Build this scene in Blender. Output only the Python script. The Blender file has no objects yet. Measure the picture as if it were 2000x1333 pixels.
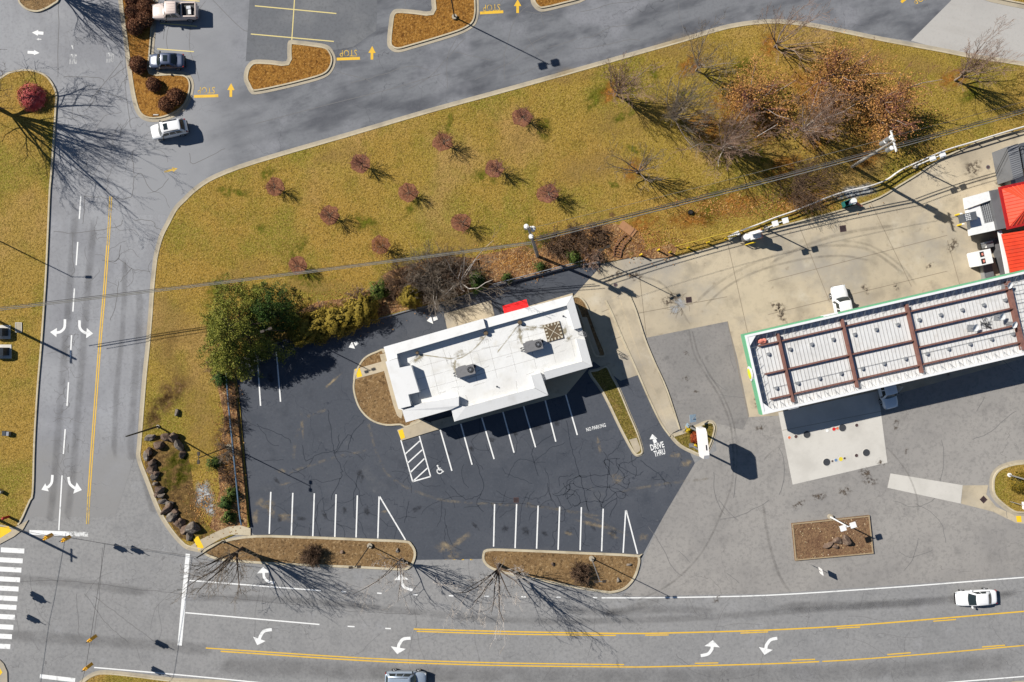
import bpy, bmesh, math, random
import numpy as np
from mathutils import Vector, Matrix, geometry, noise as mnoise

# ------------------------------------------------------------------ camera, sky, sun, exposure
SC = bpy.context.scene
H = 83.0                     # camera height above the ground, metres
PPM = 16.0                   # photo pixels per metre on the ground
cam = bpy.data.cameras.new('camera'); cam.sensor_width = 36.0; cam.lens = 36.0 * H / 125.0
cam.clip_start = 0.5; cam.clip_end = 6000
co = bpy.data.objects.new('camera', cam); SC.collection.objects.link(co)
co.location = (0, 0, H); co.rotation_euler = (0, 0, 0)
SC.camera = co
EL = 37.0
SDX, SDY = 0.896, -0.444     # ground direction shadows run (world x, y)
W = bpy.data.worlds.new('World'); SC.world = W; W.use_nodes = True
wn = W.node_tree.nodes; wl = W.node_tree.links
sky = wn.new('ShaderNodeTexSky'); sky.sky_type = 'NISHITA'; sky.sun_disc = False
sky.sun_elevation = math.radians(EL); sky.sun_rotation = math.atan2(-SDX, -SDY)
sky.air_density = 0.9; sky.dust_density = 0.1; sky.ozone_density = 3.0
bgn = wn['Background']; bgn.inputs['Strength'].default_value = 0.05
wl.new(sky.outputs[0], bgn.inputs['Color'])
sun = bpy.data.lights.new('sun', 'SUN'); sun.energy = 5.0; sun.angle = math.radians(0.5); sun.color = (1.0, 0.955, 0.88)
so = bpy.data.objects.new('sun', sun); SC.collection.objects.link(so)
_d = Vector((SDX * math.cos(math.radians(EL)), SDY * math.cos(math.radians(EL)), -math.sin(math.radians(EL))))
so.rotation_euler = _d.to_track_quat('-Z', 'Y').to_euler(); so.location = (-60, 30, 60)
SC.view_settings.view_transform = 'Standard'; SC.view_settings.look = 'None'
SC.view_settings.exposure = 0.47; SC.view_settings.gamma = 1.0
SC.cycles.max_bounces = 5; SC.cycles.diffuse_bounces = 2; SC.cycles.glossy_bounces = 2
SC.cycles.transparent_max_bounces = 12

# ------------------------------------------------------------------ helpers
COL = SC.collection
ORG = {}

def G(px, py, z=0.0):
    """ground plan position of something seen at photo pixel px,py when it is z metres up"""
    f = (H - z) / H
    return Vector(((px - 1000.0) / PPM * f, (666.5 - py) / PPM * f, z))

def GL(pts, z=0.0):
    return [G(p[0], p[1], z) for p in pts]

def tag(o, label=None, cat=None, group=None, kind=None):
    if label: o['label'] = label
    if cat: o['category'] = cat
    if group: o['group'] = group
    if kind: o['kind'] = kind
    return o

def thing(name, label, cat, loc=(0, 0, 0), rot=0.0, group=None):
    o = bpy.data.objects.new(name, None); o.empty_display_size = 0.3
    COL.objects.link(o); o.location = loc; o.rotation_euler = (0, 0, rot)
    ORG[o.name] = Vector(loc)
    return tag(o, label, cat, group)

def copy_tree(o, parent=None):
    c = o.copy(); COL.objects.link(c)
    if parent is not None: c.parent = parent
    for ch in list(o.children): copy_tree(ch, c)
    return c

def link(name, me, mat, parent=None, smooth=False):
    if mat is not None: me.materials.append(mat)
    if smooth: me.polygons.foreach_set('use_smooth', [True] * len(me.polygons))
    o = bpy.data.objects.new(name, me); COL.objects.link(o)
    if parent is not None:
        o.parent = parent; ORG[o.name] = ORG.get(parent.name, Vector((0, 0, 0)))
    return o

class MB:
    def __init__(s): s.v = []; s.f = []; s.uv = {}
    def add(s, vs, fs):
        b = len(s.v); s.v += [tuple(v) for v in vs]; s.f += [tuple(i + b for i in f) for f in fs]; return s
    def box(s, c, size, rz=0.0, tilt=None):
        x, y, z = size[0] / 2, size[1] / 2, size[2] / 2
        m = Matrix.Rotation(rz, 3, 'Z')
        if tilt is not None: m = m @ tilt
        vs = [m @ Vector((a * x, b * y, d * z)) + Vector(c) for a in (-1, 1) for b in (-1, 1) for d in (-1, 1)]
        return s.add(vs, [(0, 1, 3, 2), (4, 6, 7, 5), (0, 4, 5, 1), (2, 3, 7, 6), (0, 2, 6, 4), (1, 5, 7, 3)])
    def prism(s, poly, z0, z1, bottom=False):
        """poly: list of xy; z1 a number or one per vertex"""
        n = len(poly); P = [Vector((p[0], p[1], 0)) for p in poly]
        if sum(P[i].x * P[(i + 1) % n].y - P[(i + 1) % n].x * P[i].y for i in range(n)) < 0:
            P = P[::-1]
            if not isinstance(z1, (int, float)): z1 = list(z1)[::-1]
        zt = [z1] * n if isinstance(z1, (int, float)) else list(z1)
        vs = [(p.x, p.y, z0) for p in P] + [(p.x, p.y, zt[i]) for i, p in enumerate(P)]
        fs = [(i, (i + 1) % n, n + (i + 1) % n, n + i) for i in range(n)]
        for t in geometry.tessellate_polygon([P]):
            a, b, c = t
            if (P[b] - P[a]).cross(P[c] - P[a]).z < 0: b, c = c, b
            fs.append((n + a, n + b, n + c))
            if bottom: fs.append((a, c, b))
        return s.add(vs, fs)
    def sheet(s, poly, z):
        P = [Vector((p[0], p[1], 0)) for p in poly]; fs = []
        for a, b, c in geometry.tessellate_polygon([P]):
            if (P[b] - P[a]).cross(P[c] - P[a]).z < 0: b, c = c, b
            fs.append((a, b, c))
        return s.add([(p.x, p.y, z) for p in P], fs)
    def ring(s, c, r, n=12, z=None, a0=0.0, sy=1.0):
        return [(c[0] + r * math.cos(a0 + 2 * math.pi * i / n), c[1] + r * sy * math.sin(a0 + 2 * math.pi * i / n)) for i in range(n)]
    def cyl(s, c, r, h, n=12, r2=None, cap=True):
        r2 = r if r2 is None else r2
        vs = [(c[0] + q * math.cos(2 * math.pi * i / n), c[1] + q * math.sin(2 * math.pi * i / n), c[2] + z) for q, z in ((r, 0), (r2, h)) for i in range(n)]
        fs = [(i, (i + 1) % n, n + (i + 1) % n, n + i) for i in range(n)]
        if cap: fs += [tuple(range(n, 2 * n)), tuple(range(n - 1, -1, -1))]
        return s.add(vs, fs)
    def tube(s, pts, r, n=6, cap=True):
        pts = [Vector(p) for p in pts]; m = len(pts)
        rs = [r] * m if isinstance(r, (int, float)) else list(r)
        vs = []; up = Vector((0, 0, 1))
        for i, p in enumerate(pts):
            d = (pts[min(i + 1, m - 1)] - pts[max(i - 1, 0)]).normalized()
            a = d.cross(up if abs(d.z) < 0.95 else Vector((1, 0, 0))).normalized(); b = a.cross(d)
            for k in range(n):
                t = 2 * math.pi * k / n; vs.append(p + (a * math.cos(t) + b * math.sin(t)) * rs[i])
        fs = []
        for i in range(m - 1):
            for k in range(n):
                k2 = (k + 1) % n; fs.append((i * n + k, i * n + k2, (i + 1) * n + k2, (i + 1) * n + k))
        if cap: fs += [tuple(range(n)), tuple(range((m - 1) * n, m * n))]
        return s.add(vs, fs)
    def sphere(s, c, r, n=10, m=7, sz=(1, 1, 1), jit=0.0, rng=None, zmin=None):
        vs = []
        for j in range(m + 1):
            th = math.pi * j / m
            for i in range(n):
                ph = 2 * math.pi * i / n; q = r * (1 + (rng.uniform(-jit, jit) if rng else 0))
                z = c[2] + q * sz[2] * math.cos(th)
                if zmin is not None: z = max(z, zmin)
                vs.append((c[0] + q * sz[0] * math.sin(th) * math.cos(ph), c[1] + q * sz[1] * math.sin(th) * math.sin(ph), z))
        fs = [(j * n + i, (j + 1) * n + i, (j + 1) * n + (i + 1) % n, j * n + (i + 1) % n) for j in range(m) for i in range(n)]
        return s.add(vs, fs)
    def loft(s, rings, cap=True):
        n = len(rings[0]); b = [v for r in rings for v in r]
        fs = [(i * n + k, i * n + (k + 1) % n, (i + 1) * n + (k + 1) % n, (i + 1) * n + k) for i in range(len(rings) - 1) for k in range(n)]
        if cap: fs += [tuple(range(n))[::-1], tuple(range((len(rings) - 1) * n, len(rings) * n))]
        return s.add(b, fs)
    def build(s, name, mat, parent=None, local=False, smooth=False, normals=True):
        o3 = Vector((0, 0, 0))
        if parent is not None and not local: o3 = ORG.get(parent.name, Vector((0, 0, 0)))
        me = bpy.data.meshes.new(name)
        me.from_pydata([(v[0] - o3.x, v[1] - o3.y, v[2] - o3.z) for v in s.v], [], s.f)
        if normals:
            bm = bmesh.new(); bm.from_mesh(me); bmesh.ops.recalc_face_normals(bm, faces=bm.faces); bm.to_mesh(me); bm.free()
        return link(name, me, mat, parent, smooth)

def smooth_line(pts, sub=5, closed=False):
    P = [Vector((p[0], p[1])) for p in pts]; n = len(P); out = []
    rng = range(n if closed else n - 1)
    for i in rng:
        if closed: p0, p1, p2, p3 = P[(i - 1) % n], P[i], P[(i + 1) % n], P[(i + 2) % n]
        else: p0, p1, p2, p3 = P[max(i - 1, 0)], P[i], P[i + 1], P[min(i + 2, n - 1)]
        for k in range(sub):
            t = k / sub
            out.append(0.5 * ((2 * p1) + (p2 - p0) * t + (2 * p0 - 5 * p1 + 4 * p2 - p3) * t * t + (3 * p1 - p0 - 3 * p2 + p3) * t ** 3))
    if not closed: out.append(P[-1])
    return [(p.x, p.y) for p in out]

def offset(pts, d, closed=False):
    """shift a polyline to its left by d (same units as pts)"""
    P = [Vector((p[0], p[1])) for p in pts]; n = len(P); out = []
    for i in range(n):
        a = P[(i - 1) % n] if (closed or i > 0) else P[i]
        b = P[(i + 1) % n] if (closed or i < n - 1) else P[i]
        d1 = (P[i] - a); d2 = (b - P[i])
        if d1.length < 1e-6: d1 = d2
        if d2.length < 1e-6: d2 = d1
        d1 = d1.normalized(); d2 = d2.normalized()
        nn = Vector((-(d1.y + d2.y), d1.x + d2.x))
        if nn.length < 1e-6: nn = Vector((-d1.y, d1.x))
        nn.normalize(); c = max(0.45, nn.dot(Vector((-d1.y, d1.x))))
        out.append((P[i].x + nn.x * d / c, P[i].y + nn.y * d / c))
    return out

def strip_mesh(mb, pts, w, z, closed=False, h=None):
    """flat ribbon (or a raised bar when h given) centred on world xy polyline"""
    L = offset(pts, w / 2, closed); R = offset(pts, -w / 2, closed); n = len(pts)
    segs = n if closed else n - 1
    if h is None:
        vs = [(p[0], p[1], z) for p in L] + [(p[0], p[1], z) for p in R]
        fs = [(i, n + i, n + (i + 1) % n, (i + 1) % n) for i in range(segs)]
    else:
        vs = [(p[0], p[1], q) for q in (z, z + h) for P in (L, R) for p in P]
        fs = []
        for i in range(segs):
            j = (i + 1) % n
            fs += [(2 * n + i, 3 * n + i, 3 * n + j, 2 * n + j), (i, 2 * n + i, 2 * n + j, j), (3 * n + i, n + i, n + j, 3 * n + j)]
        if not closed: fs += [(0, n, 3 * n, 2 * n), (n - 1, 2 * n - 1, 4 * n - 1, 3 * n - 1)]
    return mb.add(vs, fs)

# ------------------------------------------------------------------ materials
def rgb(r, g, b):
    f = lambda c: ((c / 255.0) / 12.92 if c <= 10 else ((c / 255.0 + 0.055) / 1.055) ** 2.4)
    return (f(r), f(g), f(b), 1.0)
ILL = 1.17
def seen(r, g, b, k=1.0):
    """albedo of a level sunlit surface that the photo shows as this sRGB colour"""
    c = rgb(r, g, b); return (c[0] / ILL * k, c[1] / ILL * k, c[2] / ILL * k, 1.0)

def material(name, base, layers=(), rough=0.8, bump=None, metal=0.0, crack=None, spec=0.3, alpha=None, coat=0.0, blend=None):
    """layers: (scale, detail, lo, hi, colour, strength[, (sx,sy), rot])  noise masks mixed one over another"""
    m = bpy.data.materials.new(name); m.use_nodes = True
    N = m.node_tree.nodes; L = m.node_tree.links; b = N['Principled BSDF']
    b.inputs['Roughness'].default_value = rough; b.inputs['Metallic'].default_value = metal
    b.inputs['Specular IOR Level'].default_value = spec
    if coat: b.inputs['Coat Weight'].default_value = coat; b.inputs['Coat Roughness'].default_value = 0.05
    tc = N.new('ShaderNodeTexCoord'); prev = None
    rgbn = N.new('ShaderNodeRGB'); rgbn.outputs[0].default_value = base; prev = rgbn.outputs[0]
    for k, ly in enumerate(layers):
        sc, det, lo, hi, col, st = ly[:6]
        mp = N.new('ShaderNodeMapping'); L.new(tc.outputs['Object'], mp.inputs[0])
        mp.inputs['Location'].default_value = (k * 17.3 + 3.1, k * 9.7, k * 5.5)
        if len(ly) > 6:
            mp.vector_type = 'TEXTURE'
            mp.inputs['Scale'].default_value = (ly[6][0], ly[6][1], 1); mp.inputs['Rotation'].default_value = (0, 0, ly[7])
        nz = N.new('ShaderNodeTexNoise'); nz.inputs['Scale'].default_value = sc; nz.inputs['Detail'].default_value = det
        nz.inputs['Roughness'].default_value = 0.6
        L.new(mp.outputs[0], nz.inputs['Vector'])
        mr = N.new('ShaderNodeMapRange'); mr.interpolation_type = 'SMOOTHSTEP'
        mr.inputs[1].default_value = lo; mr.inputs[2].default_value = hi; mr.inputs[4].default_value = st
        L.new(nz.outputs[0], mr.inputs[0])
        mx = N.new('ShaderNodeMix'); mx.data_type = 'RGBA'
        L.new(mr.outputs[0], mx.inputs[0]); L.new(prev, mx.inputs[6]); mx.inputs[7].default_value = col
        prev = mx.outputs[2]
    if blend:
        bx0, bx1, bcol = blend[:3]; bax = blend[3] if len(blend) > 3 else 0
        sp = N.new('ShaderNodeSeparateXYZ'); L.new(tc.outputs['Object'], sp.inputs[0])
        bn = N.new('ShaderNodeTexNoise'); bn.inputs['Scale'].default_value = 0.25; bn.inputs['Detail'].default_value = 5; L.new(tc.outputs['Object'], bn.inputs['Vector'])
        ma = N.new('ShaderNodeMath'); ma.operation = 'MULTIPLY_ADD'; L.new(bn.outputs[0], ma.inputs[0]); ma.inputs[1].default_value = 14.0; L.new(sp.outputs[bax], ma.inputs[2])
        mr = N.new('ShaderNodeMapRange'); mr.interpolation_type = 'SMOOTHSTEP'; mr.inputs[1].default_value = bx0 + 7; mr.inputs[2].default_value = bx1 + 7; mr.inputs[3].default_value = 1; mr.inputs[4].default_value = 0; L.new(ma.outputs[0], mr.inputs[0])
        mx = N.new('ShaderNodeMix'); mx.data_type = 'RGBA'; L.new(mr.outputs[0], mx.inputs[0]); L.new(prev, mx.inputs[6]); mx.inputs[7].default_value = bcol; prev = mx.outputs[2]
    if crack:
        for ci, (sc, wid, col, st, mlo, mhi) in enumerate(crack):
            nz = N.new('ShaderNodeTexNoise'); nz.inputs['Scale'].default_value = sc * 2.2; nz.inputs['Detail'].default_value = 4
            L.new(tc.outputs['Object'], nz.inputs['Vector'])
            va = N.new('ShaderNodeVectorMath'); va.operation = 'MULTIPLY_ADD'
            L.new(nz.outputs['Color'], va.inputs[0]); va.inputs[1].default_value = (0.9 / sc,) * 3; L.new(tc.outputs['Object'], va.inputs[2])
            vo = N.new('ShaderNodeTexVoronoi'); vo.feature = 'DISTANCE_TO_EDGE'; vo.voronoi_dimensions = '2D'
            vo.inputs['Scale'].default_value = sc; L.new(va.outputs[0], vo.inputs['Vector'])
            mr = N.new('ShaderNodeMapRange'); mr.inputs[1].default_value = wid * sc; mr.inputs[2].default_value = wid * sc * 0.3
            mr.inputs[3].default_value = 0; mr.inputs[4].default_value = st; L.new(vo.outputs['Distance'], mr.inputs[0])
            n2 = N.new('ShaderNodeTexNoise'); n2.inputs['Scale'].default_value = 0.09 + 0.03 * ci; n2.inputs['Detail'].default_value = 3
            L.new(tc.outputs['Object'], n2.inputs['Vector'])
            m2 = N.new('ShaderNodeMapRange'); m2.inputs[1].default_value = mlo; m2.inputs[2].default_value = mhi; L.new(n2.outputs[0], m2.inputs[0])
            mu = N.new('ShaderNodeMath'); mu.operation = 'MULTIPLY'; L.new(mr.outputs[0], mu.inputs[0]); L.new(m2.outputs[0], mu.inputs[1])
            mx = N.new('ShaderNodeMix'); mx.data_type = 'RGBA'
            L.new(mu.outputs[0], mx.inputs[0]); L.new(prev, mx.inputs[6]); mx.inputs[7].default_value = col; prev = mx.outputs[2]
    L.new(prev, b.inputs['Base Color'])
    if bump:
        sc, det, dist = bump
        nz = N.new('ShaderNodeTexNoise'); nz.inputs['Scale'].default_value = sc; nz.inputs['Detail'].default_value = det
        nz.inputs['Roughness'].default_value = 0.65
        L.new(tc.outputs['Object'], nz.inputs['Vector'])
        bp = N.new('ShaderNodeBump'); bp.inputs['Distance'].default_value = dist; bp.inputs['Strength'].default_value = 1.0
        L.new(nz.outputs[0], bp.inputs['Height']); L.new(bp.outputs[0], b.inputs['Normal'])
    if alpha:
        kind, sc, lo, hi, st = alpha
        mul = None
        if kind in ('band', 'blob'):
            uv = N.new('ShaderNodeUVMap'); sp = N.new('ShaderNodeSeparateXYZ'); L.new(uv.outputs[0], sp.inputs[0])
            mr = N.new('ShaderNodeMapRange'); mr.interpolation_type = 'SMOOTHSTEP'
            mr.inputs[1].default_value = 0.0; mr.inputs[2].default_value = 0.75; L.new(sp.outputs[1], mr.inputs[0]); mul = mr.outputs[0]
        nz = N.new('ShaderNodeTexNoise'); nz.inputs['Scale'].default_value = sc; nz.inputs['Detail'].default_value = 6; nz.inputs['Roughness'].default_value = 0.65
        L.new(tc.outputs['Object'], nz.inputs['Vector'])
        m3 = N.new('ShaderNodeMapRange'); m3.inputs[1].default_value = lo; m3.inputs[2].default_value = hi; m3.inputs[4].default_value = st
        L.new(nz.outputs[0], m3.inputs[0]); out = m3.outputs[0]
        if mul is not None:
            mu = N.new('ShaderNodeMath'); mu.operation = 'MULTIPLY'; L.new(out, mu.inputs[0]); L.new(mul, mu.inputs[1]); out = mu.outputs[0]
        L.new(out, b.inputs['Alpha'])
    return m

def uv_strip(name, lines, w, z, mat, parent=None):
    """soft-edged marks lying on the ground: ribbons with v falling from 1 in the middle to 0 at the edges"""
    vs = []; fs = []; uvs = []
    for ln in lines:
        ww = w
        if isinstance(ln, dict): ww = ln['w']; ln = ln['p']
        n = len(ln); A = offset(ln, ww / 2); B = offset(ln, -ww / 2); b = len(vs)
        for i in range(n):
            vs += [(A[i][0], A[i][1], z), (ln[i][0], ln[i][1], z), (B[i][0], B[i][1], z)]
            e = 1.0 if 0 < i < n - 1 else 0.0
            uvs += [(0, 0), (0, e), (0, 0)]
        for i in range(n - 1):
            k = b + 3 * i
            fs += [(k + 1, k, k + 3, k + 4), (k + 2, k + 1, k + 4, k + 5)]
    return _uvmesh(name, vs, fs, uvs, mat, parent)

def uv_blobs(name, blobs, z, mat, parent=None, seed=1):
    rng = random.Random(seed); vs = []; fs = []; uvs = []
    for (x, y, rx, ry, rot) in blobs:
        b = len(vs); vs.append((x, y, z)); uvs.append((0, 1)); n = 18
        ph = rng.uniform(0, 6)
        for i in range(n):
            a = 2 * math.pi * i / n; q = 1 + 0.22 * math.sin(2 * a + ph) + 0.14 * math.sin(5 * a + 2 * ph)
            dx, dy = rx * q * math.cos(a), ry * q * math.sin(a)
            vs.append((x + dx * math.cos(rot) - dy * math.sin(rot), y + dx * math.sin(rot) + dy * math.cos(rot), z)); uvs.append((0, 0))
        fs += [(b, b + 1 + i, b + 1 + (i + 1) % n) for i in range(n)]
    return _uvmesh(name, vs, fs, uvs, mat, parent)

def _uvmesh(name, vs, fs, uvs, mat, parent):
    o3 = ORG.get(parent.name, Vector((0, 0, 0))) if parent is not None else Vector((0, 0, 0))
    me = bpy.data.meshes.new(name); me.from_pydata([(v[0] - o3.x, v[1] - o3.y, v[2] - o3.z) for v in vs], [], fs)
    ul = me.uv_layers.new(name='UVMap')
    for lp in me.loops: ul.data[lp.index].uv = uvs[lp.vertex_index]
    return link(name, me, mat, parent)

MT = {}
A_ = MT
A_['asphalt'] = material('weathered_asphalt', seen(148, 147, 146), [
    (0.05, 3, 0.35, 0.7, seen(138, 138, 138), 0.7), (0.5, 5, 0.45, 0.75, seen(128, 128, 128), 0.55),
    (0.35, 4, 0.55, 0.8, seen(158, 158, 160), 0.6), (2.6, 6, 0.42, 0.7, seen(112, 112, 114), 0.45), (3.5, 3, 0.55, 0.72, seen(165, 164, 162), 0.35)],
    rough=0.9, bump=(9, 4, 0.012), crack=[(0.22, 0.05, seen(104, 103, 103), 0.6, 0.44, 0.6), (0.7, 0.03, seen(110, 109, 108), 0.5, 0.54, 0.68)])
A_['asphalt_left'] = material('pale_blue_grey_asphalt', seen(155, 156, 159), [
    (0.09, 4, 0.4, 0.7, seen(128, 129, 134), 0.7), (0.6, 5, 0.45, 0.7, seen(138, 138, 141), 0.45, (1, 9), 0.06),
    (0.3, 4, 0.55, 0.8, seen(164, 165, 170), 0.6), (2.8, 6, 0.45, 0.72, seen(122, 122, 126), 0.4)],
    rough=0.9, bump=(9, 4, 0.012), crack=[(0.2, 0.05, seen(112, 112, 114), 0.6, 0.44, 0.6), (0.8, 0.03, seen(118, 118, 120), 0.5, 0.54, 0.66)], blend=(-20, -9, seen(141, 140, 139), 1))
A_['asphalt_top'] = material('mottled_blue_grey_asphalt', seen(122, 124, 128), [
    (0.22, 4, 0.42, 0.66, seen(84, 86, 92), 0.9, (2.2, 0.75), 0.28), (0.5, 5, 0.5, 0.75, seen(76, 78, 84), 0.75, (1.9, 0.8), 0.3),
    (0.16, 3, 0.5, 0.72, seen(140, 141, 146), 0.8), (3.2, 5, 0.45, 0.7, seen(104, 105, 110), 0.4)],
    rough=0.9, bump=(9, 4, 0.012), crack=[(0.16, 0.045, seen(66, 66, 70), 0.6, 0.45, 0.6)], blend=(-43, -26, seen(147, 148, 151)))
A_['asphalt_station'] = material('warm_grey_asphalt', seen(158, 154, 149), [
    (0.06, 4, 0.38, 0.68, seen(140, 137, 134), 0.8), (0.4, 5, 0.5, 0.75, seen(128, 125, 122), 0.6),
    (0.3, 4, 0.55, 0.8, seen(160, 156, 150), 0.6), (2.7, 6, 0.45, 0.7, seen(116, 114, 112), 0.45), (4, 3, 0.6, 0.75, seen(100, 98, 96), 0.4)],
    rough=0.9, bump=(9, 4, 0.012), crack=[(0.13, 0.045, seen(92, 88, 86), 0.5, 0.48, 0.62)])
A_['sealcoat'] = material('dark_sealed_asphalt', seen(75, 79, 87), [
    (0.07, 4, 0.4, 0.7, seen(88, 91, 98), 0.8), (0.5, 5, 0.5, 0.76, seen(64, 68, 76), 0.75), (0.12, 5, 0.52, 0.72, seen(64, 69, 78), 0.7), (0.22, 6, 0.6, 0.82, seen(116, 115, 113), 0.5),
    (3.0, 6, 0.5, 0.75, seen(94, 99, 108), 0.35), (0.9, 7, 0.64, 0.8, seen(116, 116, 118), 0.45), (3.6, 4, 0.5, 0.7, seen(64, 70, 80), 0.5)],
    rough=0.85, bump=(9, 4, 0.008), crack=[(0.17, 0.045, seen(50, 55, 66), 0.8, 0.36, 0.5)])
A_['patch'] = material('dark_grey_asphalt_patch', seen(108, 110, 114), [
    (0.2, 4, 0.4, 0.7, seen(124, 125, 127), 0.8), (0.8, 5, 0.55, 0.8, seen(90, 92, 95), 0.7), (3, 5, 0.45, 0.7, seen(88, 88, 90), 0.4)],
    rough=0.9, bump=(9, 4, 0.01))
A_['concrete'] = material('tan_concrete', seen(197, 183, 157), [
    (0.07, 4, 0.4, 0.68, seen(172, 160, 140), 0.8), (0.35, 5, 0.46, 0.72, seen(152, 142, 124), 0.75), (0.13, 5, 0.48, 0.7, seen(160, 154, 144), 0.8), (0.25, 4, 0.56, 0.8, seen(208, 199, 180), 0.7), (1.1, 5, 0.6, 0.78, seen(132, 118, 98), 0.6),
    (2.2, 6, 0.5, 0.75, seen(170, 158, 138), 0.5), (1.6, 4, 0.68, 0.78, seen(120, 108, 92), 0.5)],
    rough=0.9, bump=(8, 4, 0.006))
A_['concrete_new'] = material('pale_concrete', seen(208, 204, 196), [
    (0.25, 4, 0.42, 0.7, seen(192, 188, 180), 0.8), (1.2, 5, 0.5, 0.75, seen(198, 194, 186), 0.5), (4, 4, 0.55, 0.75, seen(186, 182, 174), 0.4)],
    rough=0.9, bump=(8, 4, 0.004))
A_['concrete_grey'] = material('light_grey_concrete_road', seen(182, 179, 174), [
    (0.1, 4, 0.4, 0.7, seen(164, 161, 157), 0.8), (0.5, 5, 0.48, 0.72, seen(170, 166, 160), 0.6, (6, 0.8), -0.25), (3, 5, 0.5, 0.75, seen(160, 157, 153), 0.4)],
    rough=0.9, bump=(8, 4, 0.005))
A_['kerb'] = material('kerb_concrete', seen(198, 186, 160), [(0.4, 4, 0.42, 0.72, seen(172, 158, 132), 0.8), (2.5, 5, 0.5, 0.75, seen(150, 138, 114), 0.55), (1.3, 4, 0.6, 0.8, seen(214, 206, 186), 0.6)], rough=0.9, bump=(8, 4, 0.006))
A_['gutter'] = material('gutter_concrete', seen(180, 169, 148), [(0.4, 4, 0.42, 0.72, seen(150, 143, 130), 0.8), (2.5, 5, 0.5, 0.75, seen(158, 147, 126), 0.6)], rough=0.9, bump=(8, 4, 0.006))
GR = [(0.05, 3, 0.42, 0.60, seen(166, 132, 60), 0.9), (0.12, 5, 0.48, 0.64, seen(126, 122, 42), 0.85), (0.08, 5, 0.52, 0.70, seen(178, 142, 90), 0.8), (0.35, 5, 0.5, 0.7, seen(130, 118, 42), 0.7), (0.9, 5, 0.52, 0.72, seen(172, 140, 76), 0.5),
      (4.2, 5, 0.46, 0.64, seen(186, 154, 84), 0.5), (5.0, 4, 0.47, 0.63, seen(100, 80, 30), 0.7), (8.0, 3, 0.5, 0.64, seen(76, 60, 22), 0.5), (7.0, 3, 0.53, 0.66, seen(206, 176, 108), 0.42)]
A_['lawn'] = material('dormant_grass', seen(156, 133, 56), GR, rough=0.95, bump=(6.0, 5, 0.11), spec=0.1)
A_['verge'] = material('dormant_grass_verge', seen(162, 134, 64), GR, rough=0.95, bump=(6.0, 5, 0.11), spec=0.1)
A_['mulch'] = material('pine_straw_mulch', seen(146, 102, 46), [(0.4, 4, 0.42, 0.7, seen(168, 122, 56), 0.7), (1.8, 5, 0.48, 0.68, seen(104, 66, 28), 0.8), (3.6, 4, 0.5, 0.66, seen(196, 150, 84), 0.6), (4.5, 3, 0.52, 0.68, seen(74, 46, 20), 0.7)], rough=0.95, bump=(4, 5, 0.12), spec=0.1)
A_['bark'] = material('brown_bark_bed', seen(128, 102, 70), [(0.3, 4, 0.42, 0.7, seen(150, 122, 84), 0.7), (1.8, 5, 0.5, 0.7, seen(84, 66, 46), 0.8), (3.4, 4, 0.52, 0.68, seen(186, 160, 122), 0.5), (4.4, 3, 0.55, 0.7, seen(50, 40, 30), 0.7)], rough=0.95, bump=(4, 5, 0.1), spec=0.1)
A_['litter'] = material('leaf_litter', seen(150, 112, 76), [(0.25, 4, 0.42, 0.7, seen(120, 86, 62), 0.8), (1.5, 5, 0.48, 0.66, seen(92, 64, 50), 0.8), (3.2, 4, 0.5, 0.66, seen(206, 172, 124), 0.65), (4.4, 3, 0.54, 0.68, seen(56, 40, 32), 0.7), (0.5, 4, 0.6, 0.75, seen(104, 98, 40), 0.6)], rough=0.95, bump=(3.6, 5, 0.16), spec=0.1)
A_['mulch_ring'] = material('reddish_mulch', seen(142, 98, 72), [(1.4, 4, 0.42, 0.7, seen(124, 80, 62), 0.7), (3.5, 4, 0.5, 0.68, seen(84, 54, 44), 0.75), (4.2, 3, 0.55, 0.7, seen(190, 146, 104), 0.6)], rough=0.95, bump=(4, 5, 0.1), spec=0.1)
A_['litter_alpha'] = material('scattered_leaf_litter', seen(166, 112, 48), [(2.4, 5, 0.45, 0.65, seen(112, 70, 30), 0.8), (3.8, 3, 0.52, 0.68, seen(208, 158, 84), 0.7)], rough=0.95, bump=(3.6, 5, 0.14), spec=0.1, alpha=('blob', 1.6, 0.36, 0.6, 0.95))
A_['tan_alpha'] = material('tan_dry_grass', seen(176, 144, 84), [(4.2, 5, 0.46, 0.64, seen(196, 164, 98), 0.5), (5.0, 4, 0.47, 0.63, seen(112, 88, 42), 0.75), (7, 3, 0.53, 0.66, seen(216, 186, 120), 0.45)], rough=0.95, bump=(6, 5, 0.11), spec=0.1, alpha=('blob', 0.35, 0.36, 0.66, 0.6))
A_['oil_dark'] = material('faint_oil_drip', seen(52, 54, 60), rough=0.6, alpha=('blob', 1.8, 0.36, 0.6, 0.7))
A_['green_alpha'] = material('greener_grass', seen(108, 110, 30), [(2.4, 5, 0.45, 0.65, seen(78, 80, 18), 0.8), (3.8, 3, 0.52, 0.68, seen(150, 146, 60), 0.6)], rough=0.95, bump=(3.6, 5, 0.14), spec=0.1, alpha=('blob', 1.2, 0.4, 0.62, 0.85))
A_['dirt_alpha'] = material('bare_dirt', seen(120, 92, 58), [(2.4, 5, 0.45, 0.65, seen(86, 64, 40), 0.8), (3.8, 3, 0.52, 0.68, seen(170, 138, 98), 0.6)], rough=0.95, bump=(3.6, 5, 0.1), spec=0.1, alpha=('blob', 1.2, 0.36, 0.6, 0.9))
A_['gravel'] = material('pale_gravel', seen(176, 178, 178), [(3.4, 4, 0.45, 0.6, seen(110, 112, 114), 0.8), (2.2, 4, 0.5, 0.7, seen(214, 214, 210), 0.7)], rough=0.9, bump=(5, 3, 0.12), alpha=('blob', 1.4, 0.3, 0.5, 1.0))
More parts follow.
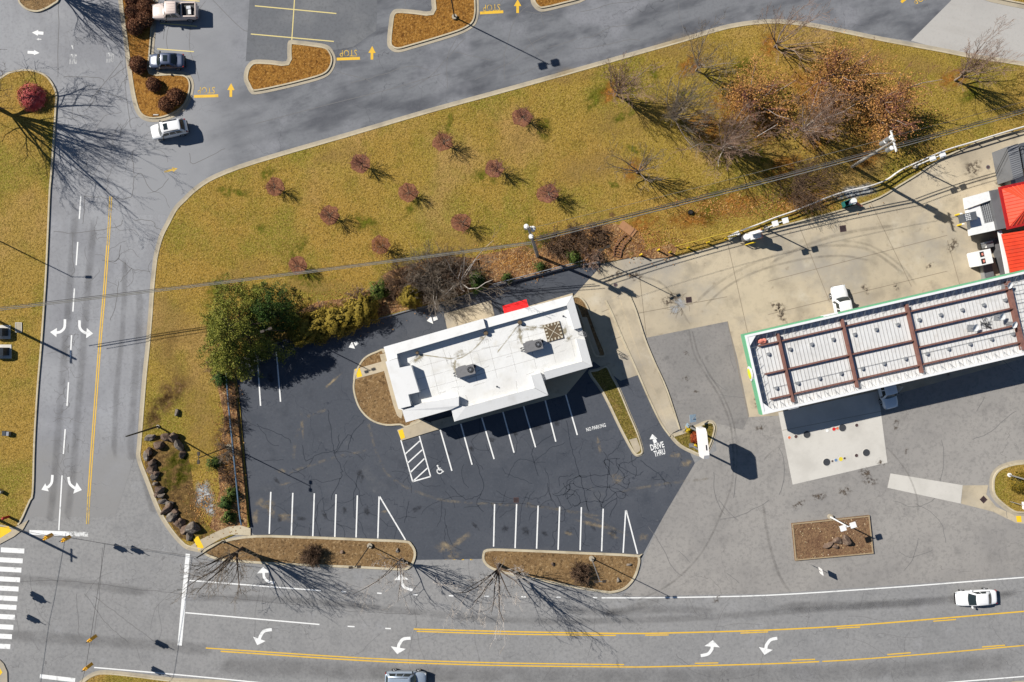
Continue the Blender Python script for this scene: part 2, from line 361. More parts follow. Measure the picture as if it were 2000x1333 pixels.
A_['tyre_dark'] = material('tyre_darkening', seen(96, 94, 94), rough=0.9, alpha=('band', 0.35, 0.2, 0.8, 0.36))
A_['tyre_mark'] = material('tyre_scuff', seen(84, 80, 76), rough=0.9, alpha=('band', 0.8, 0.25, 0.75, 0.28))
A_['wear'] = material('worn_sealcoat_sand', seen(176, 158, 128), [(1.5, 4, 0.45, 0.7, seen(140, 128, 110), 0.7)], rough=0.9, alpha=('blob', 0.9, 0.42, 0.66, 0.7))
A_['faint_wear'] = material('faint_worn_line', seen(150, 140, 124), rough=0.9, alpha=('band', 1.2, 0.45, 0.68, 0.45))
A_['oil'] = material('oil_stain', seen(96, 84, 72), rough=0.8, alpha=('blob', 2.2, 0.46, 0.6, 0.9))
A_['roof_stain'] = material('roof_water_stain', seen(150, 138, 106), rough=0.8, alpha=('blob', 1.3, 0.44, 0.62, 0.8))
A_['roof_line'] = material('roof_dirt_line', seen(176, 166, 140), rough=0.8, alpha=('band', 1.6, 0.3, 0.65, 0.85))
A_['roof_fold'] = material('roof_membrane_fold', seen(226, 224, 220), rough=0.7, alpha=('band', 0.6, 0.3, 0.6, 0.9))
A_['crack'] = material('tar_filled_crack', seen(50, 55, 64), rough=0.85)
A_['crack_road'] = material('open_crack', seen(116, 115, 115), rough=0.9)
A_['joint'] = material('concrete_joint', seen(140, 128, 110), rough=0.9)
A_['white_paint'] = material('white_road_paint', seen(238, 238, 236), [(1.4, 5, 0.55, 0.72, seen(170, 170, 170), 0.7), (4, 4, 0.6, 0.75, seen(150, 150, 150), 0.6)], rough=0.7)
A_['worn_white'] = material('worn_white_road_paint', seen(220, 220, 218), rough=0.8, alpha=('flat', 1.9, 0.36, 0.52, 1.0))
A_['yellow_paint'] = material('yellow_road_paint', seen(232, 186, 58), [(1.2, 5, 0.52, 0.7, seen(200, 162, 66), 0.7), (4, 4, 0.6, 0.75, seen(160, 140, 90), 0.6)], rough=0.7)
A_['worn_yellow'] = material('worn_yellow_road_paint', seen(214, 178, 84), rough=0.8, alpha=('flat', 1.6, 0.34, 0.52, 1.0))
A_['pale_yellow'] = material('pale_yellow_stall_paint', seen(222, 204, 138), rough=0.75)
A_['tactile'] = material('yellow_tactile_paving', seen(246, 202, 40), [(3, 4, 0.5, 0.7, seen(226, 180, 34), 0.6)], rough=0.75)

def plain(name, r, g, b, rough=0.5, metal=0.0, k=1.0, spec=0.4, coat=0.0, grain=0.12, sc=3.0):
    c = seen(r, g, b, k); d = tuple(v * (1 - grain * 2.2) for v in c[:3]) + (1,)
    return material(name, c, [(sc, 4, 0.42, 0.75, d, 0.75)], rough=rough, metal=metal, spec=spec, coat=coat)

# ------------------------------------------------------------------ the setting: ground, roads, lots, kerbs
A_['median'] = material('greenish_brown_grass', seen(122, 108, 50), [(0.5, 4, 0.45, 0.65, seen(92, 94, 34), 0.8), (0.9, 5, 0.5, 0.7, seen(142, 114, 72), 0.7), (4.2, 5, 0.46, 0.62, seen(164, 142, 86), 0.5), (5.0, 4, 0.47, 0.61, seen(70, 62, 28), 0.75)], rough=0.95, bump=(6, 5, 0.11), spec=0.1)
def structure(o): return tag(o, kind='structure')
def sheet(name, px, z, mat, parent=None):
    o = MB().sheet(GL(px), z).build(name, A_[mat], parent, normals=False)
    return structure(o) if parent is None else o
def slab(name, px, z, mat, z0=-0.03, parent=None):
    o = MB().prism(GL(px), z0, z).build(name, A_[mat], parent, normals=False)
    return structure(o) if parent is None else o

g = MB().sheet([(-1500, -1500), (1500, -1500), (1500, 1500), (-1500, 1500)], -0.06).build('ground', A_['lawn']); structure(g)
road = MB().sheet([(-110, -80), (110, -80), (110, 80), (-110, 80)], 0.0).build('road', A_['asphalt']); structure(road)
left_road = sheet('road', [(-400, -300), (245, -300), (245, 80), (258, 190), (283, 236), (420, 236), (560, 186), (640, 262), (500, 311), (421, 340), (339, 406), (301, 496), (284, 680), (267, 880), (225, 1010), (60, 1010), (-400, 1010)], 0.006, 'asphalt_left')
top_road = sheet('road', [(420, 420), (268, 420), (268, 225), (290, 60), (300, -300), (1980, -300), (1857, 2), (1779, 80), (1500, 40), (1421, 48), (1153, 125), (832, 214), (660, 270), (600, 330), (500, 400)], 0.010, 'asphalt_top')
stall_lot = sheet('parking_lot', [(480, 120), (500, -200), (745, -200), (735, 60), (690, 92), (650, 99), (610, 82), (564, 79), (558, 121)], 0.014, 'patch')
conc_road = sheet('road', [(1857, 2), (1779, 80), (1840, 97), (2060, 140), (2400, 220), (2400, -60), (1990, -240)], 0.014, 'concrete_grey')
station = sheet('forecourt', [(1263, 660), (1290, 760), (1330, 838), (1392, 826), (1400, 880), (1357, 905), (1300, 1000), (1262, 1080), (1246, 1130), (1215, 1165), (1500, 1160), (1883, 1134), (2400, 1090), (2400, 560), (1460, 560)], 0.006, 'asphalt_station')
lot = sheet('parking_lot', [(462, 726), (500, 684), (600, 652), (735, 624), (797, 607), (868, 590), (960, 561), (1102, 527), (1176, 516), (1130, 577), (1150, 700), (1212, 744), (1255, 730), (1300, 820), (1345, 880), (1357, 905), (1301, 1000), (1278, 1041), (1255, 1084), (1244, 1086), (950, 1074), (940, 1092), (812, 1094), (792, 1060), (500, 1049), (482, 1030)], 0.014, 'sealcoat')
slab_st = sheet('forecourt', [(1176, 516), (1237, 500), (1316, 503), (1383, 485), (1454, 458), (1500, 450), (1602, 423), (1666, 405), (1717, 387), (1755, 364), (1793, 341), (1816, 325), (1857, 302), (1934, 271), (2000, 256), (2500, 130), (2500, 560), (2000, 700), (1715, 780), (1520, 812), (1462, 815), (1428, 660), (1421, 628), (1263, 660), (1247, 612), (1212, 575), (1190, 592), (1212, 744), (1150, 700), (1120, 577), (1130, 577)], 0.018, 'concrete')
lane_conc = sheet('drive_lane', [(1122, 577), (1165, 530), (1200, 575), (1230, 650), (1255, 730), (1212, 744), (1160, 640), (1140, 600)], 0.022, 'concrete')
patch = sheet('forecourt', [(1263, 661), (1421, 629), (1440, 700), (1463, 812), (1450, 840), (1395, 826), (1330, 838), (1290, 760)], 0.022, 'patch')
A_['patch_st'] = material('grey_station_asphalt', seen(136, 133, 130), [(0.2, 4, 0.4, 0.7, seen(148, 144, 140), 0.8), (0.8, 5, 0.55, 0.8, seen(98, 96, 95), 0.7), (3, 5, 0.45, 0.7, seen(110, 108, 107), 0.4)], rough=0.9, bump=(9, 4, 0.01))
patch.data.materials[0] = A_['patch_st']
pad = sheet('tank_pad', [(1520, 806), (1715, 764), (1733, 904), (1548, 947)], 0.026, 'concrete_new')
strip = sheet('path', [(1739, 925), (1880, 948), (1876, 984), (1733, 953)], 0.026, 'concrete_new')
apron = sheet('path', [(1880, 948.5), (1930, 948), (1926, 966), (1945, 990), (1976, 1004), (2200, 1010), (2200, 1040), (1985, 1022), (1940, 1000), (1877, 984)], 0.022, 'concrete')
drive_pad = sheet('drive_lane', [(867, 613), (959, 587), (967, 622), (874, 646)], 0.022, 'concrete')
pad_joint = MB()
for a, b in (((1528, 841), (1724, 803)),): strip_mesh(pad_joint, GL([a, b]), 0.05, 0.031)
pad_joint.build('joint', A_['joint'], pad, normals=False)
jm = MB()
for a, b in (((1247, 612), (1420, 580)), ((1247, 520), (1262, 655)), ((1500, 615), (1850, 530)), ((1850, 470), (1875, 560)), ((1420, 470), (1460, 650)), ((1560, 440), (1620, 590)), ((1700, 395), (1780, 560)), ((1180, 545), (1247, 612)), ((1500, 550), (1850, 460)), ((1462, 815), (1421, 628)), ((1175, 610), (1222, 590)), ((1195, 665), (1236, 648)), ((1213, 700), (1245, 690))):
    strip_mesh(jm, GL([a, b]), 0.06, 0.027)
jm.build('joint', A_['joint'], slab_st, normals=False)

def kerbed(name_fill, px, fill_mat, closed=True, inside=1, gutter=0.4, kw=0.17, kh=0.15, sub=4, zf=0.11, kerb_part=None, skip_fill=False, smooth=True, km='kerb'):
    """kerb ring traced on its outer (gutter) edge in photo pixels; inside=+1 when the island lies to the left of the world polyline"""
    pl = smooth_line(px, sub, closed) if smooth else list(px)
    P = [(p.x, p.y) for p in GL(pl)]
    if closed:
        ar = sum(P[i][0] * P[(i + 1) % len(P)][1] - P[(i + 1) % len(P)][0] * P[i][1] for i in range(len(P)))
        inside = 1 if ar > 0 else -1
    k = thing('kerb', None, None); structure(k)
    if gutter > 0.02:
        m = MB(); strip_mesh(m, offset(P, inside * gutter / 2, closed), gutter, 0.034, closed); m.build('gutter', A_['gutter'], k, normals=False)
    m = MB(); strip_mesh(m, offset(P, inside * (gutter + kw / 2), closed), kw, 0.0, closed, kh); m.build('kerb_stone', A_[km], k)
    inner = offset(P, inside * (gutter + kw * 0.6), closed)
    if not skip_fill and closed:
        structure(MB().prism(inner, -0.03, zf).build(name_fill, A_[fill_mat], normals=False))
    return inner

lawn_edge = [(2120, 146), (2000, 121), (1900, 106), (1839, 94), (1730, 74), (1633, 54), (1564, 42), (1500, 38), (1421, 48), (1332, 74), (1230, 103), (1153, 125), (1000, 168), (832, 214), (679, 259), (500, 311), (421, 340), (383, 363), (357, 387), (339, 406), (324, 434), (311, 460), (301, 496), (297, 524), (293, 564), (290, 610), (284, 680), (278, 737), (270, 839), (267, 877), (266, 890), (271, 910), (283, 940), (296, 975), (309, 1005), (324, 1030), (339, 1050), (350, 1062), (364, 1073), (393, 1080)]
inner = kerbed('lawn', lawn_edge, 'lawn', closed=False, inside=1, gutter=0.42, kw=0.17, skip_fill=True, sub=3)
south = GL([(400, 1068), (440, 1052), (480, 1036), (489, 1028), (484, 960), (470, 800), (461, 731), (470, 700), (500, 682), (600, 650), (735, 623), (797, 606), (868, 589), (960, 560), (1102, 526), (1176, 515), (1237, 502), (1316, 502), (1383, 484), (1454, 457), (1500, 449), (1602, 422), (1666, 404), (1717, 386), (1755, 363), (1793, 340), (1816, 324), (1857, 301), (1934, 270), (2000, 255), (2120, 225)])
lawn = structure(MB().prism(inner + [(p.x, p.y) for p in south], -0.03, 0.11).build('lawn', A_['lawn'], normals=False))
# kerb along the station side of the lawn
m = MB(); kp = [(p.x, p.y) for p in GL(smooth_line([(1500, 449), (1602, 422), (1666, 404), (1717, 386), (1755, 363), (1793, 340), (1816, 324), (1857, 301), (1934, 270), (2000, 255), (2120, 225)], 3))]
strip_mesh(m, kp, 0.18, 0.0, False, 0.17); k = thing('kerb', None, None); structure(k); m.build('kerb_stone', A_['kerb'], k)
# shrub beds laid over the lawn
sheet('leaf_bed', [(930, 500), (1000, 487), (1060, 470), (1140, 446), (1200, 437), (1250, 452), (1262, 480), (1250, 500), (1176, 514), (1102, 525), (960, 559), (945, 560)], 0.115, 'litter')
sheet('leaf_bed', [(575, 660), (560, 620), (620, 590), (700, 580), (760, 530), (860, 500), (935, 505), (945, 560), (868, 587), (797, 604), (735, 621), (600, 648)], 0.115, 'litter')
sheet('leaf_bed', [(455, 735), (420, 730), (440, 820), (425, 900), (430, 960), (410, 1030), (440, 1050), (484, 1028), (480, 950), (468, 800)], 0.115, 'litter')
A_['bed_dark'] = material('dark_leaf_litter', seen(104, 82, 48), [(0.25, 4, 0.42, 0.7, seen(120, 106, 44), 0.8), (1.5, 5, 0.48, 0.66, seen(70, 52, 34), 0.8), (3.2, 4, 0.5, 0.66, seen(160, 128, 80), 0.6)], rough=0.95, bump=(3.6, 5, 0.14), spec=0.1)  # darker brown litter for the bed around the boulders
sheet('leaf_bed', [(283, 905), (310, 850), (350, 850), (372, 905), (380, 960), (400, 1020), (420, 1040), (385, 1062), (352, 1050), (325, 1010), (300, 960)], 0.119, 'bed_dark')

sheet('leaf_bed', [(1237, 500), (1245, 494), (1310, 476), (1322, 484), (1316, 502), (1275, 506)], 0.117, 'litter')
# left verge
vp = [(-10, 156), (0, 153), (20, 141), (51, 136), (76, 140), (94, 150), (107, 168), (113, 186), (112, 204), (109, 255), (103, 340), (100, 373), (97, 442), (93, 531), (89, 595), (83, 680), (76, 762), (70, 864), (67, 961), (61, 978), (54, 994), (46, 1012), (38, 1026)]
vin = kerbed('lawn', vp[::-1], 'verge', closed=False, inside=1, gutter=0.02, kw=0.2, kh=0.14, skip_fill=True, sub=3)
vleft = GL([(-10, 156), (-60, 170), (-500, 160), (-500, 1020), (0, 1024), (30, 1030)])
structure(MB().prism(vin + [(p.x, p.y) for p in vleft], -0.03, 0.11).build('lawn', A_['verge'], normals=False))
slab('pavement', [(36, 1027), (56, 1016), (46, 1034), (28, 1048), (0, 1063), (-300, 1080), (-300, 1022), (0, 1023)], 0.10, 'concrete')
sheet('tactile_paving', [(-6, 1030), (18, 1028), (24, 1037), (3, 1050), (-6, 1052)], 0.106, 'tactile')
slab('pavement', [(-200, 1260), (0, 1288), (8, 1296), (15, 1312), (16, 1350), (-200, 1350)], 0.10, 'concrete')
sheet('tactile_paving', [(-10, 1296), (0, 1303), (6, 1313), (0, 1320), (-10, 1316)], 0.106, 'tactile')

# planted islands
kerbed('island_bed', [(36, -40), (36, 0), (43, 13), (56, 22), (74, 25), (92, 19), (107, 10), (117, 0), (125, -40)], 'bark', gutter=0.02, kw=0.2)
kerbed('island_bed', [(229, -40), (231, 0), (241, 77), (251, 153), (258, 194), (267, 222), (283, 236), (306, 239), (332, 233), (357, 219), (372, 199), (379, 173), (377, 156), (369, 145), (355, 140), (330, 139), (299, 138), (300, 110), (306, 38), (309, 0), (310, -40)], 'mulch', gutter=0.42, kw=0.16, sub=3)
kerbed('island_bed', [(482, 170), (476, 155), (479, 135), (488, 122), (500, 117), (530, 118), (559, 120), (561, 100), (564, 80), (585, 80), (610, 83), (638, 88), (650, 99), (656, 117), (650, 138), (633, 153), (589, 166), (538, 178), (500, 185), (489, 182)], 'mulch', gutter=0.4, sub=3)
kerbed('island_bed', [(843, -40), (842, 0), (841, 22), (810, 20), (775, 18), (764, 26), (760, 41), (756, 84), (763, 98), (778, 103), (806, 96), (883, 73), (913, 61), (929, 48), (935, 28), (935, 0), (934, -40)], 'mulch', gutter=0.4, sub=3)
kerbed('island_bed', [(1034, -40), (1036, 0), (1041, 13), (1051, 22), (1064, 23), (1102, 14), (1145, 0), (1180, -40)], 'mulch', gutter=0.4, sub=3)
kerbed('lawn', [(1905, -40), (1910, -4), (2000, 18), (2060, 30), (2060, -40)], 'verge', gutter=0.5, sub=3)
# building island, west end
kerbed('island_bed', [(765, 690), (750, 681), (735, 686), (719, 693), (707, 703), (696, 722), (690, 745), (690, 765), (698, 792), (712, 812), (730, 825), (755, 832), (782, 831), (795, 835), (830, 815), (820, 760), (790, 700)], 'bark', gutter=0.02, kw=0.2, sub=3)
# walks round the building
slab('pavement', [(692, 722), (748, 706), (754, 724), (690, 742)], 0.13, 'concrete')
slab('pavement', [(742, 693), (753, 690), (787, 808), (784, 818), (776, 812), (768, 790)], 0.136, 'concrete')
slab('pavement', [(776, 840), (800, 831), (802, 826), (820, 818), (842, 826), (849, 841), (784, 861)], 0.13, 'concrete')
slab('pavement', [(842, 824), (990, 782), (1062, 760), (1062, 735), (1150, 706), (1136, 620), (1146, 620), (1171, 692), (1106, 771), (849, 841)], 0.142, 'concrete')
slab('pavement', [(745, 684), (960, 620), (1118, 573), (1119, 578), (960, 626), (748, 690)], 0.142, 'concrete')
sheet('tactile_paving', [(694, 721), (703, 719), (708, 735), (698, 738)], 0.139, 'tactile')
sheet('tactile_paving', [(778, 841), (787, 838.5), (791.5, 855), (783.5, 858.5)], 0.139, 'tactile')
# east planting strip behind the building and the drive through island
kerbed('island_bed', [(1108, 590), (1122, 578), (1135, 581), (1146, 594), (1154, 614), (1168, 652), (1184, 693), (1168, 698), (1158, 690), (1140, 640), (1125, 600)], 'bark', gutter=0.02, kw=0.2, sub=3)
kerbed('lawn', [(1148, 728), (1166, 720), (1186, 713), (1198, 734), (1212, 760), (1232, 808), (1248, 846), (1257, 878), (1255, 888), (1246, 892), (1238, 889), (1228, 874), (1208, 836), (1176, 770)], 'median', gutter=0.16, kw=0.17, sub=3)
slab('pavement', [(1228.5, 859), (1243, 855), (1250, 874), (1250, 880), (1244, 885), (1240, 884)], 0.12, 'concrete')
# long raised walk between drive lane and forecourt
slab('pavement', [(1209, 578), (1228, 570), (1240, 606), (1258, 662), (1276, 706), (1300, 762), (1326, 839), (1313, 846), (1300, 822), (1279, 766), (1255, 712), (1234, 656), (1216, 600)], 0.14, 'concrete')
m = MB(); strip_mesh(m, [(p.x, p.y) for p in GL(smooth_line([(1183, 588), (1195, 612), (1216, 662), (1240, 716), (1266, 776), (1290, 826), (1308, 852)], 4))], 0.2, 0.0, False, 0.15)
strip_mesh(m, [(p.x, p.y) for p in GL(smooth_line([(1226, 571), (1241, 606), (1259, 662), (1277, 706), (1302, 762), (1327, 839)], 4))], 0.18, 0.0, False, 0.17)
k = structure(thing('kerb', None, None)); m.build('kerb_stone', A_['kerb'], k)
slab('pavement', [(1183, 590), (1212, 578), (1218, 600), (1236, 656), (1257, 712), (1281, 766), (1302, 822), (1314, 846), (1308, 852), (1290, 826), (1266, 776), (1240, 716), (1216, 662), (1195, 612)], 0.09, 'concrete')
kerbed('lawn', [(1308, 850), (1330, 842), (1358, 830), (1380, 821), (1393, 822), (1400, 834), (1397, 852), (1390, 872), (1380, 888), (1366, 892), (1350, 886), (1330, 876), (1316, 864)], 'median', gutter=0.25, kw=0.17, sub=3)
# street islands
kerbed('island_bed', [(400, 1072), (440, 1054), (500, 1045), (600, 1047), (720, 1052), (791, 1055), (805, 1062), (813, 1078), (810, 1096), (800, 1110), (780, 1114), (700, 1110), (560, 1104), (440, 1096), (402, 1084)], 'bark', gutter=0.02, kw=0.28, sub=3)
kerbed('island_bed', [(952, 1072), (1000, 1072), (1120, 1077), (1244, 1083), (1250, 1090), (1249, 1105), (1240, 1130), (1222, 1150), (1200, 1158), (1180, 1158), (1120, 1148), (1040, 1132), (1000, 1124), (960, 1112), (944, 1098), (942, 1082)], 'bark', gutter=0.02, kw=0.28, sub=3)
slab('pavement', [(364, 1072), (392, 1054), (420, 1040), (446, 1029), (452, 1044), (428, 1054), (404, 1068), (392, 1078)], 0.13, 'concrete')
sheet('tactile_paving', [(378, 1051), (388, 1047), (399, 1069), (389, 1075)], 0.136, 'tactile')
slab('pavement', [(446, 1029), (470, 1026), (490, 1032), (490, 1046), (452, 1044)], 0.12, 'kerb')
# corner verge at the bottom edge and lower right
kerbed('lawn', [(150, 1400), (152, 1340), (162, 1326), (180, 1314), (205, 1309), (260, 1314), (340, 1324), (480, 1337), (480, 1400)], 'verge', gutter=0.3, kw=0.17, sub=3)
kerbed('lawn', [(2100, 895), (2000, 898), (1965, 904), (1945, 914), (1934, 930), (1932, 952), (1936, 970), (1950, 986), (1975, 1004), (2000, 1008), (2100, 1008)], 'verge', gutter=0.35, kw=0.2, sub=3)
kerbed('lawn', [(1900, 1400), (1960, 1338), (2000, 1330), (2100, 1320), (2100, 1400)], 'verge', gutter=0.3, kw=0.17, sub=2)
sheet('tactile_paving', [(1984, 1008), (1994, 1008), (1995, 1020), (1986, 1020)], 0.03, 'tactile')
structure(uv_blobs('gravel_bed', [(*G(400, 968)[:2], 1.2, 2.6, 0.15), (*G(408, 990)[:2], 1.1, 1.3, 0.0), (*G(1670, 376)[:2], 2.9, 1.25, 0.3)], 0.124, A_['gravel'], seed=3))

# marks, wear and litter on the surfaces
def PX(l, sub=4): return [(p.x, p.y) for p in GL(smooth_line(l, sub))]
lawn_marks = [(1440, 210, 70, 55), (1600, 180, 85, 60), (1720, 230, 90, 60), (1500, 240, 60, 40), (1420, 400, 110, 26), (1560, 395, 80, 22), (1250, 440, 45, 24), (1350, 430, 60, 24), (1600, 260, 60, 40), (1380, 250, 50, 40), (1530, 330, 60, 30), (1690, 310, 40, 30)]
uv_blobs('leaf_litter', [(*G(x, y)[:2], a / 16, b / 16, 0.2) for x, y, a, b in lawn_marks], 0.119, A_['litter_alpha'], lawn, 5)
rr = random.Random(4); gm = []
for _ in range(46):
    x, y = rr.uniform(310, 1500), rr.uniform(120, 600)
    if y > 330 - (x - 420) * 0.26 + 25 and y < 590 - (x - 400) * 0.14: gm.append((*G(x, y)[:2], rr.uniform(0.8, 3.2), rr.uniform(0.6, 1.8), rr.uniform(0, 3)))
for x, y in ((1165, 40 + 150), (1560, 340), (1800, 250), (1900, 180), (340, 910), (345, 940), (350, 900), (360, 925)): gm.append((*G(x, y)[:2], 2.6, 1.4, 0.6))
uv_blobs('dry_patch', [(*G(x, y)[:2], a / 16, b / 16, r) for x, y, a, b, r in ((340, 640, 60, 110, 0), (390, 800, 60, 120, 0.1), (330, 720, 40, 80, 0), (420, 700, 30, 50, 0), (1230, 230, 110, 60, 0.3), (1150, 330, 80, 50, 0.2), (1000, 280, 60, 30, 0.4), (620, 560, 120, 26, -0.1), (900, 470, 90, 26, 0), (470, 540, 60, 40, 0.3), (1350, 100, 90, 40, 0.2), (1750, 120, 120, 30, -0.2), (660, 300, 50, 26, 0.3), (1120, 150, 70, 24, 0.3))], 0.1205, A_['tan_alpha'], lawn, 13)
uv_blobs('grass_patch', gm, 0.122, A_['green_alpha'], lawn, 7)
uv_blobs('bare_patch', [(*G(x, y)[:2], a / 16, b / 16, r) for x, y, a, b, r in ((320, 790, 45, 26, 0.9), (340, 760, 40, 30, 0.8), (1225, 448, 22, 9, -0.8), (380, 985, 18, 40, 0.2), (395, 960, 14, 20, 0), (435, 880, 20, 60, 0.1), (1195, 420, 10, 6, -0.6), (300, 820, 20, 30, 0))], 0.122, A_['dirt_alpha'], lawn, 9)
uv_strip('wheel_track', [{'p': PX(l), 'w': w} for l, w in (
    ([(360, 1167), (560, 1172), (760, 1190), (1000, 1212), (1300, 1210), (1600, 1190), (2000, 1160)], 1.2),
    ([(420, 1300), (600, 1308), (900, 1318), (1300, 1322), (1700, 1312), (2000, 1290)], 3.0),
    ([(0, 1240), (150, 1250), (330, 1262), (420, 1272)], 2.0), ([(0, 1130), (150, 1140), (300, 1160)], 1.6),
    ([(1100, 1190), (1200, 1196), (1300, 1190), (1400, 1196)], 1.4), ([(1500, 1185), (1750, 1180), (2000, 1160)], 1.6))], 1.5, 0.008, A_['tyre_dark'], road)
uv_strip('wheel_track', [{'p': PX(l), 'w': w} for l, w in (
    ([(150, 380), (130, 640), (105, 950), (95, 1020)], 1.3), ([(185, 420), (165, 640), (145, 900), (130, 1020)], 1.3), ([(245, 500), (240, 640), (228, 760), (222, 900)], 1.0),
    ([(275, 560), (268, 700), (256, 860), (262, 900)], 1.4), ([(300, 1005), (285, 950), (272, 880), (285, 650)], 1.0))], 1.5, 0.010, A_['tyre_dark'], left_road)
uv_strip('tyre_mark', [{'p': PX(l), 'w': w} for l, w in (
    ([(1345, 640), (1355, 690), (1380, 735), (1405, 775), (1425, 825), (1432, 880), (1430, 940), (1410, 1000), (1370, 1080), (1310, 1140), (1240, 1175)], 0.35),
    ([(1352, 645), (1363, 690), (1388, 735), (1413, 775), (1432, 825), (1439, 880), (1437, 940)], 0.3),
    ([(1300, 1165), (1260, 1180), (1220, 1192), (1180, 1200)], 1.3), ([(1490, 900), (1510, 880), (1535, 865)], 0.3), ([(1730, 872), (1755, 900), (1775, 930), (1790, 970), (1793, 1010)], 0.3), ([(1490, 980), (1500, 1050), (1520, 1120), (1545, 1160)], 0.5))], 0.3, 0.027, A_['tyre_mark'], station)
uv_strip('tyre_mark', [{'p': PX(l), 'w': w} for l, w in (
    ([(1360, 590), (1400, 555), (1460, 520), (1530, 495), (1620, 480), (1700, 490), (1770, 540)], 0.5), ([(1375, 600), (1420, 560), (1480, 530), (1560, 508), (1640, 500), (1700, 510)], 0.4), ([(1500, 515), (1600, 470), (1680, 450), (1760, 440)], 0.6), ([(1250, 540), (1300, 560), (1350, 640)], 0.4),
    ([(1520, 600), (1545, 650), (1560, 700)], 0.4), ([(1640, 470), (1700, 480), (1760, 520), (1790, 560)], 0.4))], 0.3, 0.029, A_['tyre_mark'], slab_st)
uv_blobs('oil_stain', [(*G(x, y)[:2], a / 16, b / 16, r) for x, y, a, b, r in ((1815, 520, 12, 6, 0.7), (1690, 565, 10, 12, 0), (1750, 560, 6, 12, 0.2), (1525, 615, 12, 22, 0.3), (1520, 600, 22, 14, 0), (1860, 480, 14, 20, 0), (1310, 585, 24, 18, 0.2), (1900, 330, 30, 16, 0.3), (1960, 350, 20, 22, 0.3), (1200, 540, 24, 10, 0.5), (1480, 780, 10, 18, 0), (1240, 540, 20, 14, 0))], 0.031, A_['oil'], slab_st, 3)
uv_blobs('oil_stain', [(*G(x, y)[:2], a / 16, b / 16, r) for x, y, a, b, r in ((1700, 940, 20, 10, 0.4), (1600, 970, 26, 8, 0.2), (1650, 960, 20, 10, 0.2), (1560, 985, 20, 8, 0.3), (1690, 925, 16, 14, 0.6), (1750, 830, 8, 12, 0), (1485, 835, 12, 8, 0), (1720, 905, 10, 12, 0), (1770, 880, 5, 9, 0), (1850, 720, 8, 20, 0), (1400, 1170, 14, 8, 0.6), (1340, 740, 10, 8, 0), (1340, 690, 8, 6, 0), (1360, 765, 6, 4, 0))], 0.028, A_['oil'], station, 5)
uv_blobs('sand_wear', [(*G(x, y)[:2], a / 16, b / 16, r) for x, y, a, b, r in ((900, 1055, 30, 9, 0.7), (870, 1070, 26, 14, 0.1), (885, 1085, 22, 9, 0), (528, 990, 12, 26, 0), (515, 985, 18, 14, 0.3), (550, 920, 12, 5, 0.2), (555, 945, 12, 5, 0.2), (1160, 1025, 44, 6, -0.2), (1255, 1050, 16, 8, 0.5), (1205, 935, 16, 12, 0.4), (1170, 870, 5, 20, 0.3), (1320, 890, 12, 9, 0), (650, 745, 26, 4, 0.7), (590, 830, 5, 26, 0.1), (1110, 1042, 14, 4, -0.2), (1340, 905, 14, 10, 0), (750, 1000, 8, 4, 0), (1262, 760, 4, 14, 0.1), (1195, 1045, 20, 5, -0.4), (560, 1010, 22, 12, 0.2), (500, 1010, 10, 22, 0))], 0.020, A_['wear'], lot, 11)
uv_strip('worn_arc', [{'p': PX(l), 'w': w} for l, w in (([(718, 822), (728, 860), (738, 890), (755, 925), (790, 950), (820, 963), (870, 978), (960, 985), (1050, 990), (1140, 1005), (1230, 1050)], 0.5), ([(560, 925), (650, 895), (720, 880)], 0.5), ([(640, 800), (600, 815), (580, 850), (572, 900)], 0.6), ([(1000, 975), (1060, 990), (1180, 1010)], 0.5), ([(1210, 960), (1300, 945), (1390, 935)], 0.5))], 0.5, 0.021, A_['faint_wear'], lot)

_r = random.Random(8)
uv_blobs('oil_drip', [(*G(x + _r.uniform(-6, 6), y + _r.uniform(-8, 8))[:2], _r.uniform(0.3, 0.8), _r.uniform(0.3, 0.9), _r.uniform(0, 3)) for x, y in ([(550 + 42 * i, 1005) for i in range(5)] + [(985 + 42 * i, 1035) for i in range(6)] + [(880 + 41 * i, 885 - 11 * i) for i in range(6)] + [(530, 740), (545, 945), (700, 930), (820, 1000), (930, 1020)])], 0.0195, A_['oil_dark'], lot, 21)
# cracks
def walk(rng, x, y, a, length, step=0.55, wob=0.5, drift=0.0):
    pts = [(x, y)]
    for _ in range(int(length / step)):
        a += rng.gauss(drift, wob * 0.55); 
        x += step * math.cos(a); y += step * math.sin(a); pts.append((x, y)); a = a * 0.98
    return pts
rng = random.Random(21); mb = MB()
lines = [[(560, 930), (600, 912), (615, 890), (655, 880), (662, 850)], [(640, 800), (648, 850), (655, 890), (668, 920), (660, 945), (645, 975)], [(690, 860), (680, 850), (655, 885)], [(715, 820), (690, 845), (680, 878)], [(1105, 820), (1115, 870), (1130, 920), (1140, 960), (1150, 1000)], [(1190, 900), (1185, 960), (1175, 990), (1205, 975), (1190, 1010)],
         [(1080, 850), (1040, 880), (1050, 930)], [(930, 905), (945, 950), (930, 980), (945, 1000)], [(880, 950), (910, 975), (940, 965)], [(1130, 930), (1190, 925), (1180, 900), (1210, 895)], [(1250, 900), (1290, 930), (1300, 950)], [(700, 930), (690, 980), (700, 1030)], [(800, 980), (790, 1020)], [(590, 870), (597, 900), (610, 895)], [(500, 830), (550, 850), (570, 865)]]
for ln in lines: strip_mesh(mb, [(p.x + rng.gauss(0, 0.06), p.y + rng.gauss(0, 0.06)) for p in GL(smooth_line(ln, 6))], 0.085, 0.0175)
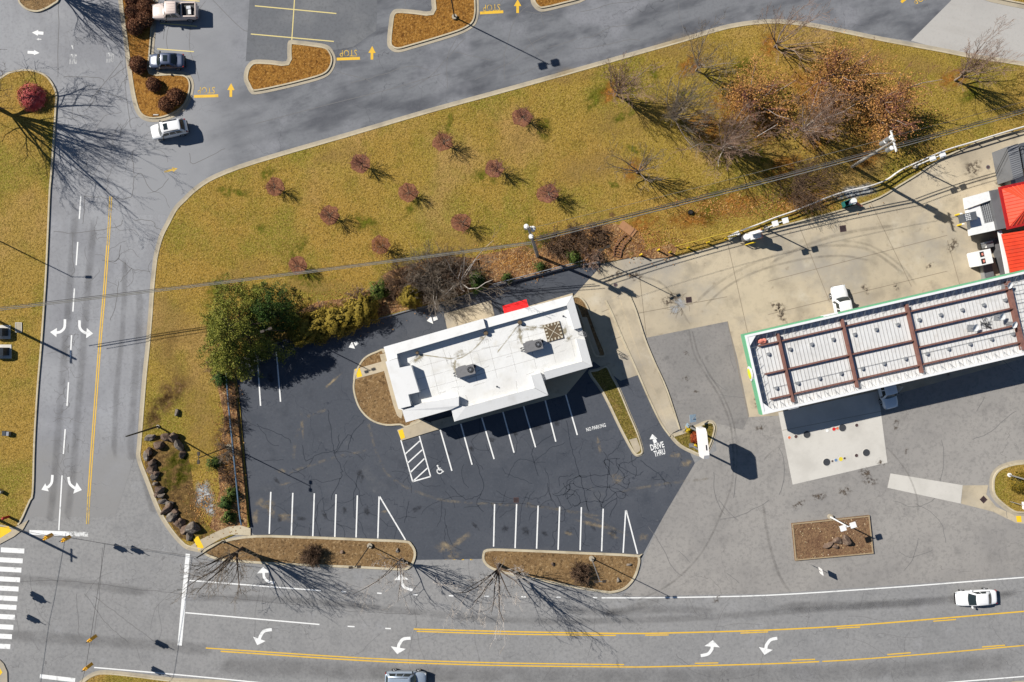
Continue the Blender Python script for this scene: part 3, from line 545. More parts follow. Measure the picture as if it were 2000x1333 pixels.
for _ in range(34):
    p = G(rng.uniform(1080, 1300), rng.uniform(895, 1045))
    if (p.x - 11) * 0.55 + (p.y + 14) * -1 > 6.5: continue
    strip_mesh(mb, walk(rng, p.x, p.y, rng.uniform(0, 6.28), rng.uniform(2.0, 5.5), 0.3, 0.9), 0.075, 0.0175)
for _ in range(60):
    p = G(rng.uniform(500, 1180), rng.uniform(870, 1035)); strip_mesh(mb, walk(rng, p.x, p.y, rng.choice((0, 1.57, 3.14, -1.57)) + rng.gauss(0, 0.3), rng.uniform(2.0, 7), 0.4, 0.6), 0.06, 0.0175)
tag(mb.build('crack', A_['crack'], lot, normals=False), kind='stuff')
mb = MB()
for ln in ([(105, 452), (150, 455), (205, 448), (235, 440), (240, 430)], [(165, 383), (215, 388), (255, 385), (262, 350), (275, 340), (300, 375), (330, 350)], [(260, 430), (295, 432), (305, 445), (315, 450)], [(142, 455), (142, 500), (145, 530), (138, 540)], [(232, 505), (258, 525), (293, 530)], [(235, 550), (258, 525)], [(232, 550), (225, 600), (215, 625)], [(200, 510), (230, 508), (235, 480)], [(125, 150), (190, 152), (205, 160)], [(175, 200), (205, 160), (240, 120)], [(213, 157), (245, 130)], [(240, 0), (245, 120), (247, 190), (256, 250)], [(115, 0), (113, 150)], [(165, 383), (163, 440)], [(258, 300), (262, 340)], [(370, 300), (380, 320), (440, 290)], [(205, 180), (240, 195)]):
    strip_mesh(mb, [(p.x + rng.gauss(0, 0.05), p.y + rng.gauss(0, 0.05)) for p in GL(smooth_line(ln, 6))], 0.075, 0.0105)
for _ in range(40):
    p = G(rng.uniform(130, 300), rng.uniform(150, 560)); strip_mesh(mb, walk(rng, p.x, p.y, rng.choice((0, 1.57, -1.57)) + rng.gauss(0, 0.3), rng.uniform(1.5, 5), 0.3, 0.6), 0.045, 0.0105)
for _ in range(40):
    p = G(rng.uniform(120, 140) - 0, rng.uniform(650, 950)); strip_mesh(mb, walk(rng, p.x, p.y, rng.uniform(0, 6.28), rng.uniform(1.0, 3), 0.25, 0.9), 0.04, 0.0105)
tag(mb.build('crack', A_['crack_road'], left_road, normals=False), kind='stuff')
mb = MB()
for _ in range(44):
    p = G(rng.uniform(20, 2000), rng.uniform(1085, 1330)); strip_mesh(mb, walk(rng, p.x, p.y, rng.choice((0, 1.6, -1.5, 1.5)) + rng.gauss(0, 0.15), rng.uniform(2, 9), 0.4, 0.22), 0.04, 0.0045)
for ln in ([(0, 1135), (150, 1137), (300, 1155), (420, 1165), (560, 1180), (700, 1195), (820, 1200)], [(200, 1070), (192, 1180), (178, 1260)], [(150, 1160), (155, 1240)], [(165, 1160), (210, 1220), (250, 1255)], [(185, 1165), (250, 1215), (320, 1265)], [(1320, 1280), (1345, 1300)]):
    strip_mesh(mb, [(p.x + rng.gauss(0, 0.05), p.y + rng.gauss(0, 0.05)) for p in GL(smooth_line(ln, 8))], 0.07, 0.0045)
tag(mb.build('crack', A_['crack_road'], road, normals=False), kind='stuff')
mb = MB()
for _ in range(26):
    p = G(rng.uniform(300, 1400), rng.uniform(20, 180)); strip_mesh(mb, walk(rng, p.x, p.y, rng.choice((0.25, 0.25, 1.8, 1.57)) + rng.gauss(0, 0.15), rng.uniform(3, 12), 0.5, 0.25), 0.06, 0.0125)
for ln in ([(500, 242), (640, 205), (760, 175), (860, 145)], [(415, 0), (470, 55), (490, 62)]): strip_mesh(mb, PX(ln), 0.07, 0.0125)
tag(mb.build('crack', A_['crack_road'], top_road, normals=False), kind='stuff')
mb = MB()
for _ in range(26):
    p = G(rng.uniform(1300, 1990), rng.uniform(700, 1140)); strip_mesh(mb, walk(rng, p.x, p.y, rng.uniform(0, 6.28), rng.uniform(2, 8), 0.5, 0.25), 0.05, 0.0255)
tag(mb.build('crack', A_['crack_road'], station, normals=False), kind='stuff')

# ------------------------------------------------------------------ painted markings (children of the surface they are on)
def bar(name, surf, a, b, w, z, mat):
    m = MB(); strip_mesh(m, GL([a, b]), w / PPM, z); return m.build(name, A_[mat], surf, normals=False)
def line(name, surf, pts, w, z, mat, sub=4):
    m = MB(); strip_mesh(m, PX(pts, sub), w / PPM, z); return m.build(name, A_[mat], surf, normals=False)
def arrow(surf, pts, tip, w, hw, hl, z, mat, name='turn_arrow'):
    """shaft through pts, then a triangular head whose point is tip"""
    P = PX(pts, 5); T = G(*tip); d = (Vector((T.x, T.y)) - Vector(P[-1])).normalized()
    base = Vector((T.x, T.y)) - d * hl / PPM; nrm = Vector((-d.y, d.x)); P.append((base.x + d.x * 0.05, base.y + d.y * 0.05))
    m = MB(); strip_mesh(m, P, w / PPM, z)
    q = base + nrm * hw / 2 / PPM; r = base - nrm * hw / 2 / PPM
    m.add([(q.x, q.y, z + 0.0005), (r.x, r.y, z + 0.0005), (T.x, T.y, z + 0.0005)], [(0, 1, 2)]); return m.build(name, A_[mat], surf, normals=False)
def letters(name, surf, text, cx, cy, width, height, ang, z, mat, bold=0.0):
    c = bpy.data.curves.new(name, 'FONT'); c.body = text; c.align_x = 'CENTER'; c.align_y = 'CENTER'; c.size = 1.0; c.offset = bold; c.resolution_u = 2
    o = bpy.data.objects.new(name, c); COL.objects.link(o)
    me = bpy.data.meshes.new_from_object(o.evaluated_get(bpy.context.evaluated_depsgraph_get())); bpy.data.objects.remove(o); bpy.data.curves.remove(c)
    co_ = np.empty(len(me.vertices) * 3); me.vertices.foreach_get('co', co_); co_ = co_.reshape(-1, 3)
    mn, mx = co_.min(0), co_.max(0); ctr = (mn + mx) / 2
    sx = width / PPM / (mx[0] - mn[0]); sy = height / PPM / (mx[1] - mn[1]); a = math.radians(ang); p = G(cx, cy)
    x = (co_[:, 0] - ctr[0]) * sx; y = (co_[:, 1] - ctr[1]) * sy
    co_[:, 0] = p.x + x * math.cos(a) - y * math.sin(a); co_[:, 1] = p.y + x * math.sin(a) + y * math.cos(a); co_[:, 2] = z
    me.vertices.foreach_set('co', co_.ravel()); me.update(); me.name = name
    return link(name, me, A_[mat], surf)
zl = 0.0225
for a, b in (((529, 961), (526, 1043)), ((572, 963), (569, 1046)), ((614, 964), (611, 1048)), ((656.5, 966), (654, 1049)), ((698, 968), (695.5, 1050)), ((740.5, 970), (738, 1052)), ((741.5, 970), (792, 1055)),
             ((966, 985), (964, 1068)), ((1009, 985), (1006, 1071)), ((1051, 988), (1048, 1072)), ((1093, 990), (1090, 1074)), ((1135.5, 991), (1133, 1075)), ((1178, 994), (1175, 1077)), ((1222, 997), (1217, 1080)), ((1223, 997), (1245, 1082)),
             ((860, 840), (882.6, 920)), ((900, 828), (922, 908)), ((941, 816), (965, 897)), ((982, 804), (1004, 884.5)), ((1022.5, 793), (1046, 874)), ((1064.5, 781), (1085.5, 863)), ((1104.6, 770), (1127.5, 850)),
             ((503, 703), (509, 793)), ((540, 688), (548, 785)), ((456, 735), (466, 800))):
    bar('stall_line', lot, a, b, 2.6, zl, 'white_paint')
for a, b in (((783, 860), (806, 941)), ((806, 941), (841, 931)), ((841, 931), (819, 852)), ((791.6, 887), (820, 861.5)), ((796, 905), (824.5, 879)), ((801.5, 923), (829, 896)), ((807, 940), (835.5, 914))):
    bar('hatch_line', lot, a, b, 2.4, zl, 'white_paint')
for tri, blk in ((((681, 679), (687.5, 667.5), (693.5, 681.5)), ((690.5, 668.5), (697, 666), (700.5, 672.5), (694, 676))), (((833.5, 627), (842, 618), (846, 633)), ((845.5, 620.6), (853, 618), (855, 624.5), (847, 627.5))), (((1268.5, 858.5), (1274, 848), (1284, 857.5)), ((1274.5, 859.5), (1280.6, 857), (1283.5, 864), (1277, 866.6)))):
    MB().sheet(GL(tri), zl).sheet(GL(blk), zl).build('lane_arrow', A_['white_paint'], lot, normals=False)
letters('lane_lettering', lot, 'DRIVE', 1283.5, 871.5, 27, 12, 15, zl, 'white_paint', 0.02)
letters('lane_lettering', lot, 'THRU', 1288, 884.5, 22, 11.5, 15, zl, 'white_paint', 0.02)
letters('lane_lettering', lot, 'NO PARKING', 1164, 835, 39, 7.4, 14.5, zl, 'white_paint', 0.01)
# wheelchair symbol
wc = MB(); c0 = G(858.5, 918); th = math.radians(14)
def wpt(x, y): return (c0.x + (x * math.cos(th) - y * math.sin(th)) / PPM, c0.y + (x * math.sin(th) + y * math.cos(th)) / PPM)
strip_mesh(wc, [wpt(5.2 * math.cos(a) - 0.3, 5.2 * math.sin(a) - 2.2) for a in np.linspace(math.radians(125), math.radians(370), 18)], 1.7 / PPM, zl)
strip_mesh(wc, [wpt(-1.6, 6.2), wpt(-1.1, -0.4)], 2.2 / PPM, zl + 0.0008); strip_mesh(wc, [wpt(-1.3, -0.2), wpt(3.6, -0.4), wpt(5.4, -5.4), wpt(7.8, -4.4)], 2.0 / PPM, zl + 0.0016); strip_mesh(wc, [wpt(-1, 3.2), wpt(3.2, 2.9)], 1.5 / PPM, zl + 0.0024)
q = wpt(-2.0, 8.6); wc.sheet(MB().ring(q, 1.7 / PPM, 12), zl); wc.build('wheelchair_symbol', A_['white_paint'], lot, normals=False)
# left street
zr = 0.0145
for a, b in (((158, 384), (155, 428)), ((152, 473), (149, 518.5)), ((145.5, 564), (142.5, 609)), ((140, 655), (137.5, 700)), ((134, 747), (131, 793)), ((127.5, 838.6), (124, 887)), ((121.4, 929), (115, 1036))):
    bar('lane_line', left_road, a, b, 2.6, zr, 'white_paint')
for dx in (-1.9, 2.0): line('centre_line', left_road, [(210.5 + dx, 480), (204 + dx, 570), (196 + dx, 660), (187.5 + dx, 775), (180 + dx, 877), (173.5 + dx, 970)], 2.0, zr, 'yellow_paint')
for dx in (-1.9, 2.0):
    line('centre_line', left_road, [(216.5 + dx, 384), (211 + dx, 480)], 1.8, zr, 'worn_yellow'); line('centre_line', left_road, [(173.5 + dx, 970), (171 + dx, 1024)], 1.8, zr, 'worn_yellow')
arrow(left_road, [(127, 624), (126, 640), (119, 648), (112, 650)], (98, 649), 5, 18, 13, zr, 'white_paint')
arrow(left_road, [(155.6, 626), (156, 640), (162, 648), (168, 651)], (182, 652), 5, 20, 13, zr, 'white_paint')
arrow(left_road, [(102.5, 928), (101, 943), (95, 951)], (81, 957), 5, 17, 12, zr, 'white_paint')
arrow(left_road, [(134, 932), (136.5, 945), (145, 953)], (160, 957.5), 5, 23, 14, zr, 'white_paint')
bar('stop_bar', road, (57.5, 1040), (135, 1043), 9, 0.012, 'white_paint'); bar('stop_bar', road, (135, 1043), (172.5, 1044), 9, 0.012, 'worn_white')
arrow(left_road, [(85, 65.6), (78, 65)], (62.5, 64), 6, 11.5, 12, zr, 'white_paint', 'lane_arrow'); arrow(left_road, [(54, 102.5), (62, 103)], (77.5, 104), 5.5, 10, 11, zr, 'white_paint', 'lane_arrow')
arrow(left_road, [(81, 77.5), (77, 77.2)], (70, 77), 2, 4.5, 6, zr, 'worn_white', 'lane_arrow')
letters('worn_lettering', left_road, 'ONLY', 143, 116, 15, 20, 180, zr, 'worn_white'); letters('worn_lettering', left_road, 'ONLY', 215, 113, 15, 20, 180, zr, 'worn_white')
arrow(left_road, [(215, 100), (214, 95)], (210, 88), 2, 5, 5, zr, 'worn_white', 'lane_arrow'); arrow(left_road, [(143, 97), (142, 93)], (140, 88), 2, 5, 4, zr, 'worn_white', 'lane_arrow')
arrow(left_road, [(321, 336.5), (333, 333)], (347, 329.5), 4, 10, 10, zr, 'worn_yellow', 'lane_arrow')
# upper lot
for a, b, p in (((330, -2), (390, 3), top_road), ((312.5, 46), (385, 52), top_road), ((307, 96), (379, 101.5), top_road)): bar('stall_line', p, a, b, 2.0, 0.0225, 'pale_yellow')
for a, b in (((578, -40), (570, 79)), ((498, 12), (657, 27)), ((490, 67), (652, 81.5))): bar('stall_line', stall_lot, a, b, 2.0, 0.0225 + (0.001 if a[0] == 578 else 0), 'pale_yellow')
for tip, base in (((451.5, 163), (451, 190)), ((727, 90.5), (726.5, 117)), ((1011, -1), (1011, 26))):
    arrow(top_road, [base, (base[0], base[1] - 8)], tip, 5.2, 14.5, 13.5, 0.0185, 'yellow_paint', 'lane_arrow')
for a, b in (((379, 189), (426.5, 187.5)), ((657.6, 116), (703, 114.5)), ((937.5, 26), (983, 23.5)), ((1760, 5), (1776, -8))): bar('stop_bar', top_road, a, b, 5.5, 0.0185, 'yellow_paint')
for x, y, a in ((403, 177, 181), (680.5, 104.5, 181), (960, 15.5, 182)): letters('stop_lettering', top_road, 'STOP', x, y, 34, 13, a, 0.0185, 'worn_yellow')
letters('stop_lettering', top_road, 'STOP', 1801, -4, 36, 14, 205, 0.0185, 'worn_yellow')
# main street
zm = 0.012
def stripes(name, ys, x0, x1):
    for (x, y) in ys: bar(name, road, (x - 46, y - 2.5), (x, y), 9.5, zm, 'white_paint')
stripes('crossing_stripe', [(47.7, 1076.7), (44.6, 1096), (42, 1114), (39.5, 1133), (36.5, 1151), (34.4, 1170), (32.4, 1187), (29.3, 1206), (26.3, 1225.7), (23.5, 1244), (20.4, 1263.4)], 0, 0)
bar('stop_bar', road, (367, 1082), (351, 1261), 8.5, zm, 'white_paint'); bar('stop_bar', road, (78, 1321), (147, 1329), 8, zm, 'white_paint')
line('edge_line', road, [(184, 1304), (345, 1318), (500, 1333), (620, 1346)], 2.4, zm, 'white_paint')
bar('lane_line', road, (370, 1134), (627, 1154), 2.4, zm, 'white_paint'); bar('lane_line', road, (362, 1197), (624, 1220), 2.4, zm, 'white_paint')
for x, y, l in ((671.5, 1156, 9), (741, 1159, 9), (811, 1162, 9), (881, 1164, 9), (950, 1165, 11), (1022.5, 1166, 9), (1091, 1167, 8), (1162.5, 1167.5, 8), (686, 1224, 14), (758, 1228, 11)): bar('lane_dash', road, (x - l / 2, y - 0.3), (x + l / 2, y + 0.3), 2.4, zm, 'white_paint')
line('edge_line', road, [(1175, 1168), (1300, 1167.5), (1500, 1163), (1730, 1148.6), (1883, 1137), (2000, 1128), (2120, 1118)], 2.3, zm, 'white_paint')
line('edge_line', road, [(1700, 1345), (1844, 1334), (2000, 1321.5), (2100, 1313)], 2.3, zm, 'white_paint')
line('centre_line', road, [(808, 1229), (1000, 1234), (1204, 1237.5), (1306, 1236.6), (1500, 1231), (1678.6, 1221), (1831.6, 1208.6), (2000, 1194.5), (2100, 1186)], 2.6, zm, 'yellow_paint')
line('centre_line', road, [(814, 1233.5), (1000, 1239), (1203, 1241.5)], 2.2, zm, 'yellow_paint')
for a, b in (((1260, 1241), (1306, 1240.5)), ((1446, 1237), (1500, 1234.5)), ((1634, 1227.7), (1680, 1225)), ((1822.7, 1213.7), (1867, 1210.3)), ((1357, 1296), (1403, 1295)), ((1546, 1289.7), (1592, 1288)), ((1733, 1278.7), (1779, 1275.2)), ((1918, 1264), (1963, 1260.5))): bar('centre_dash', road, a, b, 2.1, zm, 'yellow_paint')
line('centre_line', road, [(402, 1266), (500, 1272.4), (699, 1285), (850, 1291.5), (1000, 1295.5), (1219, 1298.5)], 2.2, zm, 'yellow_paint')
line('centre_line', road, [(431, 1272.5), (500, 1277), (699, 1290), (850, 1296.5), (1000, 1300.6), (1222, 1303), (1306, 1302), (1500, 1297), (1600, 1292.5)], 2.4, zm, 'yellow_paint')
line('centre_line', road, [(1606, 1292.2), (1678.6, 1288), (1831.6, 1276), (2000, 1261), (2100, 1252)], 2.2, zm, 'yellow_paint')
arrow(road, [(535.7, 1139), (522, 1135), (515.5, 1127)], (514, 1107.5), 5, 26, 12, zm, 'white_paint')
arrow(road, [(806, 1153), (791, 1148), (784, 1138)], (783, 1121), 5, 29, 12, zm, 'white_paint')
arrow(road, [(531, 1230), (516, 1233), (508.5, 1243)], (502.5, 1260.5), 6, 26, 13, zm, 'white_paint')
arrow(road, [(802, 1247), (787, 1249), (779, 1260)], (776, 1278), 6, 30, 13, zm, 'white_paint')
arrow(road, [(1368.6, 1281), (1383, 1277.5), (1390.5, 1268)], (1392, 1250.6), 6, 30, 13, zm, 'white_paint')
arrow(road, [(1518, 1247), (1505, 1250), (1497, 1260)], (1493, 1279.5), 6, 28, 13, zm, 'white_paint')
m = MB()
for i in range(7): m.sheet(GL([(815 + i * 17, 1089.5 + i * 0.4), (820 + i * 17, 1089 + i * 0.4), (822 + i * 17, 1092 + i * 0.4), (817 + i * 17, 1092.5 + i * 0.4)]), zm)
m.build('kerb_cut_marking', A_['worn_yellow'], road, normals=False)

# ------------------------------------------------------------------ vegetation
A_['wood_grey'] = material('grey_bark', seen(150, 136, 126), [(2.0, 4, 0.4, 0.7, seen(104, 90, 80), 0.8)], rough=0.9)
A_['wood_dark'] = material('dark_bark', seen(92, 78, 68), [(2.0, 4, 0.4, 0.7, seen(60, 50, 44), 0.8)], rough=0.9)
A_['twig_grey'] = material('grey_twigs', seen(138, 126, 112), [(1.0, 4, 0.4, 0.7, seen(104, 90, 74), 0.8)], rough=0.9)
A_['twig_pink'] = material('pinkish_twigs', seen(162, 134, 116), [(1.0, 4, 0.4, 0.7, seen(120, 94, 78), 0.8)], rough=0.9)
A_['twig_brown'] = material('brown_twigs', seen(122, 98, 78), [(1.0, 4, 0.4, 0.7, seen(88, 68, 54), 0.8)], rough=0.9)
A_['twig_rust'] = material('rusty_twigs', seen(158, 104, 76), [(1.0, 4, 0.4, 0.7, seen(112, 70, 58), 0.8)], rough=0.9)
A_['twig_rust2'] = material('purplish_twigs', seen(150, 100, 88), [(1.0, 4, 0.4, 0.7, seen(112, 70, 66), 0.8)], rough=0.9)
A_['twig_gold'] = material('golden_brown_twigs', seen(176, 122, 66), [(1.0, 4, 0.4, 0.7, seen(132, 86, 50), 0.8)], rough=0.9)
A_['twig_white'] = material('pale_twigs', seen(196, 188, 180), [(1.0, 4, 0.4, 0.7, seen(150, 138, 128), 0.8)], rough=0.9)
def leafmat(name, a, b, c, d=None):
    ly = [(0.5, 4, 0.42, 0.66, seen(*b), 0.85), (2.6, 3, 0.48, 0.64, seen(*c), 0.8)]
    if d: ly.append((4.0, 2, 0.54, 0.66, seen(*d), 0.8))
    return material(name, seen(*a), ly, rough=0.75, spec=0.2)
A_['ever'] = leafmat('evergreen_needles', (136, 138, 54), (106, 114, 44), (76, 88, 34), (182, 170, 82))
A_['ever_dark'] = leafmat('dark_evergreen_needles', (66, 92, 36), (48, 72, 30), (36, 54, 24), (104, 118, 48))
A_['gold'] = leafmat('golden_foliage', (142, 122, 42), (116, 100, 36), (88, 78, 28), (172, 146, 58))
A_['gold_dark'] = leafmat('bronze_foliage', (122, 104, 30), (90, 78, 24), (66, 56, 20), (160, 130, 40))
A_['oak'] = leafmat('dry_oak_leaves', (186, 136, 76), (152, 104, 60), (116, 78, 48), (214, 168, 104))
A_['boxleaf'] = leafmat('clipped_brown_foliage', (132, 90, 62), (116, 76, 54), (96, 62, 46), (158, 114, 82))
A_['red'] = leafmat('crimson_foliage', (216, 104, 100), (194, 82, 82), (164, 64, 64), (232, 150, 142))
A_['rust'] = leafmat('rust_foliage', (150, 66, 30), (122, 48, 24), (92, 36, 20), (184, 100, 52))
A_['green'] = leafmat('green_foliage', (84, 100, 38), (62, 80, 32), (44, 58, 24), (124, 132, 58))
A_['yellow_grass'] = leafmat('yellow_ornamental_grass', (232, 196, 40), (206, 176, 30), (150, 134, 30), (244, 220, 110))

class Tree:
    """collects tapering twig segments by level and turns them into meshes"""
    def __init__(s, seed): s.r = random.Random(seed); s.seg = {0: [], 1: []}; s.tips = []
    def branch(s, p, d, L, r, lev, maxlev, up=0.25, wob=0.22, nchild=5, ratio=0.58, rmin=0.010, first=0.25, ang=(28, 58), stop=None):
        R = s.r; n = 4 if lev < maxlev else 3; step = L / n; p = Vector(p); d = Vector(d).normalized()
        kids = []
        for i in range(n):
            r0 = max(rmin, r * (1 - 0.75 * i / n)); r1 = max(rmin, r * (1 - 0.75 * (i + 1) / n))
            d = (d + Vector((R.gauss(0, wob), R.gauss(0, wob), R.gauss(0, wob * 0.6) + up * 0.18))).normalized()
            q = p + d * step
            if q.z < 0.12: q.z = 0.12 + R.random() * 0.1
            s.seg[0 if lev <= s.trunk_lev else 1].append((p.copy(), q.copy(), r0, r1))
            if lev < maxlev: kids.append((p.copy(), q.copy(), d.copy(), r1, (i + 1) / n))
            p = q
        s.tips.append(p.copy())
        if lev < maxlev:
            for j in range(nchild):
                t = first + (1 - first) * (j + R.random()) / nchild
                a = min(n - 1, int(t * n)); p0, q0, dd, rr, _ = kids[a]; w = t * n - a
                o = p0.lerp(q0, min(1, max(0, w)))
                ax = dd.orthogonal().normalized(); ax = Matrix.Rotation(R.uniform(0, 6.283), 3, dd) @ ax
                nd = Matrix.Rotation(math.radians(R.uniform(*ang)), 3, ax) @ dd
                s.branch(o, nd, L * ratio * R.uniform(0.7, 1.15) * (1.15 - 0.45 * t), max(rmin, rr * 0.7), lev + 1, maxlev, up, wob, max(2, int(nchild * 0.8)), ratio, rmin, first, ang)
    trunk_lev = 1
    def vase(s, h, trunk, r, limbs, lean=(8, 42), maxlev=4, nchild=5, up=0.5, ratio=0.52, rmin=0.011, wob=0.16, ang=(24, 50), base=(0, 0), zmix=1.0):
        R = s.r; top = Vector((base[0] + R.uniform(-.1, .1) * trunk, base[1] + R.uniform(-.1, .1) * trunk, trunk))
        s.seg[0].append((Vector((base[0], base[1], -0.05)), top, r * 1.15, r * 0.85))
        for i in range(limbs):
            a = 2 * math.pi * i / limbs + R.uniform(-.4, .4); t = math.radians(R.uniform(*lean))
            d = Vector((math.sin(t) * math.cos(a), math.sin(t) * math.sin(a), math.cos(t)))
            z = top.lerp(Vector((base[0], base[1], 0)), R.uniform(0, 0.25))
            s.branch(z, d, (h - trunk) * R.uniform(0.8, 1.05) / max(0.62, math.cos(t)), r * R.uniform(0.45, 0.62), 1, maxlev, up, wob, nchild, ratio, rmin, 0.18, ang)
        return s
    def mesh(s, k, name, mat, parent, sides=4):
        S = s.seg[k]
        if not S: return None
        P = np.array([list(a) for a, b, c, d in S]); Q = np.array([list(b) for a, b, c, d in S])
        ra = np.array([c for a, b, c, d in S]); rb = np.array([d for a, b, c, d in S])
        D = Q - P; L = np.linalg.norm(D, axis=1, keepdims=True); D = D / np.maximum(L, 1e-6)
        U = np.where(np.abs(D[:, 2:3]) < 0.9, np.array([[0, 0, 1.0]]), np.array([[1.0, 0, 0]]))
        A = np.cross(D, U); A /= np.linalg.norm(A, axis=1, keepdims=True); B = np.cross(A, D)
        n = sides; V = []
        for q, rr_ in ((P, ra), (Q, rb)):
            for i in range(n):
                t = 2 * math.pi * i / n; V.append(q + (A * math.cos(t) + B * math.sin(t)) * rr_[:, None])
        V = np.stack(V, 1); m = len(S); base = np.arange(m)[:, None, None] * (2 * n)
        F = np.array([[i, n + i, n + (i + 1) % n, (i + 1) % n] for i in range(n)])[None] + base
        return npmesh(name, V.reshape(-1, 3), F.reshape(-1, 4), mat, parent, True)

def npmesh(name, V, F, mat, parent, smooth=False):
    me = bpy.data.meshes.new(name); V = np.asarray(V, np.float32); F = np.asarray(F, np.int32); k = F.shape[1]
    me.vertices.add(len(V)); me.vertices.foreach_set('co', V.ravel())
    me.loops.add(F.size); me.loops.foreach_set('vertex_index', F.ravel())
    me.polygons.add(len(F)); me.polygons.foreach_set('loop_start', np.arange(0, F.size, k, dtype=np.int32))
    me.update(calc_edges=True); me.validate()
    return link(name, me, mat, parent, smooth)

def leaf_mesh(name, pts, size, mat, parent, seed=0, flat=0.0, aspect=0.6, jit=0.35):
    """one small leaf-shaped quad per point"""
    rg = np.random.default_rng(seed); P = np.asarray(pts, float); n = len(P)
    N = rg.normal(size=(n, 3)); N[:, 2] = np.abs(N[:, 2]) + flat; N /= np.linalg.norm(N, axis=1, keepdims=True)
    T = np.cross(N, rg.normal(size=(n, 3))); T /= np.maximum(np.linalg.norm(T, axis=1, keepdims=True), 1e-6); B = np.cross(N, T)
    s = size * (1 + rg.uniform(-jit, jit, (n, 1)))
    V = np.stack([P - T * s, P - B * s * aspect, P + T * s, P + B * s * aspect], 1).reshape(-1, 3)
    return npmesh(name, V, np.arange(4 * n).reshape(-1, 4), mat, parent)

def mound(rg, n, c, r, shell=0.55, lump=0.25, seed=0):
    """points through a lumpy dome of foliage"""
    d = rg.normal(size=(n, 3)); d[:, 2] = np.abs(d[:, 2]) * 1.0 - 0.12; d /= np.linalg.norm(d, axis=1, keepdims=True)
    k = rg.normal(size=(7, 3)) * 2.6; w = sum(np.sin(d @ k[i] * (1.0 + 0.45 * i) + i + seed) for i in range(7)) / 3.2
    q = (shell + (1 - shell) * rg.random((n, 1)) ** 0.6) * (1 + lump * w[:, None]) + (rg.random((n, 1)) < 0.12) * rg.random((n, 1)) * 0.22
    P = d * q * np.array(r) + np.array(c); P[:, 2] = np.maximum(P[:, 2], 0.05); return P

def bare_tree(label, px, py, seed, h, trunk, r, limbs, wood='wood_grey', twig='twig_grey', cat='tree', group=None, name='bare_tree', z=0.1, **kw):
    p = G(px, py); t = thing(name, label, cat, (p.x, p.y, z), 0, group)
    sq = kw.pop('squeeze', 1.0); T = Tree(seed).vase(h, trunk, r, limbs, **kw)
    if sq != 1.0:
        for k in (0, 1): T.seg[k] = [(Vector((a.x * sq, a.y * sq, a.z)), Vector((b.x * sq, b.y * sq, b.z)), c, d) for a, b, c, d in T.seg[k]]
    T.mesh(0, 'trunk', A_[wood], t, 5); T.mesh(1, 'crown', A_[twig], t, 3)
    return t, T

GRP = 'bare trees on the upper lawn'
bare_tree('grey vase-shaped bare tree touching the upper lawn kerb, left of the tree group', 1204, 188, 11, 6.0, 0.9, 0.13, 13, group=GRP, twig='twig_pink', lean=(6, 50), nchild=7, squeeze=0.82)
bare_tree('small bare tree with a reddish mulch ring close below the road curve', 1359, 139, 12, 4.8, 0.9, 0.13, 9, group=GRP, lean=(15, 60), nchild=6, squeeze=0.8)
bare_tree('wide grey bare tree between the left kerbside tree and the leafy oak', 1312, 232, 13, 6.6, 0.7, 0.15, 16, group=GRP, lean=(8, 66), nchild=7, squeeze=0.78)
bare_tree('pale silvery bare tree low in the lawn group, many fanned stems', 1410, 290, 14, 6.4, 0.4, 0.15, 20, group=GRP, wood='twig_white', twig='twig_pink', lean=(6, 60), nchild=7, squeeze=0.75)
bare_tree('small thin bare tree alone in the open lawn with a long bare shadow', 1244, 338, 15, 5.2, 1.0, 0.14, 9, group=GRP, lean=(12, 56), nchild=6, squeeze=0.75)
bare_tree('bare tree right beside the kerb at the top of the lawn', 1512, 93, 16, 5.6, 0.8, 0.13, 10, group=GRP, twig='twig_pink', lean=(12, 56), nchild=6, squeeze=0.82)
bare_tree('bare forked tree standing apart at the right end of the lawn', 1864, 158, 17, 5.8, 1.1, 0.15, 10, group=GRP, twig='twig_pink', lean=(14, 58), nchild=7, squeeze=0.8)
bare_tree('multi-stemmed whitish bare tree between the oaks and the utility pole', 1566, 256, 18, 6.6, 0.4, 0.13, 18, group=GRP, wood='twig_white', twig='twig_pink', lean=(4, 52), nchild=7, squeeze=0.78)

def oak(label, px, py, seed, h, rad, n):
    p = G(px, py); t = thing('oak_tree', label, 'tree', (p.x, p.y, 0.1), 0, 'oaks holding dry leaves')
    T = Tree(seed).vase(h, 1.2, 0.2, 12, lean=(12, 58), nchild=6, up=0.25, ratio=0.46, wob=0.2)
    for k in (0, 1): T.seg[k] = [(Vector((a.x * rad, a.y * rad, a.z)), Vector((b.x * rad, b.y * rad, b.z)), c, d) for a, b, c, d in T.seg[k]]
    T.tips = [Vector((v.x * rad, v.y * rad, v.z)) for v in T.tips]
    T.mesh(0, 'trunk', A_['wood_grey'], t, 5); T.mesh(1, 'crown', A_['twig_rust2'], t, 3)
    rg = np.random.default_rng(seed); tips = np.array([list(v) for v in T.tips]); tips = tips[tips[:, 2] < h * 0.72]
    P = tips[rg.integers(0, len(tips), n)] + rg.normal(size=(n, 3)) * 0.7; P[:, 2] = np.maximum(P[:, 2], 0.3)
    leaf_mesh('leaves', P, 0.095, A_['oak'], t, seed, 0.2)
oak('oak with tan dry leaves, grey twig top, left of the other two oaks', 1455, 205, 31, 5.6, 0.84, 4600)
oak('tallest oak with orange-brown leaves nearest the road kerb', 1612, 158, 32, 5.8, 0.92, 5600)
oak('broad dark brown oak in front of the transformer pole', 1700, 228, 33, 6.2, 1.02, 7400)
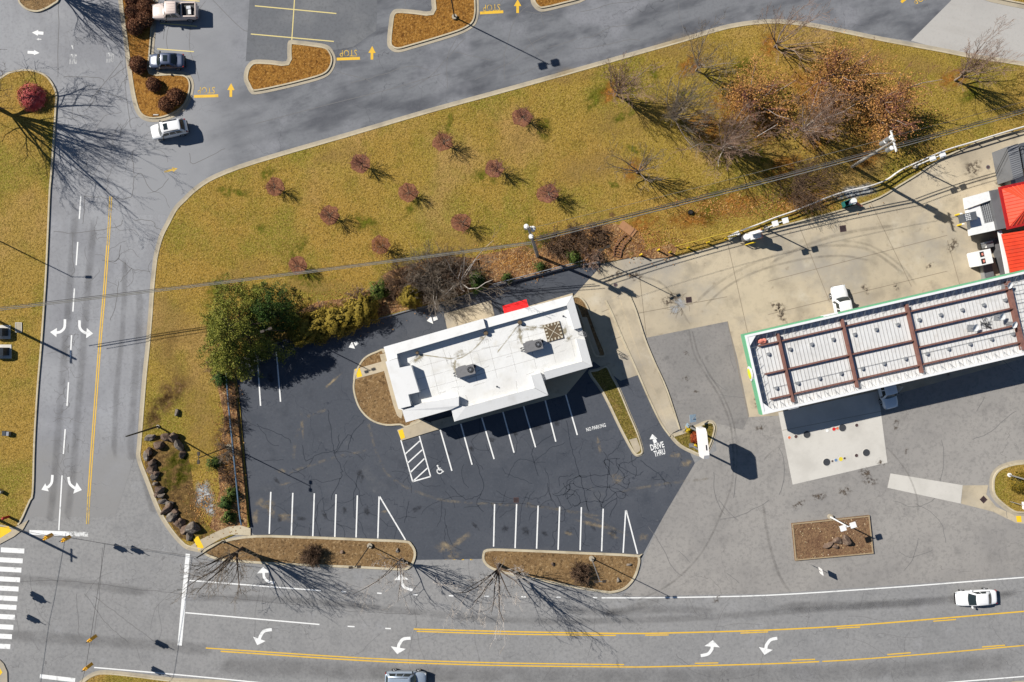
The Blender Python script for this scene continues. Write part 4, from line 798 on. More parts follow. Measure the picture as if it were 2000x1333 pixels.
# twiggy thicket shrub by the pole
def twig_bush(label, px, py, seed, h, rad, n, twig, cat='shrub', name='bare_shrub', group=None, rmin=0.012, z=0.1, maxlev=3, lean=(5, 70), nchild=5):
    p = G(px, py); t = thing(name, label, cat, (p.x, p.y, z), 0, group)
    T = Tree(seed); T.trunk_lev = 1
    for i in range(n):
        a = T.r.uniform(0, 6.283); q = rad * 0.35 * math.sqrt(T.r.random()); tt = math.radians(T.r.uniform(*lean))
        d = Vector((math.sin(tt) * math.cos(a), math.sin(tt) * math.sin(a), math.cos(tt)))
        L = 1.0 / math.sqrt((math.sin(tt) / rad) ** 2 + (math.cos(tt) / h) ** 2)
        T.seg[0].append((Vector((0, 0, 0)), Vector((q * math.cos(a), q * math.sin(a), 0.03)), 0.03, 0.03))
        T.branch((q * math.cos(a), q * math.sin(a), 0), d, L * T.r.uniform(0.7, 1.0), 0.03, 1, maxlev, 0.2, 0.16, nchild, 0.5, rmin, 0.15, (22, 52))
    T.mesh(0, 'stems', A_[twig], t, 4); T.mesh(1, 'crown', A_[twig], t, 3); return t, T
twig_bush('big rounded purplish-brown bare shrub above the white pipe rail', 1563, 362, 41, 3.4, 3.6, 70, 'twig_brown', nchild=6)

# twelve small round trees on the lawn
p0 = G(700, 322); protos = []
for q in range(3):
    proto = thing('round_tree', '', 'tree', (p0.x, p0.y, 0.1), 0, 'small round trees planted on the lawn'); ORG[proto.name] = Vector((0, 0, 0))
    T = Tree(51 + q); lx, ly = T.r.uniform(-.12, .12), T.r.uniform(-.12, .12); T.seg[0].append((Vector((0, 0, 0)), Vector((lx, ly, 0.9)), 0.075, 0.06)); nb = 22 + 4 * q
    for i in range(nb):
        a = 2.4 * i; tt = math.radians(T.r.uniform(4, 88)); d = Vector((math.sin(tt) * math.cos(a), math.sin(tt) * math.sin(a), math.cos(tt)))
        o_ = Vector((lx, ly, 0.72 + T.r.uniform(0, 0.16))); T.branch(o_, d, (1.0 + 0.75 * math.cos(tt)) * (0.92 + 0.08 * q), 0.03, 1, 3, 0.15, 0.15, 5, 0.5, 0.010, 0.2, (22, 46))
    T.mesh(0, 'trunk', A_['twig_grey'], proto, 5); T.mesh(1, 'crown', A_[('twig_rust', 'twig_rust2', 'twig_gold')[q]], proto, 3); protos.append(proto)
LT = [(536, 362, 'leftmost of the small round lawn trees, nearest the road bend'), (702, 318, 'small round lawn tree in the upper row, left end, near the road'), (862, 276, 'small round lawn tree in the upper row, between its two row mates'), (1017, 227, 'topmost small round lawn tree, right end of the upper row'),
      (643, 418, 'small round lawn tree low on the left, between the bend tree and the golden one'), (796, 373, 'small round lawn tree in the middle of the lawn triangle'), (963, 328, 'small round lawn tree between the middle tree and the topmost one'), (1067, 376, 'rightmost small round lawn tree, purplish twigs, above the transformer pole'),
      (741, 476, 'golden-brown small round lawn tree just above the overhead cable'), (899, 432, 'small round lawn tree up and left of the transformer pole'), (580, 514, 'lowest small round lawn tree, its shadow crossing the overhead cable')]
for i, (x, y, lb) in enumerate(LT):
    q = 2 if i == 8 else (1 if i in (1, 3, 6, 7) else 0); o = protos[q] if not protos[q].get('label') else copy_tree(protos[q])
    p = G(x + 6, y + 7); o.location = (p.x, p.y, 0.1); o['label'] = lb; o.rotation_euler = (0, 0, i * 1.3); s = 0.9 + 0.22 * ((i * 7) % 5) / 5; o.scale = (s, s, s)
m = MB(); rg_ = random.Random(8)
for x, y, _ in LT:
    p = G(x + 2, y + 3); m.sheet([(p.x + (1.08 + 0.2 * ((x * 7) % 5) / 5) * (1 + rg_.uniform(-.14, .14)) * math.cos(a), p.y + 1.12 * (1 + rg_.uniform(-.14, .14)) * math.sin(a)) for a in np.linspace(0, 6.283, 20)[:-1]], 0.126)
uv_blobs('leaf_litter', [(*G(x, y)[:2], 1.9, 1.7, 0) for x, y in ((1193, 182), (1347, 132), (1503, 90), (1860, 155), (1238, 332))], 0.127, A_['litter_alpha'], lawn, 15)
structure(m.build('mulch_ring', A_['mulch_ring'], normals=False))

# clipped round shrubs in the upper left island
rg = np.random.default_rng(5); p = G(0, 0)
box0 = thing('clipped_shrub', '', 'shrub', (0, 0, 0.1), 0, 'clipped round shrubs in the long island')
m = MB().sphere((0, 0, 0.5), 0.84, 18, 12, (1, 1, 0.72), 0.03, random.Random(3), 0.02); m.build('foliage_mass', A_['boxleaf'], box0, local=True, smooth=True)
leaf_mesh('leaves', mound(rg, 2600, (0, 0, 0.38), (0.93, 0.93, 0.78), 0.9, 0.03), 0.06, A_['boxleaf'], box0, 3)
BX = [(257, -1, 0.95, 'clipped brown shrub cut by the top edge of the photo'), (284, 10, 1.12, 'clipped brown shrub against the pickup, upper one'), (258, 23, 1.0, 'clipped brown shrub at the left kerb, second from the top'), (282, 36, 1.12, 'clipped brown shrub right below the pickup bonnet'),
      (263, 51, 1.12, 'lowest shrub of the clipped cluster beside the pickup'), (269, 126, 1.1, 'lone clipped shrub left of the blue-grey sedan'), (298, 164, 0.92, 'lone clipped shrub in the middle of the island end'), (342, 188, 1.08, 'clipped shrub at the right of the pair by the island tip'), (323, 203, 1.0, 'clipped shrub at the left of the pair by the island tip')]
for i, (x, y, s, lb) in enumerate(BX):
    o = box0 if i == 0 else copy_tree(box0)
    p = G(x, y, 0.7); o.location = (p.x, p.y, 0.1); o.scale = (s, s, s * 0.95); o.rotation_euler = (0, 0, i * 0.9); o['label'] = lb

def foliage_bush(label, name, px, py, seed, r, h, n, size, mat, dark=None, z=0.1, cat='shrub', lump=0.2, group=None, core=True):
    p = G(px, py, h * 0.5); t = thing(name, label, cat, (p.x, p.y, z), 0, group); rg = np.random.default_rng(seed)
    if core: MB().sphere((0, 0, h * 0.36), 1.0, 12, 8, (r * 0.55, r * 0.55, h * 0.36), 0.22, random.Random(seed), 0.0).build('branch_mass', A_[dark or mat], t, local=True, smooth=True)
    leaf_mesh('leaves', mound(rg, n, (0, 0, h * 0.25), (r, r, h * 0.75), 0.62, lump, seed), size, A_[mat], t, seed, 0.15); return t
foliage_bush('crimson dome shrub on the rounded verge at the upper left', 'red_shrub', 59, 190, 61, 1.7, 1.5, 4200, 0.075, 'red', 'red', lump=0.08)
foliage_bush('rust-red round shrub behind the tall white sign', 'red_shrub', 1361, 856, 62, 0.75, 1.0, 1500, 0.07, 'rust', 'rust', lump=0.15)
foliage_bush('yellow grass tuft beside the small back-to-front sign', 'ornamental_grass', 1345, 838, 63, 0.42, 0.6, 420, 0.09, 'yellow_grass', lump=0.4, cat='grass', core=False)
foliage_bush('pale yellow tuft below the rust-red shrub', 'ornamental_grass', 1358, 871, 64, 0.25, 0.4, 160, 0.08, 'yellow_grass', lump=0.4, cat='grass', core=False)
foliage_bush('upright bronze conifer bush at the left end of the bare thicket', 'bronze_shrub', 803, 582, 65, 1.35, 2.4, 5200, 0.08, 'gold', 'gold_dark', lump=0.3)
foliage_bush('small green shrub by the guard rail under the transformer pole, left one', 'green_shrub', 990, 543, 66, 0.6, 0.8, 900, 0.07, 'green', lump=0.55, group='low green shrubs above the drive')
foliage_bush('small green shrub under the transformer pole shadow', 'green_shrub', 1056, 521, 67, 0.65, 0.9, 900, 0.07, 'green', lump=0.55, group='low green shrubs above the drive')
foliage_bush('larger green shrub at the right end of the guard rail', 'green_shrub', 1121, 504, 68, 0.9, 1.1, 1500, 0.07, 'green', lump=0.55, group='low green shrubs above the drive')
foliage_bush('green broadleaf shrub left of the bare thicket', 'green_shrub', 741, 568, 69, 1.2, 1.8, 2000, 0.09, 'green', lump=0.55, group='low green shrubs above the drive')
foliage_bush('dark green shrub at the right edge of the bare thicket', 'green_shrub', 935, 552, 70, 1.1, 1.8, 2200, 0.08, 'ever_dark', lump=0.55, group='low green shrubs above the drive')
for i, (x, y, r, h, lb) in enumerate(((420, 905, 0.7, 0.9, 'green shrub beside the parking lamp at the blue rail'), (440, 985, 0.9, 1.2, 'green shrub near the lower end of the blue rail'), (447, 1010, 0.8, 1.0, 'green shrub at the foot of the blue rail by the walk'), (432, 740, 1.0, 1.3, 'dark green shrub below the big evergreen'), (452, 965, 0.7, 1.0, 'green shrub pressed against the blue rail, upper of the lower three'))):
    foliage_bush(lb, 'green_shrub', x, y, 80 + i, r, h, 1400, 0.085, 'green' if i % 2 == 0 else 'ever_dark', 'ever_dark', lump=0.6, group='green shrubs along the blue rail')
foliage_bush('mossy round bush at the right edge island', 'green_shrub', 1996, 944, 90, 1.3, 1.0, 1600, 0.08, 'gold_dark', 'green', lump=0.2)

# golden hedge: a row of clipped evergreens grown together
for i, (x, y, r, h, lb) in enumerate(((583, 652, 1.5, 2.0, 'golden hedge clump half under the evergreen'), (598, 645, 1.7, 2.1, 'golden hedge clump at the evergreen end of the row'), (625, 634, 1.75, 2.2, 'second golden hedge clump from the evergreen'), (652, 627, 1.7, 2.2, 'golden hedge clump in the middle of the row'), (680, 617, 1.75, 2.3, 'second golden hedge clump from the drive arrow end'), (709, 606, 1.75, 2.4, 'golden hedge clump at the right end of the row'))):
    foliage_bush(lb, 'golden_hedge', x, y, 100 + i, r, h, 4600, 0.115, 'gold', 'gold_dark', lump=0.36, cat='hedge', group='golden hedge along the drive')
for i, (x, y, lb) in enumerate(((628, 655, 'low golden shrub in front of the hedge, left'), (668, 641, 'low golden shrub in front of the hedge, right'))):
    foliage_bush(lb, 'golden_hedge', x, y, 110 + i, 1.1, 1.2, 1900, 0.07, 'gold', 'gold_dark', lump=0.3, cat='hedge', group='golden hedge along the drive')

# big evergreens at the lot corner
def evergreen(label, px, py, seed, h, rad, n, mat, z0=0.9, clumps=220, wood='wood_dark'):
    p = G(px, py); t = thing('evergreen_tree', label, 'tree', (p.x, p.y, 0.1), 0, 'evergreens at the corner of the lot'); R = random.Random(seed); rg = np.random.default_rng(seed)
    tr = MB().tube([(0, 0, 0), (0.1, 0, h * 0.45), (0, 0.1, h * 0.9)], [0.24, 0.17, 0.05], 7); tr.build('trunk', A_[wood], t, local=True)
    br = MB(); pts = []; 
    for i in range(clumps):
        zz = z0 + (h - z0) * (R.random() ** 1.25); f = (zz - z0) / (h - z0); rr_ = rad * (1 - f ** 1.7 * 0.86) * (0.45 + 0.6 * math.sqrt(R.random())); a = R.uniform(0, 6.283)
        rr_ *= 1 + 0.2 * math.sin(3 * a + seed) + 0.1 * math.sin(7 * a)
        c = np.array([rr_ * math.cos(a), rr_ * math.sin(a), zz]); st = (0, 0, max(0.4, zz - 0.2 * rr_))
        if i % 2 == 0: br.tube([st, (c[0] * 0.6, c[1] * 0.6, zz + 0.1), tuple(c)], [0.05, 0.03, 0.012], 4, False)
        k = int(n / clumps); dirv = np.array([math.cos(a), math.sin(a), -0.12]); u = rg.random((k, 1)); L = R.uniform(0.7, 1.5)
        q = c + dirv * (u - 0.4) * L + rg.normal(size=(k, 3)) * np.array([0.24, 0.24, 0.13]) * (1.15 - 0.6 * u)
        pts.append(q)
    br.build('branches', A_[wood], t, local=True)
    P = np.concatenate(pts); P[:, 2] = np.maximum(P[:, 2], 0.15); leaf_mesh('crown', P, 0.10, A_[mat], t, seed, 0.1, 0.4)
evergreen('large yellow-green evergreen at the top left corner of the dark lot', 492, 640, 71, 7.2, 5.3, 36000, 'ever', clumps=380)
evergreen('darker evergreen crowding the right side of the large yellow-green one', 545, 612, 72, 6.0, 2.8, 12000, 'ever_dark', clumps=150)
evergreen('smaller evergreen lobe hanging over the blue rail end', 470, 700, 73, 4.6, 2.4, 8500, 'ever', clumps=110)

# bare thickets
TG = 'bare thicket behind the drive'
for i, (x, y, h, r, n, tw, lb) in enumerate(((790, 548, 2.8, 2.3, 80, 'twig_brown', 'purple-brown bare shrub in the thicket above the bronze conifer'), (838, 532, 3.6, 3.0, 110, 'twig_grey', 'tallest purple-brown bare shrub in the middle of the thicket'), (884, 530, 3.4, 2.6, 90, 'twig_brown', 'purple-brown bare shrub behind the whitish tree'), (856, 572, 2.8, 2.6, 80, 'twig_grey', 'greyish bare shrub over the drive kerb, right of the bronze conifer'),
      (700, 585, 1.5, 1.5, 30, 'twig_pink', 'low pinkish bare shrub above the golden hedge'), (625, 612, 0.9, 1.8, 30, 'twig_pink', 'very low pinkish bare shrub left above the golden hedge'))):
    twig_bush(lb, x, y, 120 + i, h, r, n, tw, group=TG)
bare_tree('whitish bare tree rising from the thicket beside the drive', 900, 552, 130, 6.2, 1.3, 0.13, 9, wood='twig_white', twig='twig_grey', lean=(12, 62), nchild=5)
bare_tree('low whitish bare tree leaning over the bronze conifer', 850, 560, 131, 3.6, 0.6, 0.08, 6, wood='twig_white', twig='twig_grey', lean=(20, 66), nchild=4)
for i, (x, y, h, r, n, tw, lb) in enumerate(((1080, 478, 1.3, 2.2, 70, 'twig_brown', 'low purplish shrub mass right of the transformer pole'), (1120, 470, 1.3, 2.4, 76, 'twig_brown', 'low purplish shrub mass above the guard rail'), (1165, 462, 1.1, 2.0, 60, 'twig_brown', 'low purplish shrub mass near the rusty ladder'), (1153, 505, 1.6, 1.5, 34, 'twig_pink', 'pinkish twig bush at the parking lamp by the forecourt corner'))):
    twig_bush(lb, x, y, 140 + i, h, r, n, tw, group='bare shrubs right of the transformer pole')
for i, (x, y, h, r, n, tw, lb) in enumerate(((452, 775, 1.4, 1.3, 30, 'twig_brown', 'bare brown shrub at the upper part of the blue rail'), (450, 830, 1.5, 1.3, 30, 'twig_brown', 'bare brown shrub on the blue rail opposite the stop for turning'), (446, 880, 1.5, 1.4, 30, 'twig_grey', 'greyish bare shrub on the blue rail by the parking lamp'), (452, 925, 1.4, 1.2, 28, 'twig_brown', 'bare brown shrub on the lower middle of the blue rail'), (420, 715, 1.0, 1.1, 22, 'twig_pink', 'low pinkish shrub below the left side of the evergreen'))):
    twig_bush(lb, x, y, 150 + i, h, r, n, tw, group='bare shrubs along the blue rail')

# street island trees
B1, _ = bare_tree('tall dark bare tree at the left end of the left street island', 474, 1070, 161, 9.6, 1.8, 0.19, 10, wood='wood_dark', twig='twig_grey', lean=(8, 44), nchild=6, rmin=0.012, up=0.3, squeeze=0.6, group='bare street trees')
bare_tree('bare tree at the right tip of the left street island', 784, 1092, 162, 7.0, 1.6, 0.15, 7, wood='wood_dark', twig='twig_white', lean=(12, 56), nchild=5, rmin=0.013, squeeze=0.8, group='bare street trees')
bare_tree('tall bare tree at the left end of the right street island', 974, 1102, 163, 10.2, 2.0, 0.2, 8, wood='wood_dark', twig='twig_white', lean=(10, 50), nchild=5, rmin=0.015, up=0.3, squeeze=0.66, group='bare street trees')
bare_tree('large dark bare tree on the left photo edge beside the crimson shrub', -2, 212, 164, 11.0, 1.8, 0.28, 15, wood='wood_dark', twig='wood_dark', lean=(8, 56), nchild=7, rmin=0.013, up=0.25, squeeze=0.72, group='big bare trees at the upper left')
bare_tree('bare tree above the top left photo edge, only its shadow and lower limbs in view', 92, -22, 165, 8.2, 1.4, 0.2, 12, wood='wood_dark', twig='wood_dark', lean=(10, 54), nchild=7, rmin=0.013, squeeze=0.72, group='big bare trees at the upper left')
for x, y, s, r, lb in ((612, 1083, 171, 1.25, 'round brown shrub in the left street island'), (1133, 1116, 172, 1.25, 'round brown shrub in the right street island below the lamp')):
    twig_bush(lb, x, y, s, 1.7, r, 80, 'twig_brown', name='round_shrub', group='round brown shrubs in the street islands', rmin=0.014, nchild=6)

# loose leaves on the ground
rg = np.random.default_rng(77); P = []
for cx, cy, a, b, n in ((1480, 225, 75, 60, 2600), (1650, 190, 90, 65, 3200), (1730, 240, 90, 60, 2600), (1420, 405, 120, 26, 1400), (1560, 395, 90, 24, 900), (1000, 510, 60, 30, 1300), (1130, 480, 80, 36, 1200), (1270, 470, 60, 30, 900), (680, 600, 90, 30, 700), (445, 880, 22, 130, 900), (400, 985, 24, 50, 500)):
    q = rg.normal(size=(n, 2)) * 0.55
    for dx, dy in q:
        p = G(cx + dx * a, cy + dy * b); P.append((p.x, p.y, 0.14 + 0.03 * rg.random()))
P = np.array(P)
A_['fallen'] = leafmat('fallen_dry_leaves', (178, 128, 66), (140, 92, 46), (104, 66, 36), (216, 178, 120))
o = leaf_mesh('fallen_leaves', P, 0.085, A_['fallen'], None, 6, 2.0); tag(o, kind='stuff')

# ------------------------------------------------------------------ restaurant building (vacant drive through) in the middle
A_['tpo'] = material('white_roof_membrane', seen(228, 228, 226), [(0.16, 4, 0.44, 0.72, seen(214, 212, 207), 0.8), (0.7, 6, 0.5, 0.76, seen(202, 199, 190), 0.55), (0.5, 4, 0.6, 0.8, seen(206, 200, 184), 0.5)], rough=0.65, bump=(1.1, 4, 0.035), spec=0.3)
A_['tpo_cap'] = material('white_parapet_membrane', seen(226, 226, 225), [(0.6, 5, 0.5, 0.78, seen(208, 206, 202), 0.6), (2.4, 5, 0.58, 0.75, seen(204, 202, 196), 0.4)], rough=0.65, bump=(3, 4, 0.008), spec=0.3)
A_['stucco'] = material('beige_stucco_wall', seen(196, 184, 164), [(1.5, 5, 0.45, 0.7, seen(174, 162, 142), 0.6)], rough=0.9, bump=(20, 4, 0.004))
A_['glass'] = material('dark_window_glass', (0.02, 0.025, 0.03, 1), rough=0.06, spec=0.6)
A_['alu'] = plain('aluminium', 170, 172, 176, 0.4, 0.6)
A_['unit_grey'] = plain('grey_painted_steel', 128, 127, 128, 0.5, 0.1)
A_['black'] = material('black_plastic', (0.012, 0.012, 0.014, 1), rough=0.6)
A_['red_awning'] = plain('red_awning_canvas', 238, 22, 24, 0.7, grain=0.03)
A_['steel_white'] = plain('white_painted_steel', 240, 240, 238, 0.45, grain=0.05)
A_['rust_steel'] = material('rust_red_primed_steel', seen(134, 96, 86), [(1.4, 5, 0.42, 0.7, seen(110, 76, 68), 0.7), (3, 4, 0.55, 0.72, seen(158, 116, 102), 0.5)], rough=0.8)
A_['yellow_steel'] = plain('yellow_painted_steel', 238, 204, 40, 0.5, grain=0.06)
A_['galv'] = plain('galvanised_steel', 178, 180, 182, 0.45, 0.5, grain=0.1)
A_['pipe_white'] = plain('white_pvc_pipe', 236, 232, 226, 0.5, grain=0.06)

ZD, ZP = 3.85, 4.4
bl = thing('restaurant_building', 'white flat-roofed drive-through restaurant with stepped parapets in the dark lot', 'building', G(955, 700))
outl = [(750, 678), (944, 623), (946, 623.5), (1118, 577), (1136, 640), (1139, 652), (1143, 664), (1157.5, 716), (1067.5, 742), (1060, 744), (1071, 772.5), (887.5, 824), (881, 800.5), (793, 825), (786, 802), (778, 799), (753, 707), (757, 705)]
W_ = GL(outl, ZP)
inset = offset([(p.x, p.y) for p in W_], 0.18 if sum(W_[i].x * W_[(i + 1) % len(W_)].y - W_[(i + 1) % len(W_)].x * W_[i].y for i in range(len(W_))) > 0 else -0.18, True)
MB().prism(inset, 0.0, ZD - 0.02).build('wall', A_['stucco'], bl, normals=False)
roof = MB().sheet([(p.x, p.y) for p in GL(outl, ZD)], ZD).build('roof', A_['tpo'], bl, normals=False)
def parapet(px, tops, zr=ZP):
    return MB().prism([(p.x, p.y) for p in GL(px, zr)], ZD - 0.25, tops).build('parapet', A_['tpo_cap'], bl, normals=False)
def tops(px, outer, zo, zi):
    return [zo if i in outer else zi for i in range(len(px))]
q = [(750, 678), (944, 623), (949, 641), (776, 691.5), (777, 699), (757, 705.5)]; parapet(q, [4.62, 4.62, 4.74, 4.74, 4.74, 4.62])
q = [(944.6, 623.3), (1118, 577), (1107, 597), (949.6, 641)]; parapet(q, [4.2, 4.2, 4.36, 4.36])
q = [(1118.2, 577.3), (1136, 640), (1121.5, 644), (1107.2, 597.3)]; parapet(q, [4.2, 4.2, 4.36, 4.36])
q = [(1143, 664), (1157.5, 716), (1137, 706), (1125, 661)]; parapet(q, [4.25, 4.25, 4.42, 4.42])
q = [(1157.2, 716.3), (1067.5, 742), (1061, 727), (1136.7, 706.3)]; parapet(q, [4.2, 4.2, 4.45, 4.45])
q = [(1056, 728.6), (1071, 772.2), (1044, 757.7), (1037, 734)]; parapet(q, [4.3, 4.2, 4.45, 4.45])
q = [(1070.8, 772.6), (887.5, 824), (881.5, 800.5), (897, 793), (910, 795), (1043.8, 758.1)]; parapet(q, [4.2, 4.2, 4.35, 4.4, 4.45, 4.45])
q = [(786, 802), (793, 825), (881, 800), (896.5, 792.5), (896.5, 775), (823, 788)]; parapet(q, [4.6, 4.55, 4.55, 4.7, 4.75, 4.7])
q = [(753, 707), (776, 700), (780.6, 718.5), (803, 714), (819, 766), (797.5, 771), (803, 793), (778, 799)]
MB().prism([(p.x, p.y) for p in GL(q, 4.9)], ZD - 0.25, [4.9, 4.95, 4.95, 4.97, 4.97, 4.95, 4.95, 4.9]).build('roof_tower', A_['tpo_cap'], bl, normals=False)
# membrane folds, seams and water stains belong to the roof
def RX(l, sub=4): return [(p.x, p.y) for p in GL(smooth_line(l, sub), ZD)]
uv_strip('membrane_seam', [{'p': RX(l), 'w': w} for l, w in (([(952, 652), (928, 680), (905, 697), (890, 702)], 0.22), ([(816, 692), (850, 697), (890, 702)], 0.2), ([(1014, 633), (990, 665), (970, 690)], 0.2), ([(1015, 634), (1040, 640), (1062, 640)], 0.2), ([(890, 702), (888, 720), (894, 735)], 0.35), ([(1014, 640), (1016, 660), (1022, 675)], 0.4))], 0.2, ZD + 0.006, A_['roof_line'], roof)
fr = random.Random(5); fl = []
for i in range(30):
    x, y = fr.uniform(840, 1110), fr.uniform(640, 780)
    if y < 700 - (x - 780) * 0.27 - 6 or y > 800 - (x - 780) * 0.2: continue
    a = fr.choice((-0.27, -0.27, 1.3)) + fr.gauss(0, 0.12); L = fr.uniform(10, 40)
    fl.append({'p': RX([(x, y), (x + L * 0.5 * math.cos(a), y + L * 0.5 * math.sin(a) + fr.uniform(-1, 1)), (x + L * math.cos(a), y + L * math.sin(a))]), 'w': 0.16})
for a0, b0, k in ((952, 652, 7), (816, 692, 8), (1015, 634, 9)):
    for i in range(k):
        t = 0.6 + i * 0.22; fl.append({'p': RX([(a0, b0), (a0 + 10 * math.cos(t + .4), b0 + 10 * math.sin(t)), (a0 + 21 * math.cos(t + .4), b0 + 20 * math.sin(t))]), 'w': 0.13})
uv_strip('membrane_fold', fl, 0.15, ZD + 0.004, A_['roof_fold'], roof)['kind'] = 'stuff'
uv_blobs('water_stain', [(*G(x, y, ZD)[:2], a / 16, b / 16, r) for x, y, a, b, r in ((888, 712, 9, 14, 0.2), (1015, 655, 7, 22, 0.1), (1050, 640, 30, 8, 0.2), (940, 665, 14, 9, 0.6), (815, 700, 16, 10, 0.3), (1100, 645, 10, 18, 0), (1110, 660, 10, 8, 0), (800, 740, 6, 18, 0.2), (900, 690, 20, 8, 0.6))], ZD + 0.008, A_['roof_stain'], roof, 4)['kind'] = 'stuff'
sl_ = []
for i in range(9): sl_.append({'p': RX([(800 + i * 38, 705 - i * 10.4), (812 + i * 38, 752 - i * 10.4), (820 + i * 38, 784 - i * 10.4)]), 'w': 0.10})
for i in range(3): sl_.append({'p': RX([(800 + i * 5, 722 + i * 22), (960 + i * 5, 678 + i * 22), (1112 + i * 5, 636 + i * 22)]), 'w': 0.10})
uv_strip('membrane_seam', sl_, 0.1, ZD + 0.003, A_['roof_fold'], roof)['kind'] = 'stuff'
# red awning, doors and windows
a0, a1 = G(981, 598, 2.9), G(1028, 585, 2.9); b0, b1 = G(988, 624, 3.4), G(1036, 611, 3.4)
aw = MB(); aw.add([(b0.x, b0.y, 3.4), (b1.x, b1.y, 3.4), (a1.x, a1.y, 2.9), (a0.x, a0.y, 2.9), (a0.x, a0.y, 2.6), (a1.x, a1.y, 2.6), (b0.x, b0.y, 2.6), (b1.x, b1.y, 2.6)], [(0, 1, 2, 3), (3, 2, 5, 4), (0, 3, 4, 6), (2, 1, 7, 5)])
aw.build('awning', A_['red_awning'], bl)
def wallpane(name, i0, t0, t1, z0, z1, mat, out=0.03):
    A, B = Vector(inset[i0]), Vector(inset[(i0 + 1) % len(inset)]); d = (B - A); n = Vector((d.y, -d.x)).normalized()
    c = sum((Vector(p) for p in inset), Vector((0, 0))) / len(inset)
    if (c - A).dot(n) > 0: n = -n
    p, q = A + d * t0 + n * out, A + d * t1 + n * out; m = MB()
    m.add([(p.x, p.y, z0), (q.x, q.y, z0), (q.x, q.y, z1), (p.x, p.y, z1), (p.x - n.x * .06, p.y - n.y * .06, z0), (q.x - n.x * .06, q.y - n.y * .06, z0), (q.x - n.x * .06, q.y - n.y * .06, z1), (p.x - n.x * .06, p.y - n.y * .06, z1)], [(0, 1, 2, 3), (0, 4, 5, 1), (1, 5, 6, 2), (2, 6, 7, 3), (3, 7, 4, 0)])
    return m.build(name, A_[mat], bl)
for t in (0.06, 0.26, 0.46, 0.66): wallpane('window', 10, t, t + 0.16, 0.9, 2.5, 'glass')
wallpane('door', 10, 0.86, 0.96, 0.05, 2.3, 'glass'); wallpane('door', 12, 0.1, 0.36, 0.05, 2.3, 'glass'); wallpane('window', 12, 0.45, 0.9, 0.9, 2.5, 'glass')
for t in (0.15, 0.5): wallpane('window', 15, t, t + 0.25, 0.9, 2.5, 'glass')
wallpane('window', 2, 0.3, 0.45, 1.0, 2.2, 'glass'); wallpane('door', 5, 0.2, 0.8, 0.05, 2.2, 'alu')
ld = MB()
for s in (0, 9): ld.tube([G(1127 + s * 0.35, 645 + s, 4.7), G(1141 + s * 0.35, 649 + s, 4.75), G(1147 + s * 0.35, 650 + s, 0.5)], 0.035, 5)
for i in range(6): ld.tube([G(1128 + i * 3, 646 + i * .6, 4.72), G(1131 + i * 3, 655 + i * .6, 4.72)], 0.025, 4)
ld.build('roof_ladder', A_['unit_grey'], bl)

# rooftop equipment: stands on the roof, so things of their own
def rooftop_unit(label, px, py, rz):
    p = G(px, py, 4.6); t = thing('rooftop_unit', label, 'air conditioner', (p.x, p.y, ZD), rz, 'rooftop air conditioners')
    b = MB().box((0, 0, 0.6), (2.15, 1.15, 0.95)); b.box((-0.3, 0.62, 0.6), (0.9, 0.12, 0.7)); b.box((0, 0, 0.06), (2.0, 1.0, 0.14)); b.build('casing', A_['unit_grey'], t, local=True)
    f = MB().cyl((0.62, 0.0, 1.075), 0.36, 0.04, 20); f.build('fan_guard', A_['black'], t, local=True)
    h = MB().cyl((0.62, 0, 1.115), 0.12, 0.05, 10)
    for k in range(4): h.box((0.62, 0, 1.12), (0.62, 0.03, 0.012), k * math.pi / 4)
    h.build('fan', A_['alu'], t, local=True)
    MB().box((1.17, 0.25, 0.62), (0.22, 0.36, 0.3)).build('vent_hood', A_['black'], t, local=True)
    pp = MB()
    for k in (0.1, -0.2): pp.tube([(-1.08, k, 0.3), (-1.35, k, 0.25), (-1.5, k - 0.05, 0.05)], 0.04, 5); pp.sphere((-1.36, k, 0.27), 0.075, 6, 4)
    pp.build('pipe', A_['black'], t, local=True)
rooftop_unit('grey rooftop air conditioner nearer the west parapet', 909, 725, math.radians(15)); rooftop_unit('grey rooftop air conditioner nearer the brown grille', 1041, 676, math.radians(15))
p = G(1081, 648, 3.95); t = thing('roof_grille', 'square brown metal grille with a cross brace lying on the white roof', 'grille', (p.x, p.y, ZD), math.radians(15))
A_['brown_metal'] = plain('brown_stained_steel', 104, 88, 66, 0.7)
A_['cream_metal'] = plain('cream_slats', 206, 198, 178, 0.7)
MB().box((0, 0, 0.06), (1.95, 2.05, 0.12)).build('tray', A_['brown_metal'], t, local=True)
m = MB()
for i in range(5):
    for s in (-1, 1): m.box((s * 0.80, -0.8 + i * 0.4, 0.14), (0.26, 0.16, 0.05)); m.box((-0.8 + i * 0.4, s * 0.85, 0.14), (0.16, 0.26, 0.052))
m.box((0, 0, 0.15), (2.5, 0.06, 0.04), 0.8); m.box((0, 0, 0.155), (2.5, 0.06, 0.04), -0.8); m.build('slats', A_['cream_metal'], t, local=True)
for px, py, r, lb in ((949, 651, 0.27, 'dark round roof vent beside the parapet step'), (1015.5, 630.5, 0.27, 'dark round roof vent above the grille side unit'), (815, 689.5, 0.2, 'small dark roof vent near the west end of the roof')):
    p = G(px, py, 4.1); t = thing('roof_vent', lb, 'vent', (p.x, p.y, ZD), 0, 'roof vents')
    MB().cyl((0, 0, 0), r * 0.7, 0.3, 12).build('stack', A_['brown_metal'], t, local=True); MB().cyl((0, 0, 0.3), r, 0.14, 14, r * 0.8).build('cap', A_['brown_metal'], t, local=True)
